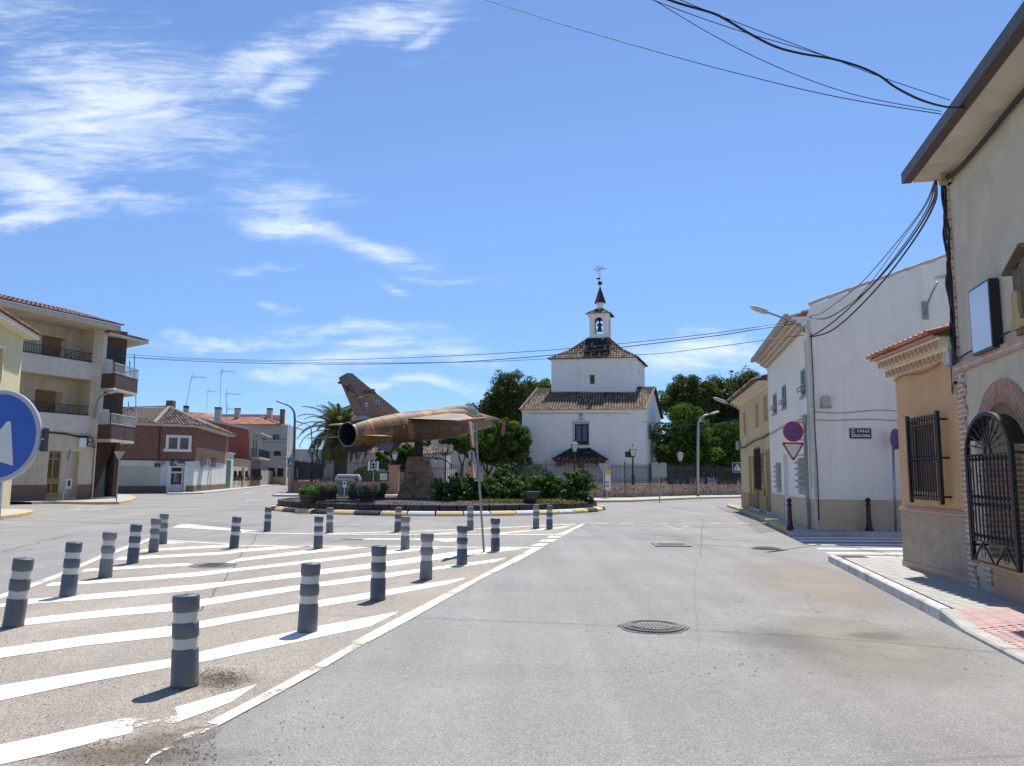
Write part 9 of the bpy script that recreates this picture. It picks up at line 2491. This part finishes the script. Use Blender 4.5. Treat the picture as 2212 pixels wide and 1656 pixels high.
curved_lamp(g0(PC('O',1262,1362,YL)),[PC('O',1292,600,YL),PC('T',382,800,YL),PC('T',375,690,YL),PC('T',340,620,YL),PC('T',285,570,YL),PC('T',215,543,YL)],'tall curved blue-grey street lamp at the left street corner, above the yellow crossing sign',.11,(.42,PC('O',1240,890,YL).z),m_bluepole)
curved_lamp(g0(PC('O',1630,1100,84)),[PC('O',1625,430,84),PC('T',655,960,84),PC('T',640,920,84),PC('T',600,880,84),PC('T',530,862,84)],'smaller curved lamp behind the palm fronds',.08)
YR=GC('E',1718,1085).y
curved_lamp(g0(PC('E',1718,1085,YR)),[PC('E',1722,620,YR),PC('E',1724,500,YR),PC('E',1742,462,YR),PC('E',1775,440,YR),PC('E',1812,430,YR)],'plain grey curved street lamp on the pavement before the round park trees',.11)
lp=PC('O',1612,1140,70);lp.z=1.0;lantern_post(lp,PC('O',1630,440,70).z,'black lantern post in front of the palm, left of its trunk',.85,1.0)
for x,lab in((1700,'bare dark post behind the fence, left of the palm trunk'),(1800,'second bare dark post behind the fence, nearer the palm trunk')):
 a=PC('O',x,730,72);t=MB();t.tube([(a.x,a.y,.9),tuple(a)],.07,6);tag(t.build('iron_post',m_post),lab,'post')
wa=WW.pt(.25,WW.c('F',470,455)[1],.03)
arm_lamp([wa,PC('F',440,425,wa.y-.2),PC('F',350,385,wa.y-.9),PC('F',262,353,wa.y-1.7)],(PC('F',262,353,wa.y-1.7),PC('F',168,322,wa.y-2.4)),'long armed lamp reaching over the street from the white house corner',.03,.085,m_lamph)
ya=WY.pt(.5*L_y,WY.c('E',2060,405)[1],.03);yb=PC('E',2060,405,yl.y+.2)
arm_lamp([yb,PC('E',2020,375,yl.y+.1),PC('E',1960,345,yl.y)],(PC('E',1960,345,yl.y),PC('E',1842,300,yl.y-.2)),'armed lamp reaching out from the far corner of the ochre house',.035,.09,m_lamph)
ga=WG.c('G',388,945);pA=WG.pt(ga[0],ga[1],.05);
def WGp(x,y,o_):s,zz=WG.c('G',x,y,o_);return WG.pt(s,zz,o_)
t=thing('street_lamp','flat LED lamp on a bent arm, fixed to the white gable above the orange roof','street lamp',tuple(pA))
mb=MB();mb.tube([WGp(385,915,.08),WGp(400,850,.3),WGp(425,790,.7),WGp(458,725,1.1)],.03,8);mb.build('arm',m_galv,t,smooth=True)
mb=MB();a=WGp(385,945,.0);mb.obox(a+perp*-.08,perp*.16,WG.n*.06,Z*.55);mb.build('wall_plate',m_greymetal,t)
hA_=WGp(450,708,1.1);mb=MB();hx=WG.d*.62+WG.n*.1+Z*.12;mb.obox(hA_-perp*.05,hx,WG.n*.34-Z*.02,Z*.07);hh2=mb.build('lamp_head',m_lamph,t);mb=MB();mb.obox(hA_+perp*.1-Z*.004,hx*.55,WG.n*.2-Z*.012+WG.n*.05,-Z*.006);mb.build('led_panel',m_lglass,hh2)
sc_=GC('F',483,1530,KH)
t=thing('road_sign','tall grey post with a red and blue no-stopping disc over a give-way triangle','road sign',tuple(sc_))
tz=PC('F',465,925,sc_.y).z;tx=PC('F',465,925,sc_.y).x
mb=MB();mb.bar(sc_,Vector((sc_.x+(tx-sc_.x)*.3,sc_.y,tz)),.09,.09);mb.build('pole',m_galv,t)
m_signred=plain('sign_red',(.42,.03,.035),.4,.05,6,0);m_signblue=plain('sign_blue',(.03,.07,.36),.4,.05,6,0);m_signwhite=plain('sign_white',(.66,.66,.64),.4,.04,6,0)
Ys=sc_.y-.15
def disc_at(t,c,r,az,mat,nm,o_=0,n=32,tk=.012,shape=None):
 d=Vector((math.cos(az),math.sin(az),0));nn=Vector((math.sin(az),-math.cos(az),0));ps=shape or[(r*math.cos(2*PI*i/n),r*math.sin(2*PI*i/n))for i in range(n)]
 A_=[c+d*x+Z*y+nn*o_ for x,y in ps];B_=[p-nn*tk for p in A_];k=len(ps);mb=MB();mb.add(A_+B_,[(i,(i+1)%k,k+(i+1)%k,k+i)for i in range(k)])
 tri=tessellate_polygon([[Vector((x,y,0))for x,y in ps]]);mb.add(A_,[tuple(q)for q in tri]);mb.add(B_,[tuple(q)[::-1]for q in tri]);return mb.build(nm,mat,t)
c=PC('F',398,1001,Ys);R_=(PC('F',454,1001,Ys).x-c.x)
pl_=disc_at(t,c,R_,.05,m_signred,'no_stopping_disc');disc_at(pl_,c,R_*.74,.05,m_signblue,'blue_field',.004,tk=.003)
for a in(PI/4,-PI/4):disc_at(pl_,c,1,.05,m_signred,'diagonal_bar',.008,tk=.003,shape=[(R_*.78*math.cos(a+q),R_*.78*math.sin(a+q))for q in(-.11,.11,PI-.11,PI+.11)])
c2=PC('F',398,1090,Ys);tw_=(PC('F',459,1062,Ys).x-PC('F',338,1062,Ys).x)/2;y1_=PC('F',398,1060,Ys).z-c2.z;y0_=PC('F',402,1157,Ys).z-c2.z
tri_=lambda f:[(tw_*.93*f,y1_*1*f+(0)),(tw_*f,y1_*f-.04*f),(.03*f,y0_*f),(-.03*f,y0_*f),(-tw_*f,y1_*f-.04*f),(-tw_*.93*f,y1_*f)]
ty_=disc_at(t,c2,1,.05,m_signred,'give_way_plate',shape=tri_(1));disc_at(ty_,c2+Z*-.012,1,.05,m_signwhite,'white_field',.004,tk=.003,shape=tri_(.74))
mb=MB()
for yy in(952,1045,1128):mb.bar(PC('F',400,yy,Ys+.03),PC('F',470,yy+2,Ys+.08),.03,.03)
mb.build('bracket',m_galv,t)
c0_=GC('F',957,1533,KH);c0_=P(*D('F',957,1533),WG.pt(5,0).y-.45);c0_.z=KH;t=thing('road_sign','edge-turned no-parking disc on a pole between white gable and orange wall','road sign',tuple(c0_));cc=PC('F',952,1042,c0_.y)
mb=MB();mb.tube([c0_,PC('F',942,1085,c0_.y)],.04,8);mb.build('pole',m_galv,t,smooth=True);R_=PC('F',952,985,c0_.y).z-cc.z
d1_=disc_at(t,cc,R_,rad(-92),m_signred,'no_parking_disc',tk=.05);disc_at(d1_,cc,R_*.76,rad(-92),m_signblue,'blue_field',.004,tk=.003);disc_at(d1_,cc,1,rad(-92),m_signred,'diagonal_bar',.008,tk=.003,shape=[(R_*.78*math.cos(-PI/4*-1+PI/2+q),R_*.78*math.sin(PI/4+PI/2+q))for q in(-.1,.1,PI-.1,PI+.1)])
def person_mark(t,c,s,az,o_,par):
 disc_at(par,c,1,az,m_signwhite,'white_triangle',o_,tk=.003,shape=[(-s*.38,-s*.32),(s*.38,-s*.32),(0,s*.36)])
 disc_at(par,c+Z*s*.13,s*.045,az,m_blackmark,'walker_head',o_+.004,12,.003)
 disc_at(par,c,1,az,m_blackmark,'walker_figure',o_+.0035,tk=.003,shape=[(-.02*s,.08*s),(.04*s,.08*s),(.12*s,-.02*s),(.09*s,-.04*s),(.03*s,.02*s),(.03*s,-.06*s),(.11*s,-.22*s),(.07*s,-.24*s),(0,-.1*s),(-.07*s,-.24*s),(-.12*s,-.23*s),(-.04*s,-.06*s),(-.04*s,.01*s),(-.1*s,-.05*s),(-.12*s,-.02*s)])
 for i in range(6):disc_at(par,c+Vector((math.cos(az),math.sin(az),0))*s*(-.27+.108*i),1,az,m_blackmark,'stripe',o_+.0042,tk=.003,shape=[(-.028*s,-.30*s),(.02*s,-.30*s),(.035*s,-.25*s),(-.012*s,-.25*s)])
c0_=GC('Y',240,1060,KH);t=thing('road_sign','square blue pedestrian crossing sign at the far ochre house corner','road sign',tuple(c0_));cc=PC('F',93,1196,c0_.y-.1);s_=PC('F',120,1196,c0_.y-.1).x-PC('F',67,1196,c0_.y-.1).x
mb=MB();tz=PC('F',122,1165,c0_.y);mb.tube([c0_,Vector((c0_.x,c0_.y,tz.z))],.05,8);mb.build('pole',m_rust,t,smooth=True)
sq_=lambda f:[(-s_/2*f,-s_/2*f),(s_/2*f,-s_/2*f),(s_/2*f,s_/2*f),(-s_/2*f,s_/2*f)]
p_=disc_at(t,cc,1,0,m_signwhite,'sign_plate',shape=sq_(1));f2_=disc_at(p_,cc,1,0,m_signblue,'blue_field',.004,tk=.003,shape=sq_(.93));person_mark(t,cc,s_,0,.008,p_)
Yq=YL-.5;cc=PC('O',1230,790,Yq);hw2=(PC('O',1298,790,Yq).x-PC('O',1162,790,Yq).x)/2;hh_=(PC('O',1230,698,Yq).z-PC('O',1230,882,Yq).z)/2
t=thing('crossing_sign','yellow bordered pedestrian crossing sign on the tall curved lamp','road sign',tuple(cc));m_fluo=plain('fluorescent_yellow',(.62,.62,.05),.5,.06,6,0)
p_=disc_at(t,cc,1,.0,m_fluo,'sign_plate',shape=[(-hw2,-hh_),(hw2,-hh_),(hw2,hh_),(-hw2,hh_)]);s_=hw2*1.62
disc_at(p_,cc,1,0,m_signblue,'blue_field',.004,tk=.003,shape=[(-s_/2,-s_/2),(s_/2,-s_/2),(s_/2,s_/2),(-s_/2,s_/2)]);person_mark(t,cc,s_,0,.008,p_)
text_mesh('ATENCION',hh_*.34,m_blackmark,'lettering',p_,cc+Z*hh_*.82+Vector((0,-.01,0)),(1,0,0),(0,0,1),.006,xs=.95);text_mesh('AL RESALTO',hh_*.30,m_blackmark,'lettering',p_,cc-Z*hh_*.82+Vector((0,-.01,0)),(1,0,0),(0,0,1),.006,xs=.85)
c0_=P(*D('Q',832,1000),60);c0_.z=.13;cc=P(*D('Q',838,630),60);t=thing('plate_sign','narrow white plate with three round symbols on a thin pole before the fence','road sign',tuple(c0_))
mb=MB();mb.tube([c0_,Vector((c0_.x,c0_.y,cc.z+1.0))],.04,6);mb.build('pole',m_galv,t);w2=.42;h2=PC('Q',838,545,60).z-cc.z;p_=disc_at(t,cc+Vector((0,-.06,0)),1,0,m_signwhite,'sign_plate',shape=[(-w2,-h2),(w2,-h2),(w2,h2),(-w2,h2)])
for k in(-1,0,1):q=cc+Z*(k*h2*.62)+Vector((0,-.06,0));disc_at(p_,q,.26,0,m_blackmark,'symbol',.004,20,.003);disc_at(p_,q,.18,0,m_signwhite,'symbol_field',.008,20,.003);disc_at(p_,q,1,0,m_blackmark,'symbol_bar',.012,tk=.003,shape=[(-.16,.10),(-.10,.15),(.16,-.10),(.10,-.15)])
c0_=GC('E',985,1110,.0);c0_=P(*D('E',985,1108),55.5);c0_.z=.13;cc=P(*D('E',985,850),55.5);pole_sign(c0_,cc.z-.13,'yield',.98,'grey back of a give-way sign on the pavement before the church porch',az=rad(6),pole_h=cc.z+.2,pmat=m_darkmetal)
c0_=P(*D('E',1003,1108),56);c0_.z=.13;cc=P(*D('E',1003,950),56);t=thing('bus_stop_sign','small sign with a yellow top and white notice on a short pole before the fence','sign',tuple(c0_))
mb=MB();mb.tube([c0_,cc],.035,6);mb.build('pole',m_galv,t);p_=disc_at(t,cc+Vector((0,-.06,-.1)),1,0,m_signwhite,'notice_plate',shape=[(-.26,-.62),(.26,-.62),(.26,.5),(-.26,.5)]);disc_at(p_,cc+Vector((0,-.06,.55)),1,0,m_yellmark,'yellow_top',.004,tk=.01,shape=[(-.28,-.2),(.28,-.2),(.28,.2),(-.28,.2)])
mb=MB();
for k in(0,1):mb.cbox(tuple(cc+Vector((0,-.075,-.25-.25*k))),.3,.01,.14)
mb.build('print',m_greymetal,p_)
c0_=P(*D('E',1419,1115),52.5);c0_.z=0;cc=P(*D('E',1415,872),52.5);t=thing('road_sign','two grey backs of square signs side by side on a pole at the church corner','road sign',tuple(c0_));mb=MB();mb.tube([c0_,Vector((cc.x,c0_.y,cc.z+.35))],.045,6);mb.build('pole',m_galv,t)
for k in(-1,1):disc_at(t,cc+Vector((k*.27,-.02,0)),1,0,m_greymetal,'sign_plate',shape=[(-.24,-.5),(.24,-.5),(.24,.5),(-.24,.5)])
b_=GC('L',433,1503,.006);tp=PC('L',347,226,b_.y+.0);t=thing('leaning_sign_pole','leaning steel pole on the hatched island with two road signs seen edge-on','road sign',tuple(b_))
dv=(tp-b_);mb=MB();mb.bar(b_,tp,.075,.045);mb.build('pole',m_oldgalv,t)
def onp(f,dx=0):return b_+dv*f+Vector((dx,-.0,0))
f1=(503-225)/278
za0=PC('L',310,230,b_.y-.1);za1=PC('L',333,478,b_.y-.1)
ax_=(za0-za1).normalized();thn=rad(88)
def edge_plate(ctr,ps,nm,mat,par,o_=0.0,tk=.035):
 d=Vector((math.cos(thn),math.sin(thn),0));nn=Vector((-math.sin(thn),math.cos(thn),0))
 A_=[ctr+d*x+ax_*y+nn*o_ for x,y in ps];B_=[p-nn*tk for p in A_];k=len(ps);mb=MB();mb.add(A_+B_,[tuple(range(k))[::-1],tuple(range(k,2*k))]+[(i,(i+1)%k,k+(i+1)%k,k+i)for i in range(k)]);return mb.build(nm,mat,par)
hgt=(za0-za1).length;off_=Vector((-.10,-.02,0));c_=onp(1.0)+off_-ax_*hgt*.35
p_=edge_plate(c_,[(-.36,hgt*.35),(.36,hgt*.35),(.03,-hgt*.65),(-.03,-hgt*.65)],'give_way_plate',m_galv,t);edge_plate(c_,[(-.36,hgt*.35),(.36,hgt*.35),(.03,-hgt*.65),(-.03,-hgt*.65)],'red_rim',m_signred,p_,.03,.03)
cd=PC('L',345,640,b_.y-.1);cd=onp((cd.z-b_.z)/dv.z)+off_
p_=edge_plate(cd,[(.30*math.cos(2*PI*i/24),.30*math.sin(2*PI*i/24))for i in range(24)],'round_plate',m_galv,t);edge_plate(cd,[(.30*math.cos(2*PI*i/24),.30*math.sin(2*PI*i/24))for i in range(24)],'red_face',m_signred,p_,.03,.03)
mb=MB()
for f in(.97,.84,.68,.55):a=onp(f);mb.bar(a+Vector((.03,0,0)),a+off_,.03,.04)
mb.build('clamp',m_galv,t)
mb=MB();q=PC('L',400,765,b_.y);mb.cbox(tuple(q-Z*.09),.11,.03,.2);mb.build('small_plate',m_greymetal,t)
Yk=5.0;c=P(-4,942,Yk);R_=.30;az=rad(-8);t=thing('keep_right_sign','large blue round sign with a white arrow, the sign closest to the viewer','road sign',(c.x,c.y+.06,0))
mb=MB();mb.tube([(c.x-.02,c.y+.07,0),(c.x-.02,c.y+.07,c.z+.2)],.03,10);mb.build('pole',m_galv,t,smooth=True)
n=64;d=Vector((math.cos(az),math.sin(az),0));nn=Vector((math.sin(az),-math.cos(az),0));mb=MB();vs=[]
for r,o_ in((R_*.985,-.028),(R_,-.02),(R_,-.004),(R_*.99,.0),(R_*.90,.0)):vs+=[c+d*r*math.cos(2*PI*i/n)+Z*r*math.sin(2*PI*i/n)+nn*o_ for i in range(n)]
mb.add(vs,[(k*n+i,k*n+(i+1)%n,(k+1)*n+(i+1)%n,(k+1)*n+i)for k in range(4)for i in range(n)]+[tuple(range(n))[::-1]]);p_=mb.build('sign_plate',plain('grey_white_rim',(.42,.44,.45),.35,.06,5,0),t,smooth=True,autos=30)
m_bigblue=plain('reflective_blue',(.018,.085,.42),.3,.05,60,.02)
disc_at(p_,c,R_*.905,az,m_bigblue,'blue_field',.0012,64,.003)
ar=[(x*R_,y*R_)for x,y in[(.43,-.64),(.29,.28),(.27,.31),(.23,.32),(.18,.29),(-.02,.05),(-.55,.58),(-.78,.38),(-.28,-.16),(-.52,-.33),(-.55,-.37),(-.53,-.41)]]
disc_at(p_,c,1,az,m_signwhite,'arrow',.004,tk=.003,shape=ar)
mb=MB();
for zz in(-.02,.05):a=c+d*(R_+.006)+Z*zz-nn*.01;mb.tube([a,a+d*.014],.008,8)
mb.build('bolt',m_galv,p_);mb=MB();a=c+d*(R_*.96)-nn*.05;mb.obox(a-Z*.10,d*.035,nn*.03,Z*.15);mb.build('bracket',m_darkmetal,t)
def cable(lab,pts,r,mat=None,grp='cables strung over the street'):return wire('overhead_cable',pts,r,mat or m_cable,label=lab,group=grp)
bk0=WBEI.pt(14.0,knot,.08)
wk=WG.pt(.05,WG.c('F',490,490)[1],.1);wk2=WG.pt(.05,WG.c('F',490,385)[1],.1)
def sagline(a,b,scr,mids,r,lab):
 pts=[a]
 for f,(cx3,x,y)in mids:
  Yc=a.y+(b.y-a.y)*f;pts.append(PC(cx3,x,y,Yc))
 pts.append(b);cable(lab,pts,r)
K0=WBEI.pt(14.0,knot+.02,.14)
sagline(K0,wk,'F',[(.2,('G',440,260)),(.4,('G',330,460)),(.62,('F',890,180)),(.8,('F',720,360)),(.92,('F',600,455))],.021,'lowest and thickest cable drooping from the beige eave to the white house corner')
sagline(K0+Z*.02,wk+Z*.02,'F',[(.2,('G',430,250)),(.4,('G',320,440)),(.6,('F',880,150)),(.8,('F',680,350)),(.92,('F',560,445))],.019,'second lowest drooping cable between the beige eave and the white corner')
sagline(K0+Z*.04,wk2,'F',[(.2,('G',400,285)),(.4,('G',270,490)),(.6,('F',830,200)),(.8,('F',690,320)),(.92,('F',580,382))],.012,'twisted thinner cable in the middle of the drooping bundle')
sagline(K0+Z*.05,wk2+Z*.02,'F',[(.2,('G',390,270)),(.4,('G',250,470)),(.6,('F',780,240)),(.8,('F',650,350)),(.92,('F',560,390))],.008,'thin cable just above the twisted one in the drooping bundle')
sagline(K0+Z*.08,wk2+Z*.06,'F',[(.2,('G',370,290)),(.4,('G',200,510)),(.6,('F',770,190)),(.8,('F',620,310)),(.92,('F',540,362))],.010,'topmost cable of the drooping bundle to the white corner')
aL=q2+Vector((-.6,-.2,0));L1=PC('A',690,505,51);L2=PC('A',690,512,51)
def span(lab,c0,mids,c1,r):cable(lab,[c0]+[P(x,y,Yc)for x,y,Yc in mids]+[c1],r,grp='long cables to the apartment block')
span('upper long cable crossing behind the church roof to the apartment block',L1,[(400,774,47),(600,779,42),(800,776,38),(1000,768,33),(1200,756,29),(1400,737,26),(1560,718,24),(1640,706,23)],wk2+Vector((-.1,.2,.0)),.012)
span('lower long cable crossing behind the church roof to the apartment block',L2-Z*.1,[(400,780,47),(600,786,42),(800,787,38),(1000,782,33),(1200,767,29),(1400,744,26),(1560,724,24),(1640,711,23)],wk2+Vector((-.1,.25,-.1)),.015)
span('thin third cable running to the apartment block, under the other two',L2-Z*.15,[(400,777,47),(700,784,40),(1000,783,34),(1200,775,30),(1395,766,26.5),(1430,764,26),(1530,752,25),(1640,737,23.5)],wk+Vector((-.1,.2,.1)),.010)
span('fine cable at church eave height running from its corner to the ochre house',WF.pt(*WF.c('R',1345,88),.1),[(*D('R',1380,5),74),(*D('R',1600,50),70),(*D('E',1600,512),66),(*D('E',1820,510),56)],PC('E',2055,475,yl.y+.3),.022)
ev=PC('c',2130,520,10.4)
cable('thick black cable swinging overhead from the beige eave, the boldest one in the sky',[PC('c',2215,470,9.4),PC('c',2140,523,10.3),PC('c',2040,505,9.64),PC('c',1955,475,9.09),PC('c',1870,470,8.54),PC('c',1760,440,7.8),PC('c',1650,385,7.8),PC('c',1575,332,7.8),PC('c',1480,290,7.7),PC('c',1365,258,7.6),PC('c',1230,235,7.5),PC('c',1120,205,7.3),PC('c',1010,150,7.2),PC('c',900,85,7.1),PC('c',835,55,7.0),PC('c',640,-5,6.8),PC('c',400,-120,6.5)],.0125)
cable('thin guy cable just above the thick one in the sky',[PC('c',1885,440,7.9),PC('c',1600,345,7.9),PC('c',1365,256,7.7),PC('c',1000,118,7.4),PC('c',700,0,7.1),PC('c',500,-90,6.9)],.0042)
cable('fine cable splitting off above the thick one near the top',[PC('c',1370,256,7.7),PC('c',1200,205,7.6),PC('c',1000,148,7.5),PC('c',800,82,7.4),PC('c',585,2,7.1),PC('c',400,-70,6.9)],.0042)
cable('fine cable sagging below the thick one, starting from the same top point',[PC('c',1850,490,7.9),PC('c',1500,425,7.9),PC('c',1200,325,7.9),PC('c',900,185,7.9),PC('c',590,3,7.9),PC('c',450,-90,7.9)],.0042)
cable('long fine cable crossing the sky lowest, from the top edge to the beige eave',[PC('c',1850,502,11),PC('c',1400,428,12),PC('c',1000,335,13),PC('c',600,228,14),PC('c',200,112,15),PC('c',0,48,15.5),PC('c',-200,-15,16),PC('c',-500,-110,17)],.008)
